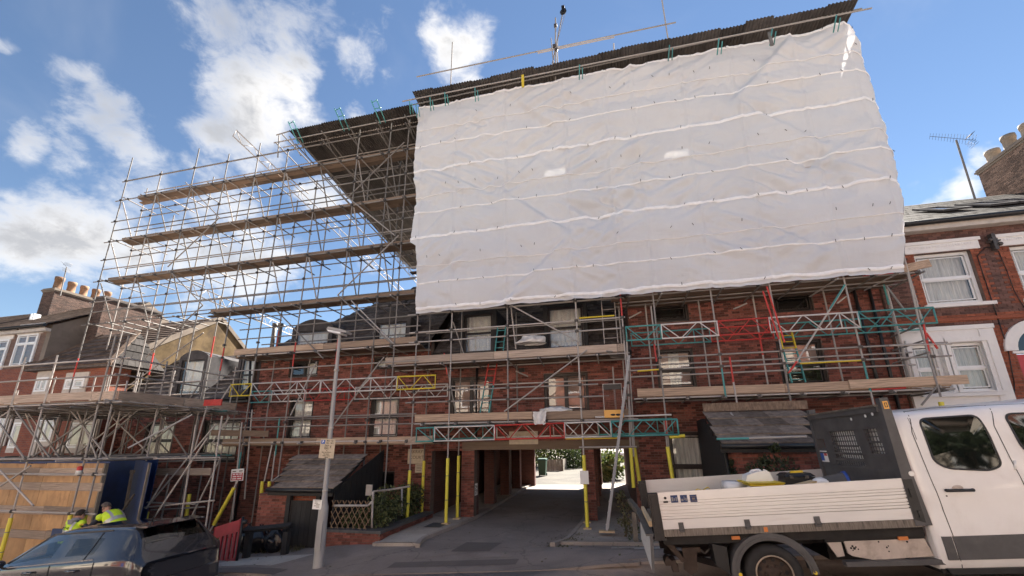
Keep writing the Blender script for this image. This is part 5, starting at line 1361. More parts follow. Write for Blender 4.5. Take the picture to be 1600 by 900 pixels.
for x in (1438, 1505, 1545):
    a = W(x-22, 336, NY+2.6); sp = lambda yy: ze+.12+(yy-(NY-.3))*rpitch
    b = MB(); x0_ = a.x; x1_ = a.x+.8; ya, yb = NY+1.1, NY+2.3; o2 = .07
    b.ring([(x0_,ya,sp(ya)+o2),(x1_,ya,sp(ya)+o2),(x1_,yb,sp(yb)+o2),(x0_,yb,sp(yb)+o2)], [(x0_+.08,ya+.08,sp(ya+.08)+o2),(x1_-.08,ya+.08,sp(ya+.08)+o2),(x1_-.08,yb-.08,sp(yb-.08)+o2),(x0_+.08,yb-.08,sp(yb-.08)+o2)], (0,-.03,.06))
    rwf = b.build('roof_window', 'lead', RH); b = MB(); b.face((x0_+.08,ya+.08,sp(ya+.08)+o2+.03),(x1_-.08,ya+.08,sp(ya+.08)+o2+.03),(x1_-.08,yb-.08,sp(yb-.08)+o2+.03),(x0_+.08,yb-.08,sp(yb-.08)+o2+.03)); b.build('pane', 'chrome', rwf)
def chimney(parent, x0, x1, y0, y1, z0, z1, npot, mat, along='y', pot='pot_buff', pr=.17, ph=.5, name='chimney', core='mortar_pale'):
    b = MB(); b.box((x0, y0, z0), (x1, y1, z1)); c = b.build(name, core, parent)
    s = MB(); brick_skin(s, x0, x1, z0, z1, [], lambda u, z: Vector((u, y0, z)), (0,-1,0)); brick_skin(s, y0, y1, z0, z1, [], lambda u, z: Vector((x0, u, z)), (-1,0,0)); brick_skin(s, y0, y1, z0, z1, [], lambda u, z: Vector((x1, u, z)), (1,0,0))
    s.build('brickwork', mat, c, kind='stuff')
    b = MB()
    for k, (e, h) in enumerate(((.04,.08),(.09,.16),(.05,.24))): b.box((x0-e, y0-e, z1+h-.08), (x1+e, y1+e, z1+h-.003))
    b.build('cap', 'render_grey' if npot else 'roof_tile', c)
    for k in range(npot):
        t = (k+.5)/npot; px_, py_ = ((x0+x1)/2, y0+(y1-y0)*t) if along == 'y' else (x0+(x1-x0)*t, (y0+y1)/2); r = pr*random.uniform(.9,1.05); h = ph*random.uniform(.85,1.1)
        b = MB(); b.lathe([(r*1.05,0),(r*1.05,h*.06),(r*.95,h*.08),(r*.9,h*.72),(r*.98,h*.74),(r*1.04,h*.86),(r*1.0,h),(r*.82,h),(r*.78,h*.6)], (px_, py_, z1+.2), n=14); b.build('chimney_pot', pot, c)
    return c
c1 = W(1527,266,20.2)
chimney(RH, c1.x, c1.x+.8, 16.2, 20.2, ze+1.2, c1.z-.25, 5, 'chimney_brick', along='y', ph=.75, pr=.24)
# wires and bracket on the right-hand house
b = MB(); P = [W(*q, NY-.04) for q in ((1557,388),(1540,386),(1527,400),(1540,440),(1560,500),(1575,545),(1585,600),(1585,640))]; b.pipe(P, .012, 5); P = [W(*q, NY-.04) for q in ((1560,392),(1572,420),(1585,455),(1600,480))]; b.pipe(P, .01, 5); b.pipe([W(*q, NY-.05) for q in ((1545,370),(1600,371))], .012, 5)
b.build('cable', 'pvc_black', RH)
b = MB(); c = W(1552,378,NY-.1); b.bar(c+Vector((-.15,0,0)), c+Vector((.18,0,.04)), .04, .04); b.box((c.x-.04,NY-.16,c.z-.25),(c.x+.05,NY-.02,c.z+.25)); b.ball(c+Vector((.1,-.06,-.1)), .06); b.ball(c+Vector((-.1,-.06,.05)), .05); b.build('cable_bracket', 'fitting', RH)
def aerial(base, top, label, heads, r=.022):
    t = thing('tv_aerial', base, label, 'aerial'); pole('mast', base, top, 'galv_dark', t, r)
    b = MB(); a, c, n = heads; a = Vector(a); c = Vector(c); b.tube(a, c, .009, 5); d = (c-a).normalized(); sd = Vector((-d.y*.4+.1, .5, -.45)).normalized()
    for k in range(n): p = a+(c-a)*(k/(n-1)); L = .12+.10*(k/(n-1)); b.tube(p-sd*L, p+sd*L, .0045, 4)
    for k in range(4): p = a+(c-a)*(.86+.03*k); b.tube(p+Vector((0,-.2,.1+.06*k)), p+Vector((0,.2,.12+.06*k)), .007, 4); b.tube(p+Vector((0,-.2,-.1-.05*k)), p+Vector((0,.2,-.1-.05*k)), .007, 4)
    b.build('antenna', 'fitting', t); return t
aerial(W(1527,322,18.2), W(1494,219,18.2), 'spiky television aerial on a leaning mast above the slate roof', (W(1453,213,18.2), W(1524,219,18.2), 16), .035)

# left-hand houses
LH = thing('terraced_house', (-24, 14, -1.5), 'red brick house with hipped tiled bay and tan rendered gable end, at the left', 'house')
gx = XL-.05; gY, gR = 13.9, 18.3; zg0 = W(190,558,13.9).z; zg1 = W(345,498,gR).z
b = MB(); b.prism([(gx,gY,-3),(gx,gR+4.4,-3),(gx,gR+4.4,zg0),(gx,gR,zg1),(gx,gY,zg0)], (-.3,0,0)); b.build('gable_wall', 'render_tan', LH)
b = MB(); b.bar((gx+.06,gY-.3,zg0-.2),(gx+.06,gR,zg1+.03),.05,.26,up=(0,-.6,1)); b.bar((gx+.06,gR,zg1+.03),(gx+.06,gR+4.6,zg0-.2),.05,.2,up=(0,.6,1)); b.build('verge', 'render_grey', LH)
s = MB(); roof_rows(s, -27.5, gx-.02, gY-.25, zg0-.16, gR, zg1+.06, row=.34, tile=.34, thick=.05, seed=12); s.build('roof_tiles', 'terrace_tile', LH, kind='stuff')
b = MB(); b.face((-27.5,gY-.25,zg0-.2),(gx,gY-.25,zg0-.2),(gx,gR,zg1),(-27.5,gR,zg1)); b.face((-27.5,gR,zg1),(gx,gR,zg1),(gx,gR+5,zg0-.3),(-27.5,gR+5,zg0-.3)); b.build('roof_deck', 'roof_tile', LH)
b = MB(); b.box((-30, gY, -3.2), (gx-.3, gY+.3, zg0-.2)); b.build('wall', 'far_red_brick', LH)
# bay with hipped roof
bxa, bxb, by = W(52,600,13.1).x, W(172,580,13.1).x, 13.1
zbt = W(140,573,13.1).z; zbr = W(140,530,13.9).z
b = MB(); b.box((bxa, by, -3.2), (bxb, gY, zbt)); b.box((bxa-.02,by-.03,zbt-.95),(bxb+.02,by-.001,zbt-.85)); bay = b.build('bay', 'far_red_brick', LH)
hip = MB(); o2 = .3; e = [(bxa-o2,by-o2,zbt),(bxb+o2,by-o2,zbt),(bxb+o2,gY+1.2,zbt),(bxa-o2,gY+1.2,zbt)]; t0, t1 = (bxa+1.2,gY+.6,zbr+.35), (bxb-1.0,gY+.6,zbr+.35)
hip.prism(e, (0,0,-.08)); hip.build('bay_eaves', 'roof_tile', bay)
s = MB(); roof_rows(s, bxa-o2, bxb+o2, by-o2, zbt, gY+.6, zbr+.35, row=.3, tile=.3, thick=.05, xl=lambda t: bxa-o2+1.5*t, xr=lambda t: bxb+o2-1.3*t, seed=14)
s.build('roof_tiles', 'terrace_tile', bay, kind='stuff')
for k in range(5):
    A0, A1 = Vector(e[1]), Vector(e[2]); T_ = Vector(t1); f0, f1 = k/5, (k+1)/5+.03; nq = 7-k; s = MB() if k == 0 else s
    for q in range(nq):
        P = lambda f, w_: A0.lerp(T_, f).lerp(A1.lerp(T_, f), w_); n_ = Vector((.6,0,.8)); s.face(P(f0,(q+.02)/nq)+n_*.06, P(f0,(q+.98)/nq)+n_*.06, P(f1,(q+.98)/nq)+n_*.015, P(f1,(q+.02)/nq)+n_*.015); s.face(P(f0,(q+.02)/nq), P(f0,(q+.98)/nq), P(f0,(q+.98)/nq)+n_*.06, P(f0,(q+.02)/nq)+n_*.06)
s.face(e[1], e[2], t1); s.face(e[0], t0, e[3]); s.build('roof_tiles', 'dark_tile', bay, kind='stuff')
b = MB(); b.bar(e[1], t1, .16, .12); b.build('hip_ridge', 'terrace_tile', bay)
b = MB(); b.bar(e[0], t0, .16, .12); b.build('hip_ridge', 'terrace_tile', bay)
def lh_win(x0, y0, x1, y1, Y, parent=LH):
    r = rect(x0, y0, x1, y1, Y); r = (r[0], r[1], r[2], r[3])
    b = MB(); b.box((r[0]-.12, Y-.03, r[2]-.2), (r[1]+.12, Y+.02, r[3]+.28)); b.build('window_surround', 'stone', LH)
    window(LH, r, Y-.22, frame='white_upvc', rows=1, cols=2, fw=.08, back='curtain', deep=.05, recess=.15)
lh_win(58,590,76,612,13.09); lh_win(104,592,133,608,13.09); lh_win(20,660,50,700,13.4); lh_win(60,655,85,690,13.09); lh_win(110,660,150,700,13.09); lh_win(0,640,14,690,13.8)
for xx in (92,122,52): 
    q = W(xx, 705, 13.0); b = MB(); b.box((q.x-.2,13.0,q.z-.3),(q.x+.2,13.08,q.z+.3)); b.build('stone_block', 'stone', LH)
L2 = thing('terraced_house', (-33, 14.2, -2), 'dark brown brick house with white lintels and tall chimney, at the far left', 'house')
lx = -26.6; LY = 14.0; zl2 = W(60,510,LY).z
b = MB(); b.box((-48, LY, -4), (lx-.31, LY+.3, zl2)); b.build('wall', 'far_brown_brick', L2)
b = MB(); b.prism([(lx,LY,-4),(lx,LY+8,-4),(lx,LY+8,zl2),(lx,LY+4,zl2+2.6),(lx,LY,zl2)], (-.3,0,0)); b.build('side_wall', 'render_grey', L2)
s = MB(); roof_rows(s, -48, lx+.12, LY-.3, zl2-.05, LY+4, zl2+2.65, row=.3, tile=.3, thick=.03, seed=15); s.build('roof_tiles', 'terrace_tile', L2, kind='stuff')
b = MB(); b.face((-48,LY-.3,zl2-.1),(lx+.1,LY-.3,zl2-.1),(lx+.1,LY+4,zl2+2.6),(-48,LY+4,zl2+2.6)); b.face((-48,LY+4,zl2+2.6),(lx,LY+4,zl2+2.6),(lx,LY+8,zl2),(-48,LY+8,zl2)); b.build('roof_deck', 'roof_tile', L2)
b = MB(); b.tube((-48,LY-.36,zl2-.1),(lx+.1,LY-.36,zl2-.1),.08,8); b.build('gutter', 'pvc_black', L2)
b = MB(); b.box((-48,LY-.25,zl2-.35),(lx,LY-.02,zl2-.2)); b.build('eaves_band', 'stone', L2)
for (x0, y0, x1, y1) in ((24,523,56,572),(-20,532,10,580)):
    r = rect(x0, y0, x1, y1, LY); b = MB(); b.box((r[0]-.15,LY-.04,r[3]),(r[1]+.15,LY+.05,r[3]+.55)); b.build('lintel', 'white_render', L2)
    window(L2, r, LY-.22, frame='white_upvc', rows=2, cols=2, split=[.72], fw=.09, back='curtain', deep=.05, recess=.15)
c0 = W(82,492,17.0); chimney(L2, c0.x-.2, c0.x+.75, 16.4, 19.6, zl2+.5, W(95,452,16.6).z-.2, 5, 'brown_brick', pot='terracotta', ph=.8, pr=.22)
c0 = W(150,480,15.4); chimney(LH, c0.x, c0.x+.7, 15.3, 18.2, zg0, W(165,462,15.3).z-.25, 0, 'brown_brick', ph=.3)
s = MB(); s.bar((W(84,470,16.9).x, 16.3, W(84,478,16.9).z), (W(84,470,16.9).x, 16.3, W(84,478,16.9).z+.05), .1, .1)
aerial(W(94,462,16.2), W(104,418,16.2), 'small bent television aerial on the left-hand chimney', (W(98,411,16.2), W(106,419,16.2), 5), .03)
b = MB(); q = W(51,500,15.5); b.box((q.x-.12,15.4,q.z-.3),(q.x-.02,15.7,q.z+.35)); b.box((q.x+.08,15.4,q.z-.3),(q.x+.18,15.7,q.z+.35)); b.build('roof_vent', 'white_upvc', L2)
# ------------------------------------------------------------------ hoarding
HY = 9.45
H = thing('hoarding', (-17, HY, -.9), 'plywood site hoarding with rough boards nailed across, under the gantry', 'hoarding')
hx1 = W(165,727,HY).x; hz1 = W(100,724,HY).z
x = -22.6; k = 0
while x < hx1-.05:
    x2 = min(hx1, x+1.22); b = MB(); b.box((x+.006, HY, foot_z(x, HY)-.05), (x2-.006, HY+.02, hz1+rs.uniform(-.02,.01))); b.build('plywood_panel', 'plywood', H); x = x2; k += 1
for y in (738, 761, 800, 838):
    p0, p1 = W(-60, y-2, HY-.03), W(160 if y < 790 else (148 if y < 820 else 110), y, HY-.03); x = p0.x; z = p1.z
    while x < p1.x-.2:
        x2 = min(p1.x, x+3.4); board('rail_board', (x, HY-.022, z+rs.uniform(-.01,.01)), (x2-.01, HY-.022, z+rs.uniform(-.01,.01)), .038, .22, 'grey_board', H); x = x2
b = MB(); b.box((-22.6, HY+.022, hz1+.0), (hx1+.1, HY+.03, hz1+.10)); b.build('top_strip', 'blue_ply', H)
bx1_ = W(234,727,HY+.3).x
b = MB(); b.box((W(120,760,10.9).x, 10.9, foot_z(hx1, 10.9)-.1), (W(238,760,10.9).x, 10.93, hz1+.1)); b.build('blue_panel', 'blue_ply', H, 'dark blue painted back panel')
b = MB(); dxa = W(203,760,10.85).x; zf = foot_z(bx1_,10)-.1; b.hexa([(dxa,10.85,zf),(bx1_,HY+.3,zf),(bx1_+.03,HY+.33,zf),(dxa+.03,10.88,zf),(dxa,10.85,hz1+.08),(bx1_,HY+.3,hz1),(bx1_+.03,HY+.33,hz1),(dxa+.03,10.88,hz1+.08)]); b.build('door', 'blue_ply', H, 'open blue painted plywood door')
b = MB(); b.box((bx1_-.02,HY+.26,foot_z(bx1_,10)-.1),(bx1_+.02,HY+.32,hz1)); b.box((hx1-.002,HY-.04,foot_z(hx1,10)-.1),(hx1+.05,HY+.05,hz1)); b.build('door_post', 'weathered_timber', H)
b = MB(); b.bar(W(192,797,10.1), W(210,772,10.1), .05, .03); b.build('handle_bar', 'weathered_timber', H)
b = MB(); b.bar(W(196,793,10.3), W(207,735,10.3), .07, .04); b.box((W(207,737,10.3).x-.05,10.26,W(207,737,10.3).z-.05),(W(207,737,10.3).x+.05,10.34,W(207,737,10.3).z+.05)); b.build('brace_post', 'weathered_timber', H)
q = W(60, 860, 9.3); 
BP = thing('box', (W(88,835,9.25).x, 9.3, foot_z(-15,9.3)), 'dark blue panel leaning beside the crouching man', 'panel')
p0, p1 = W(82,826,9.3), W(92,860,9.3); b = MB(); b.box((p0.x,9.3,p1.z-.6),(p1.x+.18,9.34,p0.z)); b.build('panel', 'blue_ply', BP)
# warning beacon on the gantry post
BK = thing('warning_lamp', W(124,733,8.93), 'small white and red lamp tied to a gantry post', 'lamp')
q = W(124,735,8.92); b = MB(); b.lathe([(.0,-.12),(.07,-.12),(.07,.0)], q, n=12); b.build('base', 'sign_white', BK); b = MB(); b.lathe([(.065,.0),(.06,.1),(0,.12)], q, n=12); b.build('lens', 'red_paint', BK)

# ------------------------------------------------------------------ lamp post and signs
lb = W(497,887,8.7); lt = W(531,523,8.7)
LP = thing('street_lamp', (lb.x, 8.7, foot_z(lb.x, 8.7)), 'old grey street lamp column with a wide base, standing on the pavement', 'street lamp')
g0 = foot_z(lb.x, 8.7); b = MB()
ax = Vector((lt.x-lb.x, 0, lt.z-g0)).normalized(); L = (Vector((lt.x,8.7,lt.z))-Vector((lb.x,8.7,g0))).length
b.lathe([(.112,-.1),(.112,.05),(.104,1.15),(.10,1.22),(.066,1.36),(.058,1.5),(.045,3.2),(.036,L)], (lb.x,8.7,g0), ax, 14); b.build('column', 'post_grey', LP)
b = MB(); b.box((lb.x-.06,8.7-.115,g0+.35),(lb.x+.08,8.7-.098,g0+.95)); b.build('access_door', 'post_grey', LP)
tp = Vector((lb.x,8.7,g0))+ax*L
b = MB(); b.prism([(tp.x-.32,8.58,tp.z+.15),(tp.x+.24,8.58,tp.z+.0),(tp.x+.26,8.58,tp.z+.05),(tp.x+.1,8.58,tp.z+.11),(tp.x-.27,8.58,tp.z+.20)], (0,.24,0)); b.build('lantern', 'post_grey', LP)
b = MB(); b.prism([(tp.x-.30,8.57,tp.z+.13),(tp.x+.1,8.57,tp.z+.03),(tp.x+.1,8.57,tp.z-.02),(tp.x-.25,8.57,tp.z+.07)], (0,.28,0)); b.build('lamp_glass', 'clear_plastic', LP)
for q in (1.0, 1.9, 2.8): b = MB(); p = Vector((lb.x,8.7,g0))+ax*(L*q/3.4); b.tube(p, p+ax*.05, .060, 12); b.build('band', 'galv', LP)

def plate(name, cx, cz, y, w, h, mat, label, cat='sign', tilt=0.0, border=None):
    t = thing(name, (cx, y, cz), label, cat); t.rotation_euler = (0, tilt, 0)
    b = MB(); b.box((-w/2, 0, -h/2), (w/2, .006, h/2)); b.build('plate', mat, t, world=False)
    if border: b = MB(); b.ring([(-w/2+.01,-.002,-h/2+.01),(w/2-.01,-.002,-h/2+.01),(w/2-.01,-.002,h/2-.01),(-w/2+.01,-.002,h/2-.01)], [(-w/2+.02,-.002,-h/2+.02),(w/2-.02,-.002,-h/2+.02),(w/2-.02,-.002,h/2-.02),(-w/2+.02,-.002,h/2-.02)], (0,.001,0)); b.build('border', border, t, world=False)
    return t
def put(t, s, x, z, size, mat='ink', align='CENTER'):
    c = bpy.data.curves.new('lettering', 'FONT'); c.body = s; c.size = size; c.align_x = align; c.align_y = 'CENTER'; c.extrude = .0006; c.offset = size*.012
    c.materials.append(MAT[mat]); o_ = bpy.data.objects.new('lettering', c); COL.objects.link(o_); me = bpy.data.meshes.new_from_object(o_.evaluated_get(bpy.context.evaluated_depsgraph_get())); bpy.data.objects.remove(o_); o = link('lettering', me, t); o.location = (x, -.004, z); o.rotation_euler = (math.pi/2, 0, 0)
a, c = W(501,686,8.58), W(521,716,8.58); w = abs(c.x-a.x)*1.0; h = abs(a.z-c.z)
PS = plate('parking_sign', W(511,701,8.58).x, (a.z+c.z)/2, 8.58, w, h, 'sign_cream', 'cream parking sign with a blue P on the street lamp column', tilt=.02)
MAT['sign_cream'].node_tree
b = MB(); b.box((-w*.44,-.003,h*.24),(-w*.18,-.001,h*.45)); b.build('blue_square', 'sign_blue', PS, world=False)
put(PS, 'P', -w*.31, h*.345, h*.19, 'white_ink')
for s, x, z, sz in (('Mon - Sat', w*.16, h*.40, .062), ('8am - 6pm', w*.16, h*.29, .062), ('Permit', -w*.02, h*.17, .06), ('permit', -w*.05, h*.08, .055), ('holders', -w*.04, h*-.01, .055), ('E', w*.24, h*.08, .11), ('or', 0, h*-.10, .055), ('Max stay 4 hours', 0, h*-.19, .052), ('No return', 0, h*-.28, .052), ('within 1 hour', 0, h*-.37, .052)): put(PS, s, x, z, sz*h/.62)
b = MB(); b.bar((-w*.06,-.003,-h*.45),(w*.14,-.003,-h*.45),.002,.014); b.prism([(-w*.13,-.003,-h*.45),(-w*.04,-.003,-h*.42),(-w*.04,-.003,-h*.48)], (0,.001,0)); b.build('arrow', 'ink', PS, world=False)
a, c = W(490,782,8.6), W(504,795,8.6)
NS = plate('notice', W(495.5,788.5,8.6).x, (a.z+c.z)/2, 8.6, .23, .20, 'sign_white', 'small white notice tied to the lamp column above its base', 'notice', tilt=.03)
for k, (wd_, off) in enumerate(((.16,.0),(.06,-.03),(.09,-.02),(.10,.02),(.13,-.01),(.08,.02))): b = MB(); b.box((-wd_/2+off,-.002,.075-k*.027),(wd_/2+off,-.0005,.085-k*.027)); b.build('print_line', 'faint_ink', NS, world=False)
c = W(371.5,742,11.95); WS = plate('warning_sign', c.x, c.z, 11.93, .50, .38, 'sign_white', 'red and white warning sign tied to a scaffold tube', tilt=-.06)
b = MB(); b.box((-.22,-.002,-.165),(.22,-.0005,.06)); b.build('red_field', 'sign_red', WS, world=False)
for k, segs in enumerate((((-.18,-.08),(-.05,.05),(.08,.19)), ((-.17,-.03),(.0,.10),(.12,.18)), ((-.18,-.02),(.02,.17)))): 
    b = MB()
    for s0, s1 in segs: b.box((s0,-.004,.025-k*.07-.02),(s1,-.0025,.025-k*.07+.015))
    b.build('print_line', 'white_ink', WS, world=False)
b = MB()
for s0, s1 in ((-.2,-.06),(.06,.2)): b.box((s0,-.003,.10),(s1,-.0005,.135))
b.build('print_line', 'faint_ink', WS, world=False)
# name boards of the flats
c = W(648,713,FY-.05); CS = plate('name_board', c.x+.05, c.z, FY-.06, .62, .50, 'sign_cream', 'cream name board reading COURT on the brick wall left of the archway', tilt=0)
put(CS, 'RKRAY', .02, .15, .15, 'faint_ink'); put(CS, 'COURT', .03, -.04, .15, 'faint_ink')
c = W(654,732,FY-.05); C2 = plate('notice', c.x+.02, c.z, FY-.05, .30, .28, 'sign_cream', 'small pale notice below the name board', 'notice')
for k in range(4): b = MB(); b.box((-.1,-.002,.08-k*.05),(.1-.02*(k%2),-.0005,.10-k*.05)); b.build('print_line', 'faint_ink', C2, world=False)
c = W(818,684,FY-.06); C3 = plate('name_board', c.x, c.z, FY-.07, .98, .42, 'sign_cream', 'weathered name board behind the red lattice beam over the archway', tilt=0)
put(C3, 'COURT', 0, 0, .16, 'faint_ink')
c = W(735,764,14.2); t = thing('notice', (-4.49, 14.12, c.z), 'white notice with dark symbols on the side of the brick pier', 'notice'); t.rotation_euler = (0,0,math.pi/2)
b = MB(); b.box((-.14,0,-.19),(.14,.006,.19)); b.build('plate', 'sign_white', t, world=False)
b = MB()
for (x0,z0,x1,z1) in ((-.10,.08,-.02,.14),(-.10,-.05,-.03,.05),(.0,.05,.10,.11),(.02,-.08,.09,.0),(-.09,-.15,.0,-.09)): b.ring([(x0,-.003,z0),(x1,-.003,z0),(x1,-.003,z1),(x0,-.003,z1)], [(x0+.02,-.003,z0+.018),(x1-.02,-.003,z0+.018),(x1-.02,-.003,z1-.018),(x0+.02,-.003,z1-.018)], (0,.002,0))
b.build('print', 'ink', t, world=False)
c = W(913,746,12.5); t = plate('notice', c.x, c.z, 12.52, .24, .36, 'sign_white', 'white paper notice taped to a yellow padded scaffold post', 'notice')
# ------------------------------------------------------------------ knee rail, barrier, bags
KY = 9.75
t = thing('knee_rail', (W(420,850,KY).x, KY, foot_z(-8.8, KY)), 'low dark timber knee rail on two posts beside the gate', 'fence')
a, c = W(382,829,KY-.25), W(456,821,KY+.05); b = MB(); b.prism([a+Vector((0,-.06,-.06)), a+Vector((0,.06,-.06)), a+Vector((0,.09,.0)), a+Vector((0,.0,.075)), a+Vector((0,-.09,.0))], c-a); b.build('rail', 'black_timber', t)
for x, yb, Y in ((388,868,KY-.25),(447,862,KY)):
    q = W(x, 845, Y); b = MB(); b.box((q.x-.07,Y-.06,foot_z(q.x,Y)-.1),(q.x+.07,Y+.06,W(x,829,Y).z-.03)); b.build('post', 'black_timber', t)
t = thing('plastic_barrier', (W(357,830,9.3).x, 9.3, foot_z(-9.5,9.3)), 'faded red plastic site barrier standing at the pavement edge', 'barrier')
a0, a1 = W(335,824,9.5), W(377,811,9.2); gz_ = foot_z(-9.5,9.3)
b = MB(); d = a1-a0; dn = Vector((0,-.05,0))
def bq(u, z0, z1, w): 
    p = a0+d*u; return [p+Vector((0,0,z0)), p+d*w+Vector((0,0,z0)), p+d*w+Vector((0,0,z1)), p+Vector((0,0,z1))]
b.prism(bq(0,-.28,.0,1), (0,.05,0)); b.prism(bq(0,-1.0,-.86,1), (0,.05,0)); b.prism(bq(0,-1.0,0,.05), (0,.07,0)); b.prism(bq(.95,-1.0,0.02,.05), (0,.07,0)); b.build('frame', 'barrier_red', t)
for k in range(5): b = MB(); b.prism(bq(.1+.17*k,-.88,-.27,.09), (0,.04,0)); b.build('slat', 'barrier_red', t)
b = MB(); b.tube(a1+Vector((.02,.03,-1)), a1+Vector((.02,.03,.05)), .03, 8); b.ball(a1+Vector((.12,0,-.06)), .06); b.build('clip', 'black_plastic', t)
def bag(x, y, Y, r, h, lab):
    q = W(x, y, Y); z = foot_z(q.x, Y); t = thing('rubbish_bag', (q.x, Y, z), lab, 'rubbish bag', 'black rubbish bags by the knee rail'); b = MB(); b.smooth = True; s0 = rs.uniform(0, 9)
    def f(u, v):
        th = 2*math.pi*u; rad = r*(math.sin(math.pi*min(1,(.06+v*.90)))**.55)*(1-.45*v*v); n1 = noise.noise((math.cos(th)*1.6+s0, math.sin(th)*1.6, v*2.2)); n2 = abs(noise.noise((math.cos(th)*4+s0, math.sin(th)*4, v*3)))
        rad *= 1+.22*n1-.16*n2; return Vector((rad*math.cos(th), rad*.85*math.sin(th), h*v+.03*n1))
    b.grid(f, 36, 18); b.build('bag', 'black_bag', t, world=False); b = MB()
    for k in range(7): a = k*.9; b.face((0,0,h*.97),(.05*math.cos(a),.05*math.sin(a),h*1.1),(.06*math.cos(a+.5),.06*math.sin(a+.5),h*1.08))
    b.build('knot', 'black_bag', t, world=False)
bag(428,850,10.05,.30,.60,'shiny black rubbish bag nearest the gate, slumped to the right'); bag(405,850,10.15,.36,.62,'larger black rubbish bag behind the knee rail post'); bag(386,845,10.2,.27,.66,'black rubbish bag next to the red barrier')
# ------------------------------------------------------------------ little front garden
t = thing('garden_wall', (-6.6, 10.3, -.2), 'low red brick garden wall with dark coping beside the black gate', 'wall')
gxa, gxb = W(503,800,10.3).x, -5.82; gw0 = foot_z(-6.5,10.3)-.15; gw1 = W(560,833,10.3).z
def gwall(x0, x1, z0, z1, y):
    b = MB(); b.box((x0, y, z0), (x1, y+.21, z1)); b.build('core', 'mortar', t); lst = []; s = MB()
    brick_skin(s, x0, x1, z0, z1, [], lambda u, z: Vector((u, y, z)), (0,-1,0), single=lambda u, z: (lst.append((u, z)), True)[1])
    if s.v: s.build('brickwork', 'brick', t, kind='stuff')
    for u, z in lst: o = link('brick', bme, t); o.location = Vector((u, y+rs.uniform(-.004,.002), z))-t.location
gwall(gxa, gxb, gw0, gw1, 10.3)
b = MB(); b.box((gxb-.215, 10.515, gw0), (gxb, 13.6, gw1)); b.build('core', 'mortar', t)
s = MB(); lst = []; brick_skin(s, 10.3, 13.6, gw0, gw1, [], lambda u, z: Vector((gxb, u, z)), (1,0,0), single=lambda u, z: (lst.append((u, z)), True)[1] if len(lst) < 180 else False); s.build('brickwork', 'brick', t, kind='stuff')
bme2 = bme
for u, z in lst: o = link('brick', bme2, t); o.location = Vector((gxb+rs.uniform(-.002,.003), u, z))-t.location; o.rotation_euler = (0,0,math.pi/2)
x = gxa
while x < gxb-.1: b = MB(); b.box((x+.004,10.26,gw1+.002),(min(gxb+.05,x+.6)-.004,10.55,gw1+.07)); b.build('coping_stone', 'grey_plastic', t); x += .6
y = 10.56
while y < 13.5: b = MB(); b.box((gxb-.25,y+.004,gw1+.002),(gxb+.05,min(13.6,y+.6)-.004,gw1+.07)); b.build('coping_stone', 'grey_plastic', t); y += .6
# trellis
t = thing('trellis', (W(555,800,10.4).x, 10.45, gw1), 'expanding brown lattice trellis on the garden wall', 'fence')
ta, tb = W(520,775,10.42).x, W(580,775,10.42).x; tz0, tz1 = gw1+.06, W(550,782,10.42).z
n = 7
for k in range(-3, n):
    for sgn in (1, -1):
        x0_, x1_ = ta+(tb-ta)*k/n, ta+(tb-ta)*(k+2.6)/n
        if sgn < 0: x0_, x1_ = x1_, x0_
        p, q = Vector((x0_, 10.42+.012*sgn, tz0)), Vector((x1_, 10.42+.012*sgn, tz1)); 
        def clipx(p, q):
            for lim, lo in ((ta, True), (tb, False)):
                for a_, b_ in ((p, q), (q, p)):
                    if (a_.x < lim) == lo and a_.x != lim and ((b_.x >= lim) if lo else (b_.x <= lim)):
                        f_ = (lim-a_.x)/(b_.x-a_.x); a_.z += (b_.z-a_.z)*f_; a_.x = lim
            return p, q
        if max(x0_, x1_) <= ta or min(x0_, x1_) >= tb: continue
        p, q = clipx(p, q)
        if (q-p).length > .12: 
            b = MB(); b.bar(p, q, .022, .012, up=(0,1,0)); b.build('lath', 'trellis_brown', t)
t = thing('handrail', (W(583,800,10.5).x, 10.5, gw1), 'bent grey tube handrail above the garden wall', 'railing')
for seq, Y in (([(522,790),(575,790),(583,782),(583,768)],10.35), ([(581,825),(582,783),(583,770)],10.5), ([(583,768),(610,765),(640,760)],11.0), ([(628,806),(628,762)],12.0)): 
    b = MB(); b.pipe([W(*q, Y) for q in seq], .028, 8); b.build('tube', 'galv', t)
t = thing('notice', W(578,763,11.5), 'small grey board standing among the garden plants', 'notice')
a = W(577,763,11.5); b = MB(); b.box((a.x-.11,11.5,a.z-.2),(a.x+.09,11.53,a.z+.1)); b.build('board', 'stone', t); 
def shrub(name, lab, clumps, n, size, mat, stems, cat='shrub', seed=1):
    r = random.Random(seed); c = clumps[0][0]; t = thing(name, (c[0], c[1], min(s[0][2] for s in stems)), lab, cat); b = MB(); leaf_cloud(b, clumps, n, size, 1, .6, r); b.build('foliage', mat, t)
    b = MB()
    for p, q in stems: b.tube(p, q, .018, 5, .006)
    b.build('stem', 'bark', t); return t
def cl(*a): return [(W(x, y, Y), r) for x, y, Y, r in a]
shrub('garden_shrub', 'tangled green shrub behind the trellis and handrail', cl((590,790,11.0,.35),(602,778,11.4,.4),(606,800,11.2,.35),(595,810,10.8,.3),(560,812,10.9,.3),(575,805,10.9,.3),(535,815,10.9,.25),(618,790,11.8,.35)), 2600, .09, 'leaf_garden', [(Vector((W(600,820,11).x,11,gw0)), W(598,780,11.1)),(Vector((W(560,820,11).x,11,gw0)), W(562,800,11))], seed=4)
shrub('garden_shrub', 'dark leafy bush against the wall below the name board', cl((636,770,13.0,.4),(645,785,13.1,.4),(628,790,12.8,.35),(650,770,13.2,.3),(640,800,12.9,.3)), 2000, .085, 'leaf_garden', [(Vector((W(640,812,13).x,13,-.1)), W(640,770,13))], seed=5)
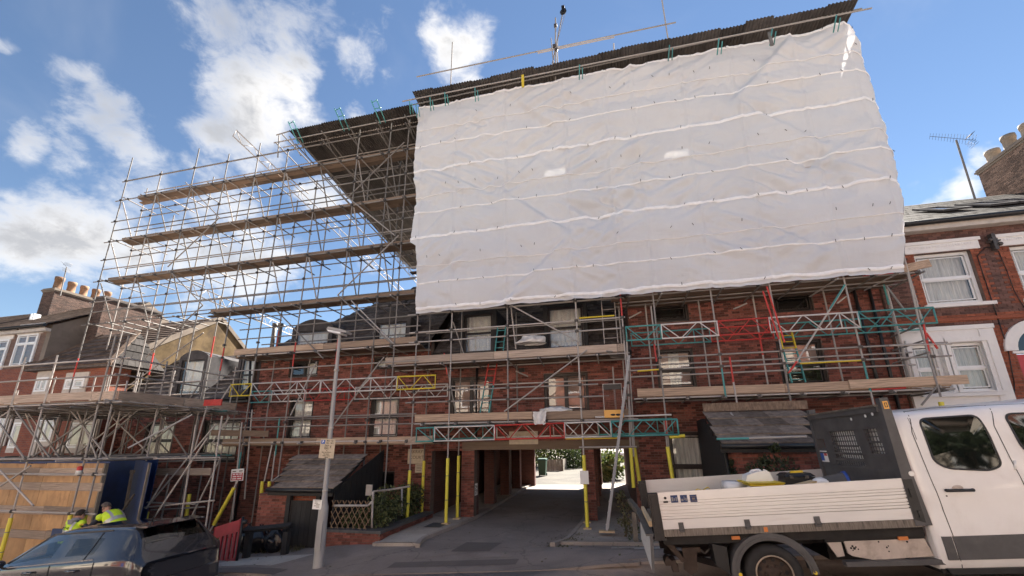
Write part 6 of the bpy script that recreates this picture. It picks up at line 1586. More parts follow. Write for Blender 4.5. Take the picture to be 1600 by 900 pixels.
b = MB(); b.box((gxa+.1, 10.52, gw0), (gxb-.22, 13.85, gw1-.06)); o = b.build('soil_bed', 'earth', kind='structure'); o['label'] = 'earth bed of the little front garden'
shrub('conifer_shrub', 'thin feathery shrub behind the truck bed', cl((1205,745,9.4,.28),(1195,720,9.4,.14),(1225,728,9.4,.22),(1182,735,9.5,.2),(1240,745,9.4,.22),(1210,700,9.4,.10),(1180,760,9.4,.3)), 1100, .07, 'leaf_shrub', [(Vector((W(1210,760,9.4).x,9.4,foot_z(5,9.4))), W(1207,698,9.4)),(Vector((W(1210,760,9.4).x,9.4,foot_z(5,9.4))), W(1240,735,9.4)),(Vector((W(1210,760,9.4).x,9.4,foot_z(5,9.4))), W(1178,725,9.4))], seed=6)
shrub('ivy', 'climbing ivy on the porch wall behind the truck', cl((1143,735,10.55,.12),(1148,750,10.55,.16),(1142,722,10.55,.08)), 350, .06, 'leaf_shrub', [(Vector((W(1146,770,10.58).x,10.58,.3)), W(1143,722,10.58))], 'climber', seed=7)
shrub('dead_plant', 'straggly dying plant at the foot of the pier behind the truck tailgate', cl((975,790,11.8,.22),(978,815,11.6,.22),(970,775,12,.15),(985,830,11.4,.25)), 450, .075, 'dry_grass', [(Vector((W(978,832,11.6).x,11.6,.1)), W(972,765,12)),(Vector((W(978,832,11.6).x,11.6,.1)), W(984,785,11.8))], 'plant', seed=8)
t = thing('timber_post', (W(985,800,10.3).x, 10.3, .1), 'weathered timber post and rail by the right-hand walkway, beside the truck', 'fence')
a, c = W(984,782,11.3), W(1002,805,9.6); b = MB(); b.bar(a, c, .1, .1); b.build('rail', 'weathered_timber', t); a = W(990,800,10.8); b = MB(); b.box((a.x-.05,10.75,.0),(a.x+.05,10.87,a.z)); b.build('post', 'weathered_timber', t)
b = MB(); rg = random.Random(9)
for _ in range(420):
    x_ = rg.uniform(-10.2,-7.9); y_ = rg.uniform(9.95,10.4); z_ = foot_z(x_,y_); a = rg.uniform(0,6.28); h_ = rg.uniform(.04,.16); d = Vector((math.cos(a),math.sin(a),0))*.008; b.face((x_-d.x,y_-d.y,z_),(x_+d.x,y_+d.y,z_),(x_+rg.uniform(-.05,.05),y_+rg.uniform(-.05,.05),z_+h_))
b.build('verge_grass', 'dry_grass', kind='stuff', label='dry grass along the foot of the wall')
# ------------------------------------------------------------------ yard beyond the passage
t = thing('wooden_fence', (W(865,735,33).x, 33, .4), 'silvery vertical board fence in the sunny yard beyond the archway', 'fence')
fa, fb = W(849,730,33), W(879,730,33); fz1 = W(865,719,33).z; n = 16
for k in range(n): x0_ = fa.x+(fb.x-fa.x)*k/n; b = MB(); b.box((x0_+.006,33+.01*(k%2),foot_z(x0_,33)-.05),(x0_+(fb.x-fa.x)/n-.006,33.03+.01*(k%2),fz1+.03*math.sin(k*1.3)+.08*k/n)); b.build('board', 'weathered_timber', t)
b = MB(); b.box((fb.x,33,.2),(fb.x+.05,36,fz1+.05)); b.build('end_panel', 'weathered_timber', t)
t = thing('wheelie_bin', (W(849,745,29).x, 29, foot_z(-4,29)), 'dark green wheelie bin at the far end of the drive', 'bin')
q = W(848,745,29); z0_ = foot_z(q.x,29)+.06; b = MB(); b.hexa([(q.x-.22,28.75,z0_),(q.x+.22,28.75,z0_),(q.x+.22,29.2,z0_),(q.x-.22,29.2,z0_),(q.x-.29,28.68,z0_+.98),(q.x+.29,28.68,z0_+.98),(q.x+.29,29.38,z0_+.98),(q.x-.29,29.38,z0_+.98)]); b.build('body', 'bin_green', t)
b = MB(); b.hexa([(q.x-.31,28.64,z0_+.99),(q.x+.31,28.64,z0_+.99),(q.x+.31,29.42,z0_+.99),(q.x-.31,29.42,z0_+.99),(q.x-.27,28.7,z0_+1.06),(q.x+.27,28.7,z0_+1.06),(q.x+.27,29.38,z0_+1.09),(q.x-.27,29.38,z0_+1.09)]); b.build('lid', 'bin_green', t)
for sx_ in (-.24,.24): b = MB(); b.tube((q.x+sx_-.03,29.3,z0_+.04),(q.x+sx_+.03,29.3,z0_+.04),.1,12); b.build('wheel', 'rubber', t)
def hedge(lab, clumps, n, size, mat, seed, name='hedge'):
    r = random.Random(seed); c = clumps[0][0]; t = thing(name, (c[0], c[1], .2), lab, 'hedge'); b = MB(); leaf_cloud(b, clumps, n, size, 1, .7, r); b.build('foliage', mat, t)
    b = MB()
    for c, rad in clumps[::2]: b.tube((c[0],c[1],.1),(c[0]+.1,c[1],c[2]),.05,6,.02)
    b.build('trunk', 'bark', t); return t
hedge('dark green hedge along the right of the yard beyond the archway', cl(*[(x, y, 36+3*((x*7) % 5)/5, .9) for x in range(888,920,7) for y in (701,716,730)]), 5200, .16, 'leaf_hedge', 21)
hedge('tall bright hedge behind the yard fence', cl(*[(x, y, 38, 1.5) for x in range(826,890,11) for y in (662,685,704,716)]), 5200, .24, 'leaf_bright', 22)
shrub('yard_shrub', 'bright sunlit broad-leaved shrub at the end of the right-hand walkway', cl((948,728,27,.8),(955,715,27.4,.8),(942,745,26.6,.6),(955,740,27,.8),(945,755,26,.4),(960,725,27,.8)), 1500, .26, 'leaf_bright', [(Vector((W(950,765,27).x,27,.2)), W(950,720,27))], seed=10)
t = thing('parked_van', (W(950,710,36).x, 36, .6), 'pale vehicle roof glimpsed beyond the walkway shrub', 'van'); a = W(945,712,36); b = MB(); b.smooth = False; b.hexa([(a.x-1,36,.9),(a.x+2.6,36,.9),(a.x+2.6,37.8,.9),(a.x-1,37.8,.9),(a.x-.7,36.2,a.z+.2),(a.x+2.4,36.2,a.z+.2),(a.x+2.4,37.6,a.z+.2),(a.x-.7,37.6,a.z+.2)]); b.build('body', 'truck_white', t)
b = MB(); b.box((a.x-.5,35.98,a.z-.55),(a.x+2.2,36.1,a.z-.1)); b.build('window', 'car_pane', t)
for sx_ in (-.3, 1.9): b = MB(); b.tube((a.x+sx_,36,.7),(a.x+sx_,36.2,.7),.32,14); b.build('wheel', 'rubber', t)
# ------------------------------------------------------------------ things on the scaffold
def ladder(lab, a, c, Ya, Yc, mats, w=.36, n=10, r=.022):
    p, q = W(*a, Ya), W(*c, Yc); t = thing('ladder', p, lab, 'ladder'); d = q-p; sx_ = Vector((w/2,0,0)); m = len(mats)
    for k, mt in enumerate(mats):
        for s in (-1, 1): b = MB(); b.bar(p+sx_*s+d*(k/m), p+sx_*s+d*((k+1)/m), .03, .06, up=(0,1,0)); b.build('stile', mt, t)
    for k in range(n): f_ = (k+.5)/n; b = MB(); b.tube(p-sx_+d*f_, p+sx_+d*f_, .014, 6); b.build('rung', mats[min(m-1,int(f_*m))], t)
p, q = W(948,829,11.75), W(983,556,12.45); t = thing('ladder', p, 'long grey aluminium ladder leaning on the scaffold right of the archway', 'ladder'); d = q-p
for s in (0, 1): o2 = Vector((.02*s,.36*s,0)); b = MB(); b.bar(p+o2, q+o2, .065, .12, up=(0,1,0)); b.build('stile', 'post_grey', t)
for k in range(17): f_ = (k+.5)/17; b = MB(); b.tube(p+d*f_+Vector((-.035,0,0)), p+d*f_+Vector((.03,.37,0)), .016, 6); b.build('rung', 'alloy', t)
board('sole_board', p+Vector((-.2,0,-.02)), p+Vector((.2,0,-.02)), .2, .04, 'new_wood', t)
ladder('short ladder with red top and green foot on the middle scaffold, below the upper boards', (757,646),(771,562), 12.95,13.3, ['teal_paint','teal_paint','red_paint','red_paint'], .30, 8)
ladder('green ladder poking up beside the lace-curtained window', (780,548),(784,512), 12.9,13.2, ['teal_paint'], .28, 4)
ladder('ladder with yellow top and green foot in front of the right-hand window', (1248,598),(1227,520), 12.95,13.3, ['teal_paint','teal_paint','yellow_paint'], .34, 8)
ladder('thin grey ladder under the sheeting at the right of the middle scaffold', (955,536),(949,462), 13.1,13.3, ['galv'], .42, 5)
t = thing('mesh_guard', W(955,620,12.55), 'wire mesh brick guard with an orange foot panel on the middle scaffold', 'guard')
a, c = W(941,600,12.56), W(975,651,12.56); x0_, x1_, z0_, z1_ = a.x, c.x, c.z, a.z; 
b = MB(); b.ring([(x0_,12.55,z0_),(x1_,12.55,z0_),(x1_,12.55,z1_),(x0_,12.55,z1_)], [(x0_+.02,12.55,z0_+.02),(x1_-.02,12.55,z0_+.02),(x1_-.02,12.55,z1_-.02),(x0_+.02,12.55,z1_-.02)], (0,.02,0)); b.build('frame', 'galv', t)
b = MB(); b.box((x0_,12.53,z0_-.02),(x1_,12.548,z0_+.20)); b.build('foot_panel', 'orange_label', t); b = MB(); b.box((x0_+.02,12.53,z1_-.18),(x1_-.02,12.545,z1_-.02)); b.build('top_panel', 'black_plastic', t)
b = MB()
for k in range(14): xx = x0_+.02+(x1_-x0_-.04)*k/13; b.tube((xx,12.56,z0_+.2),(xx,12.56,z1_-.17),.006,4)
for k in range(13): zz = z0_+.2+(z1_-.17-z0_-.2)*k/12; b.tube((x0_+.02,12.566,zz),(x1_-.02,12.566,zz),.006,4)
b.build('mesh', 'mesh_rust', t)
b = MB()
for q0, q1 in ((.35,.55),(.62,.8)): b.ball((x0_+(x1_-x0_)*(q0+q1)/2,12.53,z0_+.06),.045,8,5,(1.6,.3,.7))
b.build('print', 'ink', t)
def cloth(lab, x, y, Y, sx_, sy_, sz_, seed, drape=None):
    q = W(x, y, Y); t = thing('dust_sheet', q, lab, 'cloth'); b = MB(); b.smooth = True
    def f(u, v):
        th = 2*math.pi*u; rad = math.sin(math.pi*v*.5); n1 = noise.noise((math.cos(th)*1.8+seed, math.sin(th)*1.8, v*3)); n2 = noise.noise((math.cos(th)*5+seed, math.sin(th)*5, v*7)); m_ = 1+.35*n1+.18*n2
        return q+Vector((sx_*rad*math.cos(th)*m_, sy_*rad*math.sin(th)*m_, sz_*math.cos(math.pi*v*.5)*m_))
    b.grid(f, 40, 14); b.build('cloth', 'white_rag', t)
    if drape:
        b = MB(); b.smooth = True; a_ = W(*drape[0], 12.5); c_ = W(*drape[1], 12.48)
        b.grid(lambda u, v: a_+(c_-a_)*v+Vector(((u-.5)*(.42-.1*v)+.05*noise.noise((u*5, v*4, seed)), -.04-.05*math.sin(u*11+v*3)*(1-.3*v), .03*noise.noise((u*4, v, 2)))), 24, 16); b.build('hanging_end', 'white_rag', t)
cloth('white dust sheet bundled on the boards over the archway, one end hanging down', 868,644,12.9, .50,.3,.16, 3, drape=((843,643),(844,663)))
cloth('pale rubble sacks piled below the upper window of the middle scaffold', 831,537,13.2, .48,.3,.28, 8)
t = thing('planks', W(960,545,12.9), 'bundle of short tubes lying at the end of the upper boards', 'tubes')
for k in range(5): q = W(958+2*k, 548+1.5*k, 12.5); pole('tube', q+Vector((-.2,.1*k,0)), q+Vector((.25,.1*k+.3,.01)), 'galv_dark', t)
# ------------------------------------------------------------------ dropside truck
pbr('dark_glass', (.006,.008,.007), .04, 0, 0, spec=.7)
TH = math.atan(.072)
TR = thing('dropside_truck', (1.9, 6.3, .415), 'white double cab truck with a silver aluminium dropside bed, parked uphill at the right', 'truck')
TR.rotation_euler = (0, -TH, 0)
Rt = Matrix.Rotation(-TH, 3, 'Y'); Rti = Rt.transposed(); To = Vector((1.9, 6.3, .415))
def TL(x, y, Y=6.3): return Rti @ (W(x, y, Y)-To)
def TX(px, py, c):
    "where the bearing meets the truck's own cross plane x = c"
    o = Rti @ (Vector((0,0,ZC))-To); d = Rti @ ray(px, py); return o+d*((c-o.x)/d.x)
def tb(b, name, mat, parent=None, label=None, kind=None): return b.build(name, mat, parent or TR, label, kind, world=False)
BW = 2.06
def dropside(y0, sgn, x0, x1, z0=.905, z1=1.372):
    prof = []; z = z0; seq = [(.125,0),(.011,.022),(.022,0),(.011,.022),(.022,0),(.011,.022),(.030,0),(.018,.024),(.030,0),(.011,.022),(.022,0),(.011,.022),(.022,0),(.011,.022),(.02,0)]
    tot = sum(s for s, _ in seq)+.09
    sc_ = (z1-z0)/tot
    for s, d in seq:
        prof += [(d, z), (d, z+s*sc_*.96)]; z += s*sc_
    prof += [(0, z), (0, z1)]; poly = [(x0, y0+sgn*d, zz) for d, zz in prof]+[(x0, y0+sgn*.028, z1), (x0, y0+sgn*.028, z0)]
    b = MB(); b.prism(poly, (x1-x0, 0, 0)); return b
ds = tb(dropside(0, 1, -1.20, 1.70), 'dropside_panel', 'dropside'); tb(dropside(BW, -1, -1.20, 1.70), 'dropside_panel', 'dropside')
b = MB(); b.box((-1.23,.0,.815),(1.78,.06,.9)); b.box((-1.23,BW-.06,.815),(1.78,BW,.9)); b.box((-1.26,.0,.80),(-1.2,BW,.905)); tb(b, 'bed_rail', 'bed_rail')
b = MB(); b.box((-1.2,.061,.86),(1.72,BW-.061,.9)); tb(b, 'bed_floor', 'old_board')
for px in (1063.6, 1167.6, 1278):
    for yy in (0,):
        q = TL(px, 818); b = MB(); b.box((q.x-.032,-.016,.865),(q.x+.032,-.001,.985)); b.box((q.x-.02,-.024,.90),(q.x+.02,-.016,.95)); b.tube((q.x-.035,-.012,.9),(q.x+.035,-.012,.9),.014,8); tb(b, 'hinge', 'grey_plastic')
for y0 in (0, BW-.12):
    b = MB(); b.box((-1.33,y0-.005,.79),(-1.205,y0+.115,1.365)); b.box((-1.30,y0-.022,.93),(-1.235,y0-.005,1.33)); b.box((-1.345,y0+.02,1.2),(-1.33,y0+.09,1.32)); b.tube((-1.27,y0-.02,.86),(-1.27,y0+.0,.86),.022,10); b.box((-1.35,y0,.77),(-1.18,y0+.12,.80)); tb(b, 'rear_post', 'black_plastic')
b = MB(); b.hexa([(-1.43,.02,.40),(-1.40,.02,.40),(-1.40,BW-.02,.40),(-1.43,BW-.02,.40),(-1.385,.02,.84),(-1.355,.02,.84),(-1.355,BW-.02,.84),(-1.385,BW-.02,.84)]); tg = tb(b, 'tailboard', 'chip_board')
b = MB(); b.hexa([(-1.435,.0,.395),(-1.40,.0,.395),(-1.40,.02,.395),(-1.435,.02,.395),(-1.39,.0,.84),(-1.352,.0,.84),(-1.352,.02,.84),(-1.39,.02,.84)]); b.box((-1.44,.0,.835),(-1.34,BW,.86)); tb(b, 'edge_strip', 'grey_plastic', tg)
b = MB(); b.bar((-1.335,.3,.93),(-1.335,1.8,.93),.05,.07); b.bar((-1.30,.2,.96),(-1.1,1.5,1.0),.09,.05); tb(b, 'timber_offcut', 'new_wood')
# decals
for x0, x1, kk in ((1036,1047,0),(1049,1062,1),(1064,1077,2),(1079,1092,3)):
    p, q = TL(x0-2, 774.5-(x0-1036)*.03), TL(x1-2, 785.5-(x0-1036)*.03); b = MB(); 
    if kk: b.box((p.x,-.004,q.z),(q.x,-.001,p.z)); tb(b, 'sticker', 'blue_ply')
    b = MB(); w, h = q.x-p.x, p.z-q.z
    if kk == 0: b.lathe([(0,0),(.018,0),(.018,.003),(0,.003)], ((p.x+q.x)/2,-.003,p.z-h*.35), (0,-1,0), 12); b.box((p.x+w*.1,-.003,q.z),(q.x-w*.1,-.001,q.z+h*.25)); tb(b, 'sticker', 'ink')
    else:
        for a, c, e, f_ in (((.1,.2,.35,.75),(.42,.25,.6,.6),(.7,.2,.9,.75)),((.1,.2,.4,.5),(.5,.3,.62,.8),(.7,.2,.9,.6)),((.08,.14,.92,.2),(.08,.75,.92,.8),(.3,.35,.7,.6)))[kk-1] if False else [v for v in (((.1,.2,.35,.75),(.42,.25,.6,.6),(.7,.2,.9,.75)),((.1,.2,.4,.5),(.5,.3,.62,.8),(.7,.2,.9,.6)),((.08,.14,.92,.2),(.08,.75,.92,.8),(.3,.35,.7,.6)))[kk-1]]:
            b.box((p.x+w*a,-.006,q.z+h*c),(p.x+w*e,-.0045,q.z+h*f_))
        tb(b, 'sticker_print', 'faint_ink' if kk == 3 else 'grey_cloth')
# bulkhead behind the cab with mesh openings
XBk = 1.735
def holes_px():
    out = []
    for a in ((435,175,580,250),(605,155,690,225),(455,245,610,315),(632,230,722,297),(470,318,622,350),(362,212,420,258)):
        p, q = TX(1160+a[0]/3.215, 620+a[1]/3.215, XBk), TX(1160+a[2]/3.215, 620+a[3]/3.215, XBk); out.append((min(p.y,q.y), max(p.y,q.y), min(p.z,q.z), max(p.z,q.z)))
    return out
HP = holes_px(); b = MB()
for a, c, e, f_ in split_rects(.06, 2.04, .92, 2.20, HP): b.box((XBk, a, e), (XBk+.03, c, f_))
b.box((XBk-.03,.06,2.19),(XBk+.05,2.04,2.26)); b.box((XBk-.012,.06,1.42),(XBk,2.04,1.46)); b.box((XBk-.012,.06,1.63),(XBk,2.04,1.655)); b.box((XBk-.012,.06,1.98),(XBk,2.04,2.0)); bk = tb(b, 'bulkhead', 'grey_plastic')
b = MB()
for a, c, e, f_ in HP[:5]:
    n = max(3, int((c-a)/.06)); m_ = max(3, int((f_-e)/.07))
    for k in range(n+1): y = a+(c-a)*k/n; b.box((XBk+.008,y-.004,e),(XBk+.016,y+.004,f_))
    for k in range(m_+1): z = e+(f_-e)*k/m_; b.box((XBk+.004,a,z-.007),(XBk+.012,c,z+.007))
tb(b, 'mesh', 'grey_plastic', bk)
b = MB(); b.box((XBk-.05,.06,2.262),(XBk+.0,2.04,2.285)); tb(b, 'top_strip', 'bed_rail', bk)
for q in ((1330,655),(1352,650),(1363,647)):
    p = TX(*q, XBk-.031); b = MB(); b.tube((XBk-.034,p.y,p.z),(XBk-.03,p.y,p.z),.022,10); tb(b, 'fixing', 'sign_white', bk)
p, q = TX(1277.5,704, XBk-.004), TX(1296,722, XBk-.004); b = MB(); b.box((XBk-.006,q.y,q.z),(XBk-.001,p.y,p.z)); st = tb(b, 'sticker', 'sign_white', bk)
b = MB(); b.box((XBk-.009,q.y+(p.y-q.y)*.4,q.z+.02),(XBk-.0065,p.y-.015,p.z-.02)); tb(b, 'sticker_print', 'sign_blue', bk); b = MB(); b.box((XBk-.009,q.y+.01,q.z+(p.z-q.z)*.55),(XBk-.0065,q.y+(p.y-q.y)*.33,p.z-.02)); tb(b, 'sticker_print', 'sign_red', bk)
for y0 in (-.01, BW-.08):
    b = MB(); b.prism([(1.70,y0,1.33),(1.69,y0,.83),(1.86,y0,.83),(1.83,y0,1.4),(1.83,y0,2.36),(1.735,y0,2.36)], (0,.09,0)); po = tb(b, 'bulkhead_post', 'grey_plastic')
p = TL(1379,634); b = MB(); b.box((1.755,-.014,2.215),(1.812,-.0105,2.315)); tb(b, 'warning_sticker', 'orange_label', po); 
b = MB(); b.ring([(1.768,-.016,2.235),(1.80,-.016,2.235),(1.80,-.016,2.295),(1.768,-.016,2.295)],[(1.776,-.016,2.243),(1.792,-.016,2.243),(1.792,-.016,2.285),(1.776,-.016,2.285)],(0,.001,0)); tb(b, 'sticker_print', 'ink', po)
q = TL(1423,740); b = MB(); b.tube((q.x,-.016,q.z),(q.x,-.01,q.z),.03,14); tb(b, 'cap', 'sign_white', TR)
b = MB(); b.prism([(1.705,-.013,1.36),(1.70,-.013,.9),(1.80,-.013,.86),(1.80,-.013,1.36)], (0,.012,0)); b.box((1.73,-.025,1.15),(1.76,-.013,1.25)); b.box((1.75,-.024,.92),(1.79,-.013,1.0)); tb(b, 'latch_plate', 'black_plastic')
# chassis and running gear
b = MB(); b.box((-1.25,.45,.58),(1.9,.53,.80)); b.box((-1.25,1.5,.58),(1.9,1.58,.80)); b.box((-1.22,.08,.70),(1.8,.12,.81)); b.box((.72,.10,.66),(1.8,.13,.81))
for xx in (-1.15,-.55,.65,1.2): b.box((xx,.1,.70),(xx+.07,1.95,.79))
b.box((-.9,.6,.42),(-.55,1.0,.62)); b.box((-.35,.4,.3),(.45,1.7,.42)); b.tube((.04,.3,.34),(.04,1.75,.34),.07,10); b.box((.9,.55,.35),(1.7,1.4,.6)); b.bar((-1.2,.5,.55),(-.35,.5,.3),.06,.08); tb(b, 'chassis', 'under')
b = MB(); b.prism([(-1.2,.18,.70),(-1.02,.18,.46),(-.96,.18,.46),(-1.1,.18,.70)], (0,.05,0)); b.prism([(-.98,.2,.62),(-.80,.2,.60),(-.84,.2,.34),(-.93,.2,.30),(-1.0,.2,.36)], (0,.05,0)); b.box((-.99,.17,.58),(-.76,.22,.64)); b.box((-1.24,.12,.44),(-1.10,.4,.50)); b.tube((-1.2,.1,.5),(-1.2,.35,.5),.035,8); b.box((-1.16,.12,.36),(-1.08,.26,.44)); tb(b, 'tow_bracket', 'rim_rust')
b = MB(); b.pipe([(-.78,.25,.62),(-.7,.24,.55),(-.62,.25,.6),(-.55,.26,.52),(-.45,.3,.56)], .015, 6); tb(b, 'brake_pipe', 'fitting')
b = MB(); b.prism([(.74,.11,.665),(.90,.11,.665),(.90,.11,.50),(.82,.11,.49)], (0,.03,0)); b.prism([(.93,.095,.668),(1.79,.095,.668),(1.83,.095,.475),(1.2,.095,.45),(.98,.095,.50),(.94,.095,.53)], (0,.03,0)); tb(b, 'side_skirt', 'truck_dirty')
b = MB()
for (x, z, r) in ((1.005,.61,.013),(1.02,.585,.016),(1.04,.60,.010),(.985,.59,.012),(1.06,.575,.009),(1.0,.565,.008),(1.37,.585,.011),(1.39,.60,.008),(1.38,.54,.009),(1.30,.65,.01),(1.6,.64,.012)): b.tube((x,.0945,z),(x,.0935,z),r,8)
tb(b, 'mud_spots', 'under', kind='stuff')
b = MB(); b.box((.86,.02,.40),(1.95,.12,.455)); tb(b, 'side_step', 'grey_plastic')
for px, py in ((1152,842),(1417,843)): q = TL(px, py); b = MB(); b.box((q.x-.05,.06,q.z-.02),(q.x+.05,.085,q.z+.02)); tb(b, 'marker_lamp', 'orange_lens')
q = TL(1196,825); b = MB(); b.box((q.x-.022,-.006,.83),(q.x+.022,-.0005,.885)); tb(b, 'reflector', 'orange_lens')
for px, py, m_ in ((1284,836,'truck_dirty'),(1345,831,'tool_yellow'),(1366,838,'tool_yellow'),(1255,835,'grey_plastic')): q = TL(px, py); b = MB(); b.box((q.x-.05,.09,q.z-.025),(q.x+.05,.099,q.z+.02)); tb(b, 'label_plate', m_)
def wheel(cx, y0, r=.335, w=.2):
    s = MB(); s.lathe([(r*.64,.0),(r*.70,-.012),(r*.86,-.022),(r*.95,-.006),(r,.02),(r,w-.02),(r*.9,w),(r*.64,w)], (cx,y0,r), (0,1,0), 36); t_ = tb(s, 'tyre', 'rubber')
    s = MB(); s.lathe([(r*.60,-.006),(r*.655,-.012),(r*.655,.05)], (cx,y0,r), (0,1,0), 32); tb(s, 'rim_edge', 'rim_edge', t_)
    s = MB(); s.lathe([(0,.035),(r*.16,.03),(r*.2,.05),(r*.32,.06),(r*.40,.045),(r*.52,.07),(r*.60,.03),(r*.62,.0)], (cx,y0,r), (0,1,0), 32)
    for k in range(6): a = k*math.pi/3; c = Vector((cx+r*.27*math.cos(a), y0+.045, r+r*.27*math.sin(a))); s.tube(c, c-Vector((0,.03,0)), .013, 6)
    s.cur = 1
    for k in range(9): a = k*2*math.pi/9; c = Vector((cx+r*.47*math.cos(a), y0+.052, r+r*.47*math.sin(a))); s.tube(c, c-Vector((0,.008,0)), .024, 8)
    tb(s, 'rim', ['rim_rust', 'under'], t_)
wheel(.04,.03); wheel(.04,BW-.25); wheel(4.05,.08); wheel(4.05,BW-.28)
def arch(cx, y0, y1, r0, r1, a0, a1, name='mudguard', mat='grey_plastic', n=24):
    b = MB(); b.smooth = False
    for k in range(n):
        t0, t1 = a0+(a1-a0)*k/n, a0+(a1-a0)*(k+1)/n; P = lambda r, t, y: (cx+r*math.cos(t), y, .34+r*.96*math.sin(t))
        b.hexa([P(r0,t0,y0),P(r1,t0,y0),P(r1,t0,y1),P(r0,t0,y1),P(r0,t1,y0),P(r1,t1,y0),P(r1,t1,y1),P(r0,t1,y1)])
    return tb(b, name, mat)
m1 = arch(.04, .0, .03, .405, .495, -.02, math.pi+.05); arch(.04, .03, .30, .475, .495, -.02, math.pi+.05, 'mudguard_top')
arch(.04, -.012, .0, .43, .45, .02, math.pi, 'mudguard_rib'); arch(.04, BW-.3, BW, .42, .495, 0, math.pi)
b = MB(); b.prism([(-.45,.05,.66),(-.62,.05,.70),(-.62,.05,.45),(-.47,.05,.33)], (0,.3,0)); tb(b, 'mud_flap', 'black_plastic')
for q in ((1274,895),(1157,898)): p = TL(*q); b = MB(); b.tube((p.x,-.01,p.z),(p.x,.02,p.z),.022,10); tb(b, 'fixing', 'tool_yellow')
# cab: lofted shell
ST = [(1.835,.55),(1.845,.85),(1.88,.97),(1.96,1),(2.4,1),(2.86,1),(3.4,1),(3.95,1.0),(4.25,1.0)]
def csec(k, x):
    yc = BW/2; rows = [(.96,.34),(1.0,.42),(1.012,.55),(1.012,.72),(1.006,.92),(1.0,1.0),(1.006,1.06),(1.012,1.18),(1.005,1.32),(.985,1.46),(.955,1.68),(.915,1.90),(.885,2.03),(.86,2.09),(.82,2.135),(.74,2.165),(.55,2.195),(.25,2.21),(0,2.214)]
    f = {1.835:.955, 1.845:.975, 1.88:.99}.get(x, 1.0); dz = {1.835:-.035, 1.845:-.018, 1.88:-.006}.get(x, 0)
    half = [(yc*(w_*f), z+(dz if z > 2 else 0)) for w_, z in rows]
    return [(x, yc-w_, z) for w_, z in half]+[(x, yc+w_, z) for w_, z in reversed(half[:-1])]
b = MB(); b.smooth = True; S = [csec(k, x) for k, (x, _) in enumerate(ST)]; n = len(S[0])
i0 = len(b.v)
for s_ in S: b.v.extend(Vector(p) for p in s_)
for j in range(len(S)-1):
    for k in range(n-1): b.f.append((i0+j*n+k+1, i0+j*n+k, i0+(j+1)*n+k, i0+(j+1)*n+k+1)); b.m.append(0); b.sm.append(True)
b.smooth = False; b.f.append(tuple(i0+k for k in range(n))); b.m.append(0); b.sm.append(False)
# bonnet and windscreen slope ahead (outside the frame)
yc = BW/2
b.hexa([(4.25,.05,.4),(5.35,.15,.4),(5.35,BW-.15,.4),(4.25,BW-.05,.4),(4.25,.05,1.3),(5.3,.2,.95),(5.3,BW-.2,.95),(4.25,BW-.05,1.3)])
b.hexa([(4.25,.05,1.3),(5.0,.12,1.2),(5.0,BW-.12,1.2),(4.25,BW-.05,1.3),(4.25,.2,2.15),(4.3,.25,2.13),(4.3,BW-.25,2.13),(4.25,BW-.2,2.15)])
tb(b, 'cab', 'truck_white')
ROWS = [(1.006,1.32),(.985,1.46),(.955,1.68),(.915,1.90),(.885,2.03),(.86,2.09)]
def ysurf(z):
    R_ = [(.96,.34),(1.0,.42),(1.012,.55),(1.012,.72),(1.006,.92),(1.0,1.0),(1.006,1.06),(1.012,1.18),(1.005,1.32),(.985,1.46),(.955,1.68),(.915,1.90),(.885,2.03),(.86,2.09),(.82,2.135),(.74,2.165)]
    for (w0, z0), (w1, z1) in zip(R_, R_[1:]):
        if z <= z1: return yc-yc*(w0+(w1-w0)*(z-z0)/(z1-z0))
    return yc-yc*.74
def onside(px, py):
    "point on the near cab side seen at this bearing"
    y = 0.02
    for _ in range(6): p = TL(px, py, To.y+y); y = ysurf(p.z)
    return Vector((p.x, y, p.z))
def c5(x, y): return (1240+x/2.811, 580+y/2.811)
def rounded(P, r=.07, n=5):
    out = []; m_ = len(P)
    for k in range(m_):
        a, c, e = P[k-1], P[k], P[(k+1) % m_]; d0 = (a-c); d1 = (e-c); r_ = min(r, d0.length*.45, d1.length*.45); p0 = c+d0.normalized()*r_; p1 = c+d1.normalized()*r_
        for q in range(n+1): t_ = q/n; out.append(p0*(1-t_)**2+c*2*t_*(1-t_)+p1*t_**2)
    return out
def cabwin(pts, name='window'):
    P = [onside(*c5(*q)) for q in pts]; P = rounded(P, .09); P = [Vector((p.x, ysurf(p.z), p.z)) for p in P]; c = sum(P, Vector())/len(P)
    O = [p+(p-c).normalized()*.022 for p in P]; O = [Vector((p.x, ysurf(p.z)-.010, p.z)) for p in O]; I = [Vector((p.x, p.y-.008, p.z)) for p in P]
    b = MB(); b.smooth = False
    for k in range(len(P)): j = (k+1) % len(P); b.face(O[k], O[j], I[j], I[k]); b.face(O[k]+Vector((0,.012,0)), O[j]+Vector((0,.012,0)), O[j], O[k])
    w_ = tb(b, name, 'black_plastic'); b = MB(); cen = Vector((c.x, ysurf(c.z)-.006, c.z)); m_ = len(P)
    I2 = [p*.5+cen*.5 for p in I]; I2 = [Vector((p.x, ysurf(p.z)-.006, p.z)) for p in I2]; b.smooth = True
    for k in range(m_):
        j = (k+1) % m_; q0 = Vector((I[k].x, I[k].y+.003, I[k].z)); q1 = Vector((I[j].x, I[j].y+.003, I[j].z)); b.face(q0, q1, I2[j], I2[k]); b.face(I2[k], I2[j], cen)
    tb(b, 'pane', 'dark_glass', w_)
cabwin([(550,212),(800,195),(842,260),(908,410),(860,432),(680,425),(620,395)])
cabwin([(925,190),(1250,178),(1330,400),(1120,400),(1012,345)])
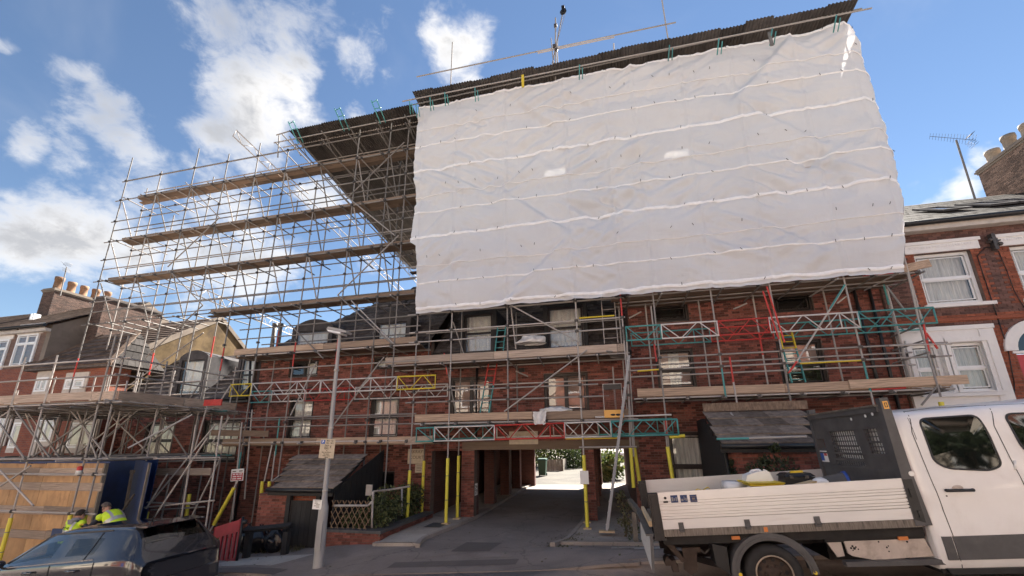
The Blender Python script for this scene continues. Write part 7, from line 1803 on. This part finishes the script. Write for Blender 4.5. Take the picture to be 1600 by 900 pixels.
def seam(pts, w=.007, mat='ink', name='door_gap', off=.0035):
    P = [onside(*c5(*q)) for q in pts]; b = MB()
    for p, q in zip(P, P[1:]):
        n_ = max(1, int((q-p).length/.06))
        for k in range(n_):
            a = p.lerp(q, k/n_); e = p.lerp(q, (k+1)/n_); a.y = ysurf(a.z)-off+.003; e.y = ysurf(e.z)-off+.003; b.bar(a, e, .006, w, up=(0,1,.2) if False else (0,0,1) if abs((e-a).z) < abs((e-a).x) else (1,0,0))
    tb(b, name, mat)
seam([(482,178),(520,270),(560,370),(605,480),(650,590),(672,650),(700,722),(722,800),(742,880)])
seam([(838,150),(880,240),(920,320),(960,400),(985,445),(1030,540)]); seam([(482,178),(600,162),(838,150),(1012,143)], .006)
seam([(500,205),(540,300)], .004)
q = onside(*c5(968,412)); b = MB(); b.tube((q.x-.01,q.y-.01,q.z-.05),(q.x+.02,q.y-.01,q.z+.05),.012,8); tb(b, 'door_hinge', 'truck_white')
p, q = onside(*c5(667,523)), onside(*c5(782,521)); b = MB(); b.smooth = True; b.tube(p+Vector((0,-.035,0)), q+Vector((0,-.035,0)), .017, 10); b.ball(p+Vector((0,-.02,0)), .02); b.ball(q+Vector((0,-.02,0)), .02); tb(b, 'door_handle', 'black_plastic')
b = MB(); c = (p+q)/2; b.smooth = True; b.ball(Vector((c.x, ysurf(c.z)+.012, c.z+.02)), .075, 14, 8, (1,.25,.55)); tb(b, 'handle_recess', 'truck_dirty')
q = onside(*c5(672,548)); b = MB(); b.tube(q+Vector((0,-.004,0)), q+Vector((0,.01,0)), .009, 8); tb(b, 'key_lock', 'ink')
b = MB(); 
for x0, x1 in ((1.905,2.0),(2.012,3.2),(3.21,3.6)):
    z0, z1 = .455, .705; b.prism([(x0+(.02 if x0 > 2.05 else .0),-.022,z0),(x1,-.022,z0),(x1,-.022,z1),(x0,-.022,z1)], (0,.03,0))
tb(b, 'side_moulding', 'grey_plastic')
b = MB(); b.prism([(1.87,-.0,.36),(3.5,-.0,.36),(3.5,-.0,.30),(1.9,0,.30)], (0,.1,0)); tb(b, 'sill', 'black_plastic')
b = MB(); b.box((1.84,.05,.3),(4.2,BW-.05,.35)); tb(b, 'cab_floor', 'under')
# load on the bed
LT = lambda px, py, Y: W(px, py, Y)
def load(name, px, py, Y, lab, cat):
    return thing(name, W(px, py, Y), lab, cat)
t = load('jerrycan', 1187, 757, 7.0, 'white plastic jerrycan lying in the truck bed', 'jerrycan'); p, q = W(1167,757,7.0), W(1208,736,7.0); b = MB(); w, h = q.x-p.x, q.z-p.z
o2 = [(0,0),(1.0,.02),(.93,.55),(.86,.95),(.62,1.0),(.30,.86),(.05,.66),(0,.3)]; b.prism([p+Vector((u*w,0,v*h)) for u, v in o2], (0,.22,0)); b.build('body', 'clear_plastic', t)
b = MB(); b.tube(p+Vector((w*.80,.1,h*.97)), p+Vector((w*.82,.1,h*1.05)), .03, 10); b.build('cap', 'sign_white', t); b = MB(); b.pipe([p+Vector((w*.25,.1,h*.83)), p+Vector((w*.3,.1,h*.98)), p+Vector((w*.55,.1,h*1.07)), p+Vector((w*.65,.1,h*.99))], .016, 6); b.build('handle', 'clear_plastic', t)
t = load('tray', 1195, 755, 6.9, 'yellow plastic tray under the jerrycan in the truck bed', 'tray'); p, q = W(1167,760,6.8), W(1223,752,6.8); b = MB(); z = p.z; b.hexa([(p.x+.05,6.75,z),(q.x-.04,6.75,z),(q.x-.04,7.25,z),(p.x+.05,7.25,z),(p.x,6.7,z+.05),(q.x,6.7,z+.06),(q.x,7.3,z+.06),(p.x,7.3,z+.05)]); b.build('tray', 'tool_yellow', t); b = MB(); b.box((p.x+.01,6.69,z+.02),(q.x,6.70,z+.03)); b.build('rim', 'tool_yellow', t)
t = load('foam_block', 1155, 758, 7.1, 'pale foam block beside the yellow tray in the truck bed', 'block'); p, q = W(1137,768,7.1), W(1168,754,7.1); b = MB(); b.smooth = True; b.hexa([(p.x,7.1,p.z),(q.x,7.1,p.z),(q.x,7.5,p.z),(p.x,7.5,p.z),(p.x+.02,7.12,q.z),(q.x-.01,7.12,q.z),(q.x-.01,7.48,q.z),(p.x+.02,7.48,q.z)]); b.build('block', 'clear_plastic', t)
t = load('toolbox', 1253, 755, 7.2, 'black plastic toolbox with a yellow handle in the truck bed', 'toolbox'); p, q = W(1228,758,7.2), W(1272,737,7.2); b = MB(); h = q.z-p.z; b.hexa([(p.x,7.2,p.z),(q.x,7.2,p.z),(q.x,7.5,p.z),(p.x,7.5,p.z),(p.x+.02,7.2,p.z+h*.6),(q.x,7.2,p.z+h*.6),(q.x,7.5,p.z+h*.6),(p.x+.02,7.5,p.z+h*.6)]); b.build('box', 'black_plastic', t)
b = MB(); b.hexa([(p.x-.01,7.19,p.z+h*.62),(q.x+.01,7.19,p.z+h*.66),(q.x+.01,7.51,p.z+h*.66),(p.x-.01,7.51,p.z+h*.62),(p.x+.04,7.22,p.z+h*.86),(q.x-.04,7.22,p.z+h*.9),(q.x-.04,7.48,p.z+h*.9),(p.x+.04,7.48,p.z+h*.86)]); b.build('lid', 'black_plastic', t)
b = MB(); b.bar(p+Vector(((q.x-p.x)*.3,.1,h*.93)), p+Vector(((q.x-p.x)*.72,.1,h*1.0)), .03, .03); b.build('handle', 'tool_yellow', t)
for k in range(2): b = MB(); b.box((p.x+.06+.2*k,7.17,p.z+h*.5),(p.x+.11+.2*k,7.19,p.z+h*.72)); b.build('latch', 'fitting', t)
t = load('plank', 1250, 760, 6.8, 'pale timber offcut lying in the truck bed by the toolbox', 'plank'); b = MB(); b.bar(W(1222,765,6.7), W(1273,752,7.0), .12, .03); b.build('plank', 'new_wood', t)
t = load('bucket', 1305, 755, 7.1, 'dark bucket with a blue rim lying in the truck bed', 'bucket'); c = W(1312,752,7.0); b = MB(); b.lathe([(.0,0),(.10,0),(.135,.26)], c+Vector((-.20,0,-.04)), (1,-.2,.12), 18); b.build('body', 'grey_plastic', t); b = MB(); b.lathe([(.135,.25),(.15,.25),(.15,.285),(.135,.285)], c+Vector((-.20,0,-.04)), (1,-.2,.12), 18); b.build('rim', 'tool_blue', t)
t = load('plastic_sheet', 1285, 755, 7.0, 'scrunched clear plastic bag in the truck bed beside the bucket', 'bag'); c = W(1285,754,7.0); b = MB(); b.smooth = True; b.ball(c, .12, 12, 8, (1.1,1,.6)); b.build('bag', 'clear_plastic', t)
t = load('strap', 1090, 765, 7.6, 'yellow ratchet strap looped over the far side of the truck bed', 'strap'); b = MB(); P = [W(*q, 8.2) for q in ((1083,769),(1090,764),(1098,766),(1106,761),(1112,768))]
for a, c in zip(P, P[1:]): b.bar(a, c, .045, .01)
b.build('strap', 'tool_yellow', t)
t = load('hand_tool', 1355, 750, 7.4, 'black tube and rags by the bulkhead in the truck bed', 'tool'); b = MB(); b.tube(W(1345,758,7.2), W(1372,744,7.6), .025, 8); b.build('tube', 'black_plastic', t); b = MB(); b.smooth = True; b.ball(W(1343,757,7.1), .09, 10, 6, (1.2,1,.5)); b.build('rag', 'grey_cloth', t); b = MB(); b.smooth = True; b.ball(W(1395,752,7.0), .1, 10, 6, (1.4,1,.35)); b.build('bag', 'clear_plastic', t)
# ------------------------------------------------------------------ black hatchback
CR = thing('parked_car', (-9.78, 6.80, road_z(-9.78)-.09), 'black hatchback car parked nose downhill at the left', 'car')
SLC = math.atan(.078); CR.rotation_mode = 'XYZ'; CR.rotation_euler = (0, 0, 0)
Mx = Matrix.Rotation(-SLC, 3, 'Y') @ Matrix.Rotation(math.pi, 3, 'Z'); CR.rotation_euler = Mx.to_euler()
def cb(b, name, mat, parent=None, label=None): return b.build(name, mat, parent or CR, label, None, world=False)
# stations: x, sill half width, belt half width, belt z, roof-edge half width, roof-edge z, roof centre z
CS_ = [(-2.06,.70,.72,.80,.66,.83,.84),(-1.98,.80,.83,.92,.70,.96,.98),(-1.90,.83,.855,.945,.68,1.06,1.10),(-1.66,.86,.88,.955,.575,1.375,1.425),(-1.45,.865,.885,.955,.58,1.395,1.450),(-1.16,.87,.885,.95,.585,1.405,1.465),(-.30,.87,.885,.93,.60,1.415,1.480),(-.17,.87,.885,.928,.60,1.413,1.478),(.30,.87,.885,.915,.585,1.375,1.44),(.80,.87,.88,.90,.63,1.15,1.21),(1.06,.87,.87,.885,.70,.99,1.04),(1.22,.86,.86,.87,.72,.91,.955),(1.70,.84,.82,.80,.66,.83,.87),(2.0,.78,.75,.70,.60,.73,.76),(2.12,.66,.64,.58,.5,.6,.62)]
def csn(s):
    x, ws, wb, zb, wr_, zr_, zc = s; f = min(1, zb/.93)
    half = [(ws-.05,.20),(ws,.30),(wb+.012,.50*f),(wb+.005,.66*f),(wb,zb-.05),(wb-.012,zb),(wb-.03+(wr_-wb)*.10,zb+(zr_-zb)*.12),(wr_+(wb-wr_)*.16,zb+(zr_-zb)*.82),(wr_,zr_),(wr_-.06,zr_+(zc-zr_)*.55),(wr_*.5,zr_+(zc-zr_)*.92),(0,zc)]
    return [(x, w_, z) for w_, z in half]+[(x, -w_, z) for w_, z in reversed(half[:-1])]
S = [csn(s) for s in CS_]; n = len(S[0]); b = MB(); b.smooth = True
for s_ in S: b.v.extend(Vector(p) for p in s_)
side_glass = {5, 7, 8}; 
for j in range(len(S)-1):
    for k in range(n-1):
        kk = k if k < 11 else n-2-k; mat = 0
        if kk == 6 and (j in (5, 7, 8, 9) or False): mat = 1
        if kk in (9, 10) and j in (2, 8, 9, 10): mat = 1
        if kk == 8 and j == 2: mat = 0
        if kk == 0: mat = 2
        b.f.append((j*n+k, j*n+k+1, (j+1)*n+k+1, (j+1)*n+k)); b.m.append(mat); b.sm.append(True)
b.f.append(tuple(range(n))); b.m.append(0); b.sm.append(True)
b.f.append(tuple(reversed(range((len(S)-1)*n, len(S)*n)))); b.m.append(0); b.sm.append(True)
bo = cb(b, 'body', ['car_black', 'car_pane', 'car_trim']); sm_ = bo.modifiers.new('smooth', 'SUBSURF'); sm_.levels = 2; sm_.render_levels = 2
b = MB(); b.box((-1.7,-.75,.45),(1.1,.75,.60)); b.box((-1.75,-.6,.6),(-1.25,.6,.95)); 
for y in (-.38,.38):
    b.box((-.25,y-.22,.55),(-.1,y+.22,1.12)); b.box((-.22,y-.12,1.12),(-.12,y+.12,1.28)); b.box((-1.1,y-.25,.55),(-.9,y+.25,1.05))
b.box((.75,-.7,.6),(1.1,.7,.95)); cb(b, 'interior', 'car_trim')
def crow(x):
    for a, c in zip(CS_, CS_[1:]):
        if a[0] <= x <= c[0]: t_ = (x-a[0])/(c[0]-a[0]); return [a[i]+(c[i]-a[i])*t_ for i in range(7)]
def side(x, z, off=.004):
    s = csn(crow(x)); 
    for (x0,y0,z0), (x1,y1,z1) in zip(s[:11], s[1:12]):
        if z0 <= z <= z1: return Vector((x, y0+(y1-y0)*(z-z0)/(z1-z0)+off, z))
    return Vector((x, s[5][1]+off, z))
def cline(pts, w, mat, name, both=True, off=.004):
    for sg in ((1,-1) if both else (1,)):
        b = MB()
        for (xa, za), (xb, zb) in zip(pts, pts[1:]):
            m_ = max(1, int(math.hypot(xb-xa, zb-za)/.08))
            for k in range(m_):
                p = side(xa+(xb-xa)*k/m_, za+(zb-za)*k/m_, off); q = side(xa+(xb-xa)*(k+1)/m_, za+(zb-za)*(k+1)/m_, off); p.y *= sg; q.y *= sg; b.bar(p, q, .008, w, up=(0,0,1) if abs(q.x-p.x) > abs(q.z-p.z) else (1,0,0))
        cb(b, name, mat)
cline([(-1.16,.975),(1.02,.905)], .018, 'chrome', 'window_trim'); cline([(-.235,.35),(-.235,.92)], .007, 'ink', 'door_gap'); cline([(-1.2,.55),(-1.22,.94)], .007, 'ink', 'door_gap'); cline([(.93,.35),(.96,.88)], .007, 'ink', 'door_gap')
cline([(-1.9,.74),(1.2,.70)], .012, 'car_black', 'crease', off=.002); cline([(-1.14,1.39),(.28,1.385),(.95,.96)], .022, 'car_trim', 'window_seal'); cline([(-.93,.97),(-.95,1.37)], .022, 'car_trim', 'window_bar')
for x in (.05+.16, -.78):
    for sg in (1,-1):
        p = side(x-.1,.82,.03); q = side(x+.1,.82,.03); p.y *= sg; q.y *= sg; b = MB(); b.smooth = True; b.tube(p, q, .017, 8); b.ball(p, .02, 8, 5); b.ball(q, .02, 8, 5); cb(b, 'door_handle', 'car_black')
for sg in (1,-1):
    p = side(.93,.93,.09); p.y *= sg; b = MB(); b.smooth = True; b.ball(p+Vector((0,.03*sg,.05)), .1, 14, 8, (.75,1.05,.68)); m_ = cb(b, 'door_mirror', 'car_black'); b = MB(); b.bar(side(.9,.9,0).xyz*1 if sg > 0 else Vector((.9,-side(.9,.9,0).y,.9)), p+Vector((0,0,.02)), .04, .03); cb(b, 'mirror_arm', 'car_trim', m_)
b = MB(); b.hexa([(-1.80,-.55,1.385),(-1.62,-.56,1.40),(-1.62,.56,1.40),(-1.80,.55,1.385),(-1.84,-.54,1.405),(-1.5,-.56,1.455),(-1.5,.56,1.455),(-1.84,.54,1.405)]); cb(b, 'roof_spoiler', 'car_black')
b = MB(); b.bar((-1.78,.1,1.19),(-1.93,-.30,1.07),.02,.02); cb(b, 'wiper', 'car_trim')
for sg in (1,-1): b = MB(); b.prism([(-1.99,.50*sg,.72),(-1.95,.80*sg,.74),(-1.90,.80*sg,.93),(-1.96,.50*sg,.93)], (-.035,.015*sg,0)); cb(b, 'tail_lamp', 'tail_lens')
b = MB(); b.box((-2.12,-.7,.3),(-1.98,.7,.55)); cb(b, 'bumper', 'car_black')
for x in (-1.28, 1.32):
    for sg in (1,-1):
        y = .68*sg; s = MB(); s.lathe([(.2,.0),(.22,.02),(.31,.0),(.315,-.18),(.2,-.18)], (x, .86*sg, .315), (0,sg,0), 28); t_ = cb(s, 'tyre', 'rubber'); s = MB(); s.lathe([(0,-.02),(.05,-.01),(.06,-.04),(.19,-.01),(.205,.005),(.205,-.1)], (x,.86*sg,.315), (0,sg,0), 20); cb(s, 'rim', 'alloy', t_)
        b = MB()
        for k in range(20):
            a, c = math.pi*k/20, math.pi*(k+1)/20; P = lambda t_, r: (x+r*math.cos(t_), .885*sg, .30+r*math.sin(t_)); b.face(P(a,.31), P(c,.31), P(c,.355), P(a,.355))
        cb(b, 'wheel_arch', 'car_trim')
b = MB(); b.lathe([(0,0),(.012,0),(.006,.16)], (-1.2,0,1.46), (-.6,0,1), 6); cb(b, 'aerial', 'car_trim')

# ------------------------------------------------------------------ the two men
def skin_mesh(name, nodes, edges, mat, parent, sub=2, root=0):
    "one continuous surface grown round a jointed skeleton"
    me = bpy.data.meshes.new(name); off = wloc(parent)
    me.from_pydata([tuple(Vector(p)-off) for p, r in nodes], edges, []); me.materials.append(MAT[mat]); o = link(name, me, parent)
    md = o.modifiers.new('skin', 'SKIN'); md.use_smooth_shade = True
    for v, (p, r) in zip(me.skin_vertices[0].data, nodes): v.radius = r if isinstance(r, tuple) else (r, r)
    me.skin_vertices[0].data[root].use_root = True
    s = o.modifiers.new('smooth', 'SUBSURF'); s.levels = sub; s.render_levels = sub; return o
def hand(parent, wrist, d, up, mat, sgn=1, curl=.7):
    d = Vector(d).normalized(); up = Vector(up); sd = d.cross(up).normalized()*sgn; up = sd.cross(d).normalized()*sgn; w = Vector(wrist)
    N = [(w-d*.02, .026), (w+d*.03, (.040,.022)), (w+d*.085, (.042,.018))]; E = [(0,1),(1,2)]
    o = skin_mesh('hand', N, E, mat, parent, 1)
    for k, (off, L) in enumerate(((-.032,.065),(-.011,.078),(.011,.074),(.031,.058))):
        b0 = w+d*.08+sd*off; p1 = b0+d*L*.5-up*.012; p2 = p1+(d*(1-curl)-up*curl).normalized()*L*.35; p3 = p2+(d*(.3-curl)-up).normalized()*L*.28
        skin_mesh('finger', [(b0-d*.015,.0095),(p1,.009),(p2,.0085),(p3,.007)], [(0,1),(1,2),(2,3)], mat, o, 1)
    t0 = w+d*.03-sd*.035; t1 = t0+d*.03-sd*.022-up*.01; t2 = t1+d*.03-up*.012
    skin_mesh('thumb', [(t0,.013),(t1,.0105),(t2,.0085)], [(0,1),(1,2)], mat, o, 1)
def man(base, label, J, hair, facing, glove=None, bald=False):
    B = Vector(base); t = thing('person', B, label, 'person'); P = {k: B+Vector(v) for k, v in J.items()}
    def n_(*ks): return [(P[k], r) for k, r in ks]
    f = Vector(facing).normalized()
    body = n_(('pelvis',(.15,.11)),('waist',(.14,.10)),('chest',(.155,.11)),('collar',(.10,.075)),('neck',.055),('skull',(.072,.085)),('crown',(.06,.07)),
              ('shL',.06),('elL',.043),('wrL',.03),('shR',.06),('elR',.043),('wrR',.03),('hipL',.085),('knL',.058),('anL',.04),('toL',.035),('hipR',.085),('knR',.058),('anR',.04),('toR',.035))
    E = [(0,1),(1,2),(2,3),(3,4),(4,5),(5,6),(3,7),(7,8),(8,9),(3,10),(10,11),(11,12),(0,13),(13,14),(14,15),(15,16),(0,17),(17,18),(18,19),(19,20)]
    skin_mesh('body', body, E, 'skin', t)
    grow = 1.16; cl_ = [(p, tuple(v*grow for v in (r if isinstance(r, tuple) else (r, r)))) for p, r in body]
    jk = [cl_[i] for i in (0,1,2,3,7,8,9,10,11,12)]; jk[6] = (jk[6][0], (.042,.042)); jk[9] = (jk[9][0], (.042,.042))
    skin_mesh('jacket', jk, [(0,1),(1,2),(2,3),(3,4),(4,5),(5,6),(3,7),(7,8),(8,9)], 'navy_cloth', t)
    tr = [cl_[i] for i in (0,13,14,15,17,18,19)]; skin_mesh('trousers', tr, [(0,1),(1,2),(2,3),(0,4),(4,5),(5,6)], 'navy_cloth', t)
    for s in 'LR':
        a, c = P['an'+s], P['to'+s]; skin_mesh('boot', [(a+Vector((0,0,.06)),.058),(a,.06),(a+(c-a)*.5+Vector((0,0,-.02)),.05),(c+Vector((0,0,-.02)),.042)], [(0,1),(1,2),(2,3)], 'black_plastic', t, 1)
    # hi-vis vest: wraps the torso and the tops of the shoulders
    ax = [P['pelvis'], P['waist'], P['chest'], P['collar']]; rad = [(.205,.155),(.195,.15),(.215,.16),(.185,.125)]; side_ = (P['shR']-P['shL']).normalized()
    def ring(q):
        i = min(2, int(q*3)); u = q*3-i; c = ax[i].lerp(ax[i+1], u); r0 = [rad[i][k]+(rad[i+1][k]-rad[i][k])*u for k in (0,1)]; d = (ax[i+1]-ax[i]).normalized(); fr = d.cross(side_).normalized(); return c, r0, fr
    def V(u, v, e=0.0):
        c, r0, fr = ring(min(.999, v)); th = 2*math.pi*u; nn = .02*noise.noise((math.cos(th)*2, math.sin(th)*2, v*4+B.x)); return c+side_*math.cos(th)*(r0[0]+e+nn)+fr*math.sin(th)*(r0[1]+e+nn)
    b = MB(); b.smooth = True; b.grid(lambda u, v: V(u, v*.98), 28, 12); 
    top = [V(k/28, .98) for k in range(28)]; cN = P['collar']+(P['neck']-P['collar'])*.35; i0 = len(b.v)
    for k in range(28): b.face(top[k], top[(k+1)%28], cN.lerp(top[(k+1)%28], .45), cN.lerp(top[k], .45))
    for sh in ('shL', 'shR'):
        c = P[sh]; b.ball(c+Vector((0,0,.005)), .088, 12, 8, (1,1,.95))
    vest = b.build('hi_vis_vest', 'hivis', t)
    for v0 in (.12,.42):
        b = MB(); b.smooth = True; b.grid(lambda u, v: V(u, v0+.13*v, .006), 28, 2); b.build('reflective_band', 'reflective', vest)
    for s in (.30, .70) if True else ():
        pass
    for off in (-.12,.12):
        for fs in (1,-1):
            b = MB(); b.smooth = True
            def strip(u, v):
                c, r0, fr = ring(.5+.48*v); x_ = off+(u-.5)*.05; yy = math.sqrt(max(0, 1-(x_/(r0[0]+.01))**2)); return c+side_*x_+fr*fs*(r0[1]*yy+.014)
            b.grid(strip, 2, 6); b.build('reflective_brace', 'reflective', vest)
    # head: hair cap, ears, nose, brows
    hd = (P['skull']*.5+P['crown']*.5); upv = (P['crown']-P['neck']).normalized(); fr = (f-upv*f.dot(upv)).normalized(); sdv = upv.cross(fr)
    b = MB(); b.smooth = True; m0 = len(b.v)
    def cap(u, v):
        th = 2*math.pi*u; ph = v*math.pi*.56; front = math.cos(th); ph *= (.55 if front > .45 else .62 if front > .2 else 1.12 if front < -.25 else .86)
        rr_ = .108+.004*noise.noise((u*30, v*20, 1)); return hd+upv*.012+(fr*math.cos(th)*1.0+sdv*math.sin(th)*.86)*math.sin(ph)*rr_+upv*math.cos(ph)*rr_*1.02
    b.grid(cap, 24, 9); b.build('hair', hair, t)
    b = MB(); b.smooth = True
    for s in (1,-1): c = hd+sdv*s*.088-upv*.035-fr*.005; b.ball(c, .03, 10, 6, (.6,.6,1))
    c = hd+fr*.098-upv*.045; b.ball(c, .022, 8, 6, (.9,.9,1.3)); b.ball(hd+fr*.082-upv*.085, .022, 8, 6, (1.1,1.1,.5)); b.ball(hd+fr*.07-upv*.115, .032, 8, 6); b.build('face', 'skin', t)
    b = MB(); b.smooth = True
    for s in (1,-1): b.ball(hd+fr*.088+sdv*s*.033-upv*.02, .012, 8, 6)
    b.build('eyes', 'ink', t)
    for s, sg in (('L',1),('R',-1)): hand(t, P['wr'+s], P['wr'+s]-P['el'+s], (0,0,1) if abs((P['wr'+s]-P['el'+s]).normalized().z) < .8 else f, glove if glove and s == 'L' else 'skin', sg)
    return t, P
# man seen from behind, kneeling by the hoarding
q = W(119,798,8.75); g1 = foot_z(q.x, 8.75); hz = q.z-g1; dz = hz-1.335
t1, P1 = man((q.x, 8.75, g1), 'man in a yellow hi-vis vest kneeling with his back to us behind the black car', {
 'pelvis':(0,-.03,.56+dz),'waist':(.0,.0,.72+dz),'chest':(.01,.04,.93+dz),'collar':(.015,.07,1.06+dz),'neck':(.02,.085,1.12+dz),'skull':(.02,.11,1.20+dz),'crown':(.02,.10,1.27+dz),
 'shL':(-.20,.06,1.03+dz),'elL':(-.29,.16,.80+dz),'wrL':(-.15,.36,.74+dz),'shR':(.22,.06,1.03+dz),'elR':(.33,.16,.86+dz),'wrR':(.36,.38,.92+dz),
 'hipL':(-.10,.0,.52+dz),'knL':(-.14,.40,.48+dz),'anL':(-.14,.34,.10),'toL':(-.15,.52,.06),'hipR':(.10,.0,.52+dz),'knR':(.13,.16,.09),'anR':(.14,-.26,.10),'toR':(.14,-.36,.05)}, 'hair_dark', (0,1,0))
b = MB(); b.smooth = True; c = P1['collar']
b.grid(lambda u, v: c+Vector((.15*math.cos(math.pi*u)*(1-.35*v), -.115-.05*math.sin(math.pi*u)+.08*v*0, .05-.16*v*math.sin(math.pi*u)+.02*math.sin(math.pi*u))), 14, 6); b.ball(c+Vector((0,-.03,.045)), .115, 14, 8, (1.1,.9,.55)); b.build('hood', 'grey_cloth', t1)
b = MB(); c = P1['chest']+Vector((0,-.185,.0))
for k in range(5): b.bar(c+Vector((-.09+.04*k,0,.0+.02*math.sin(k*1.3))), c+Vector((-.065+.04*k,0,.035-.02*(k%2))), .012, .01)
b.build('print', 'ink', t1)
# man bending forward out of the blue doorway
q = W(168,785,8.55); g2 = foot_z(q.x, 8.55); hz = q.z-g2; k_ = hz/1.50
J2 = {'pelvis':(.52,.05,.88),'waist':(.42,.03,1.03),'chest':(.27,.0,1.19),'collar':(.16,-.01,1.27),'neck':(.10,-.01,1.30),'skull':(.015,-.015,1.375),'crown':(.0,-.015,1.43),
 'shL':(.15,-.19,1.20),'elL':(-.03,-.26,1.0),'wrL':(-.24,-.22,1.04),'shR':(.17,.18,1.22),'elR':(.0,.22,1.0),'wrR':(-.22,.12,1.0),
 'hipL':(.52,-.08,.84),'knL':(.44,-.11,.46),'anL':(.53,-.11,.09),'toL':(.36,-.12,.05),'hipR':(.54,.14,.84),'knR':(.50,.17,.46),'anR':(.62,.16,.09),'toR':(.45,.17,.05)}
t2, P2 = man((q.x, 8.55, g2), 'man in a yellow hi-vis vest bending forward out of the blue doorway', {k: (v[0]*k_, v[1], v[2]*k_) for k, v in J2.items()}, 'hair_grey', (-1,-.15,-.45), glove='tool_yellow')
# ------------------------------------------------------------------ across the street, behind the camera: terrace and street trees
# (seen only as reflections in panes and paint, and as the light they throw back)
OY = -6.0
pbr('cream_wall', (.66,.58,.48), .85, 0, .1, 2)
k = 0
for xa in range(-28, 20, 6):
    kind_ = 'brick' if k % 3 == 1 else 'cream rendered'
    OH = thing('terraced_house', (xa+3, OY, road_z(xa+3)), kind_+' three storey terraced house across the street, behind the viewer', 'house', 'houses across the street')
    b = MB(); b.box((xa, OY-7, road_z(xa)-1.5), (xa+5.98, OY, road_z(xa+3)+8.4)); b.build('wall', 'far_red_brick' if k % 3 == 1 else 'cream_wall', OH)
    z = road_z(xa+3); b = MB(); b.prism([(xa,OY+.3,z+8.3),(xa,OY-3.5,z+10.8),(xa,OY-7.3,z+8.3)], (5.98,0,0)); b.build('roof', 'terrace_tile', OH)
    for (wx, wz) in ((.8,.9),(.8,3.6),(3.8,3.6),(.8,6.2),(3.8,6.2)):
        b = MB(); b.ring([(xa+wx,OY+.04,z+wz),(xa+wx+1.3,OY+.04,z+wz),(xa+wx+1.3,OY+.04,z+wz+1.5),(xa+wx,OY+.04,z+wz+1.5)], [(xa+wx+.1,OY+.04,z+wz+.1),(xa+wx+1.2,OY+.04,z+wz+.1),(xa+wx+1.2,OY+.04,z+wz+1.4),(xa+wx+.1,OY+.04,z+wz+1.4)], (0,-.06,0)); w_ = b.build('window', 'white_upvc', OH); b = MB(); b.box((xa+wx+.1,OY+.005,z+wz+.1),(xa+wx+1.2,OY+.01,z+wz+1.4)); b.build('pane', 'dark_glass', w_)
    b = MB(); b.box((xa+3.9,OY-.01,z-.3),(xa+4.9,OY+.05,z+2.3)); b.build('door', 'sign_blue' if k % 2 else 'dark_frame', OH); k += 1
for (x, y, h, sd) in ((10.6,-3.4,6.5,1),(7.6,-3.8,6.0,2),(13.5,-3.0,6.5,3)):
    r = random.Random(sd); z = road_z(x); t = thing('street_tree', (x, y, z), 'leafy street tree across the road, mirrored in the truck windows', 'tree', 'trees across the street')
    b = MB(); b.tube((x,y,z-.2),(x+.1,y,z+h*.55),.16,8,.10); tips = []
    for q in range(7): a = q*.9+sd; p = Vector((x+.1,y,z+h*(.38+.03*q))); e = p+Vector((math.cos(a)*1.3,math.sin(a)*1.3,h*.28)); b.tube(p, e, .06, 6, .02); tips.append((e, .8)); tips.append((p.lerp(e,.6)+Vector((0,0,.5)), .7))
    b.build('trunk', 'bark', t); b = MB(); leaf_cloud(b, tips+[(Vector((x,y,z+h*.85)), .9)], 5200, .19, 1, .7, r); b.build('crown', 'leaf_hedge', t)
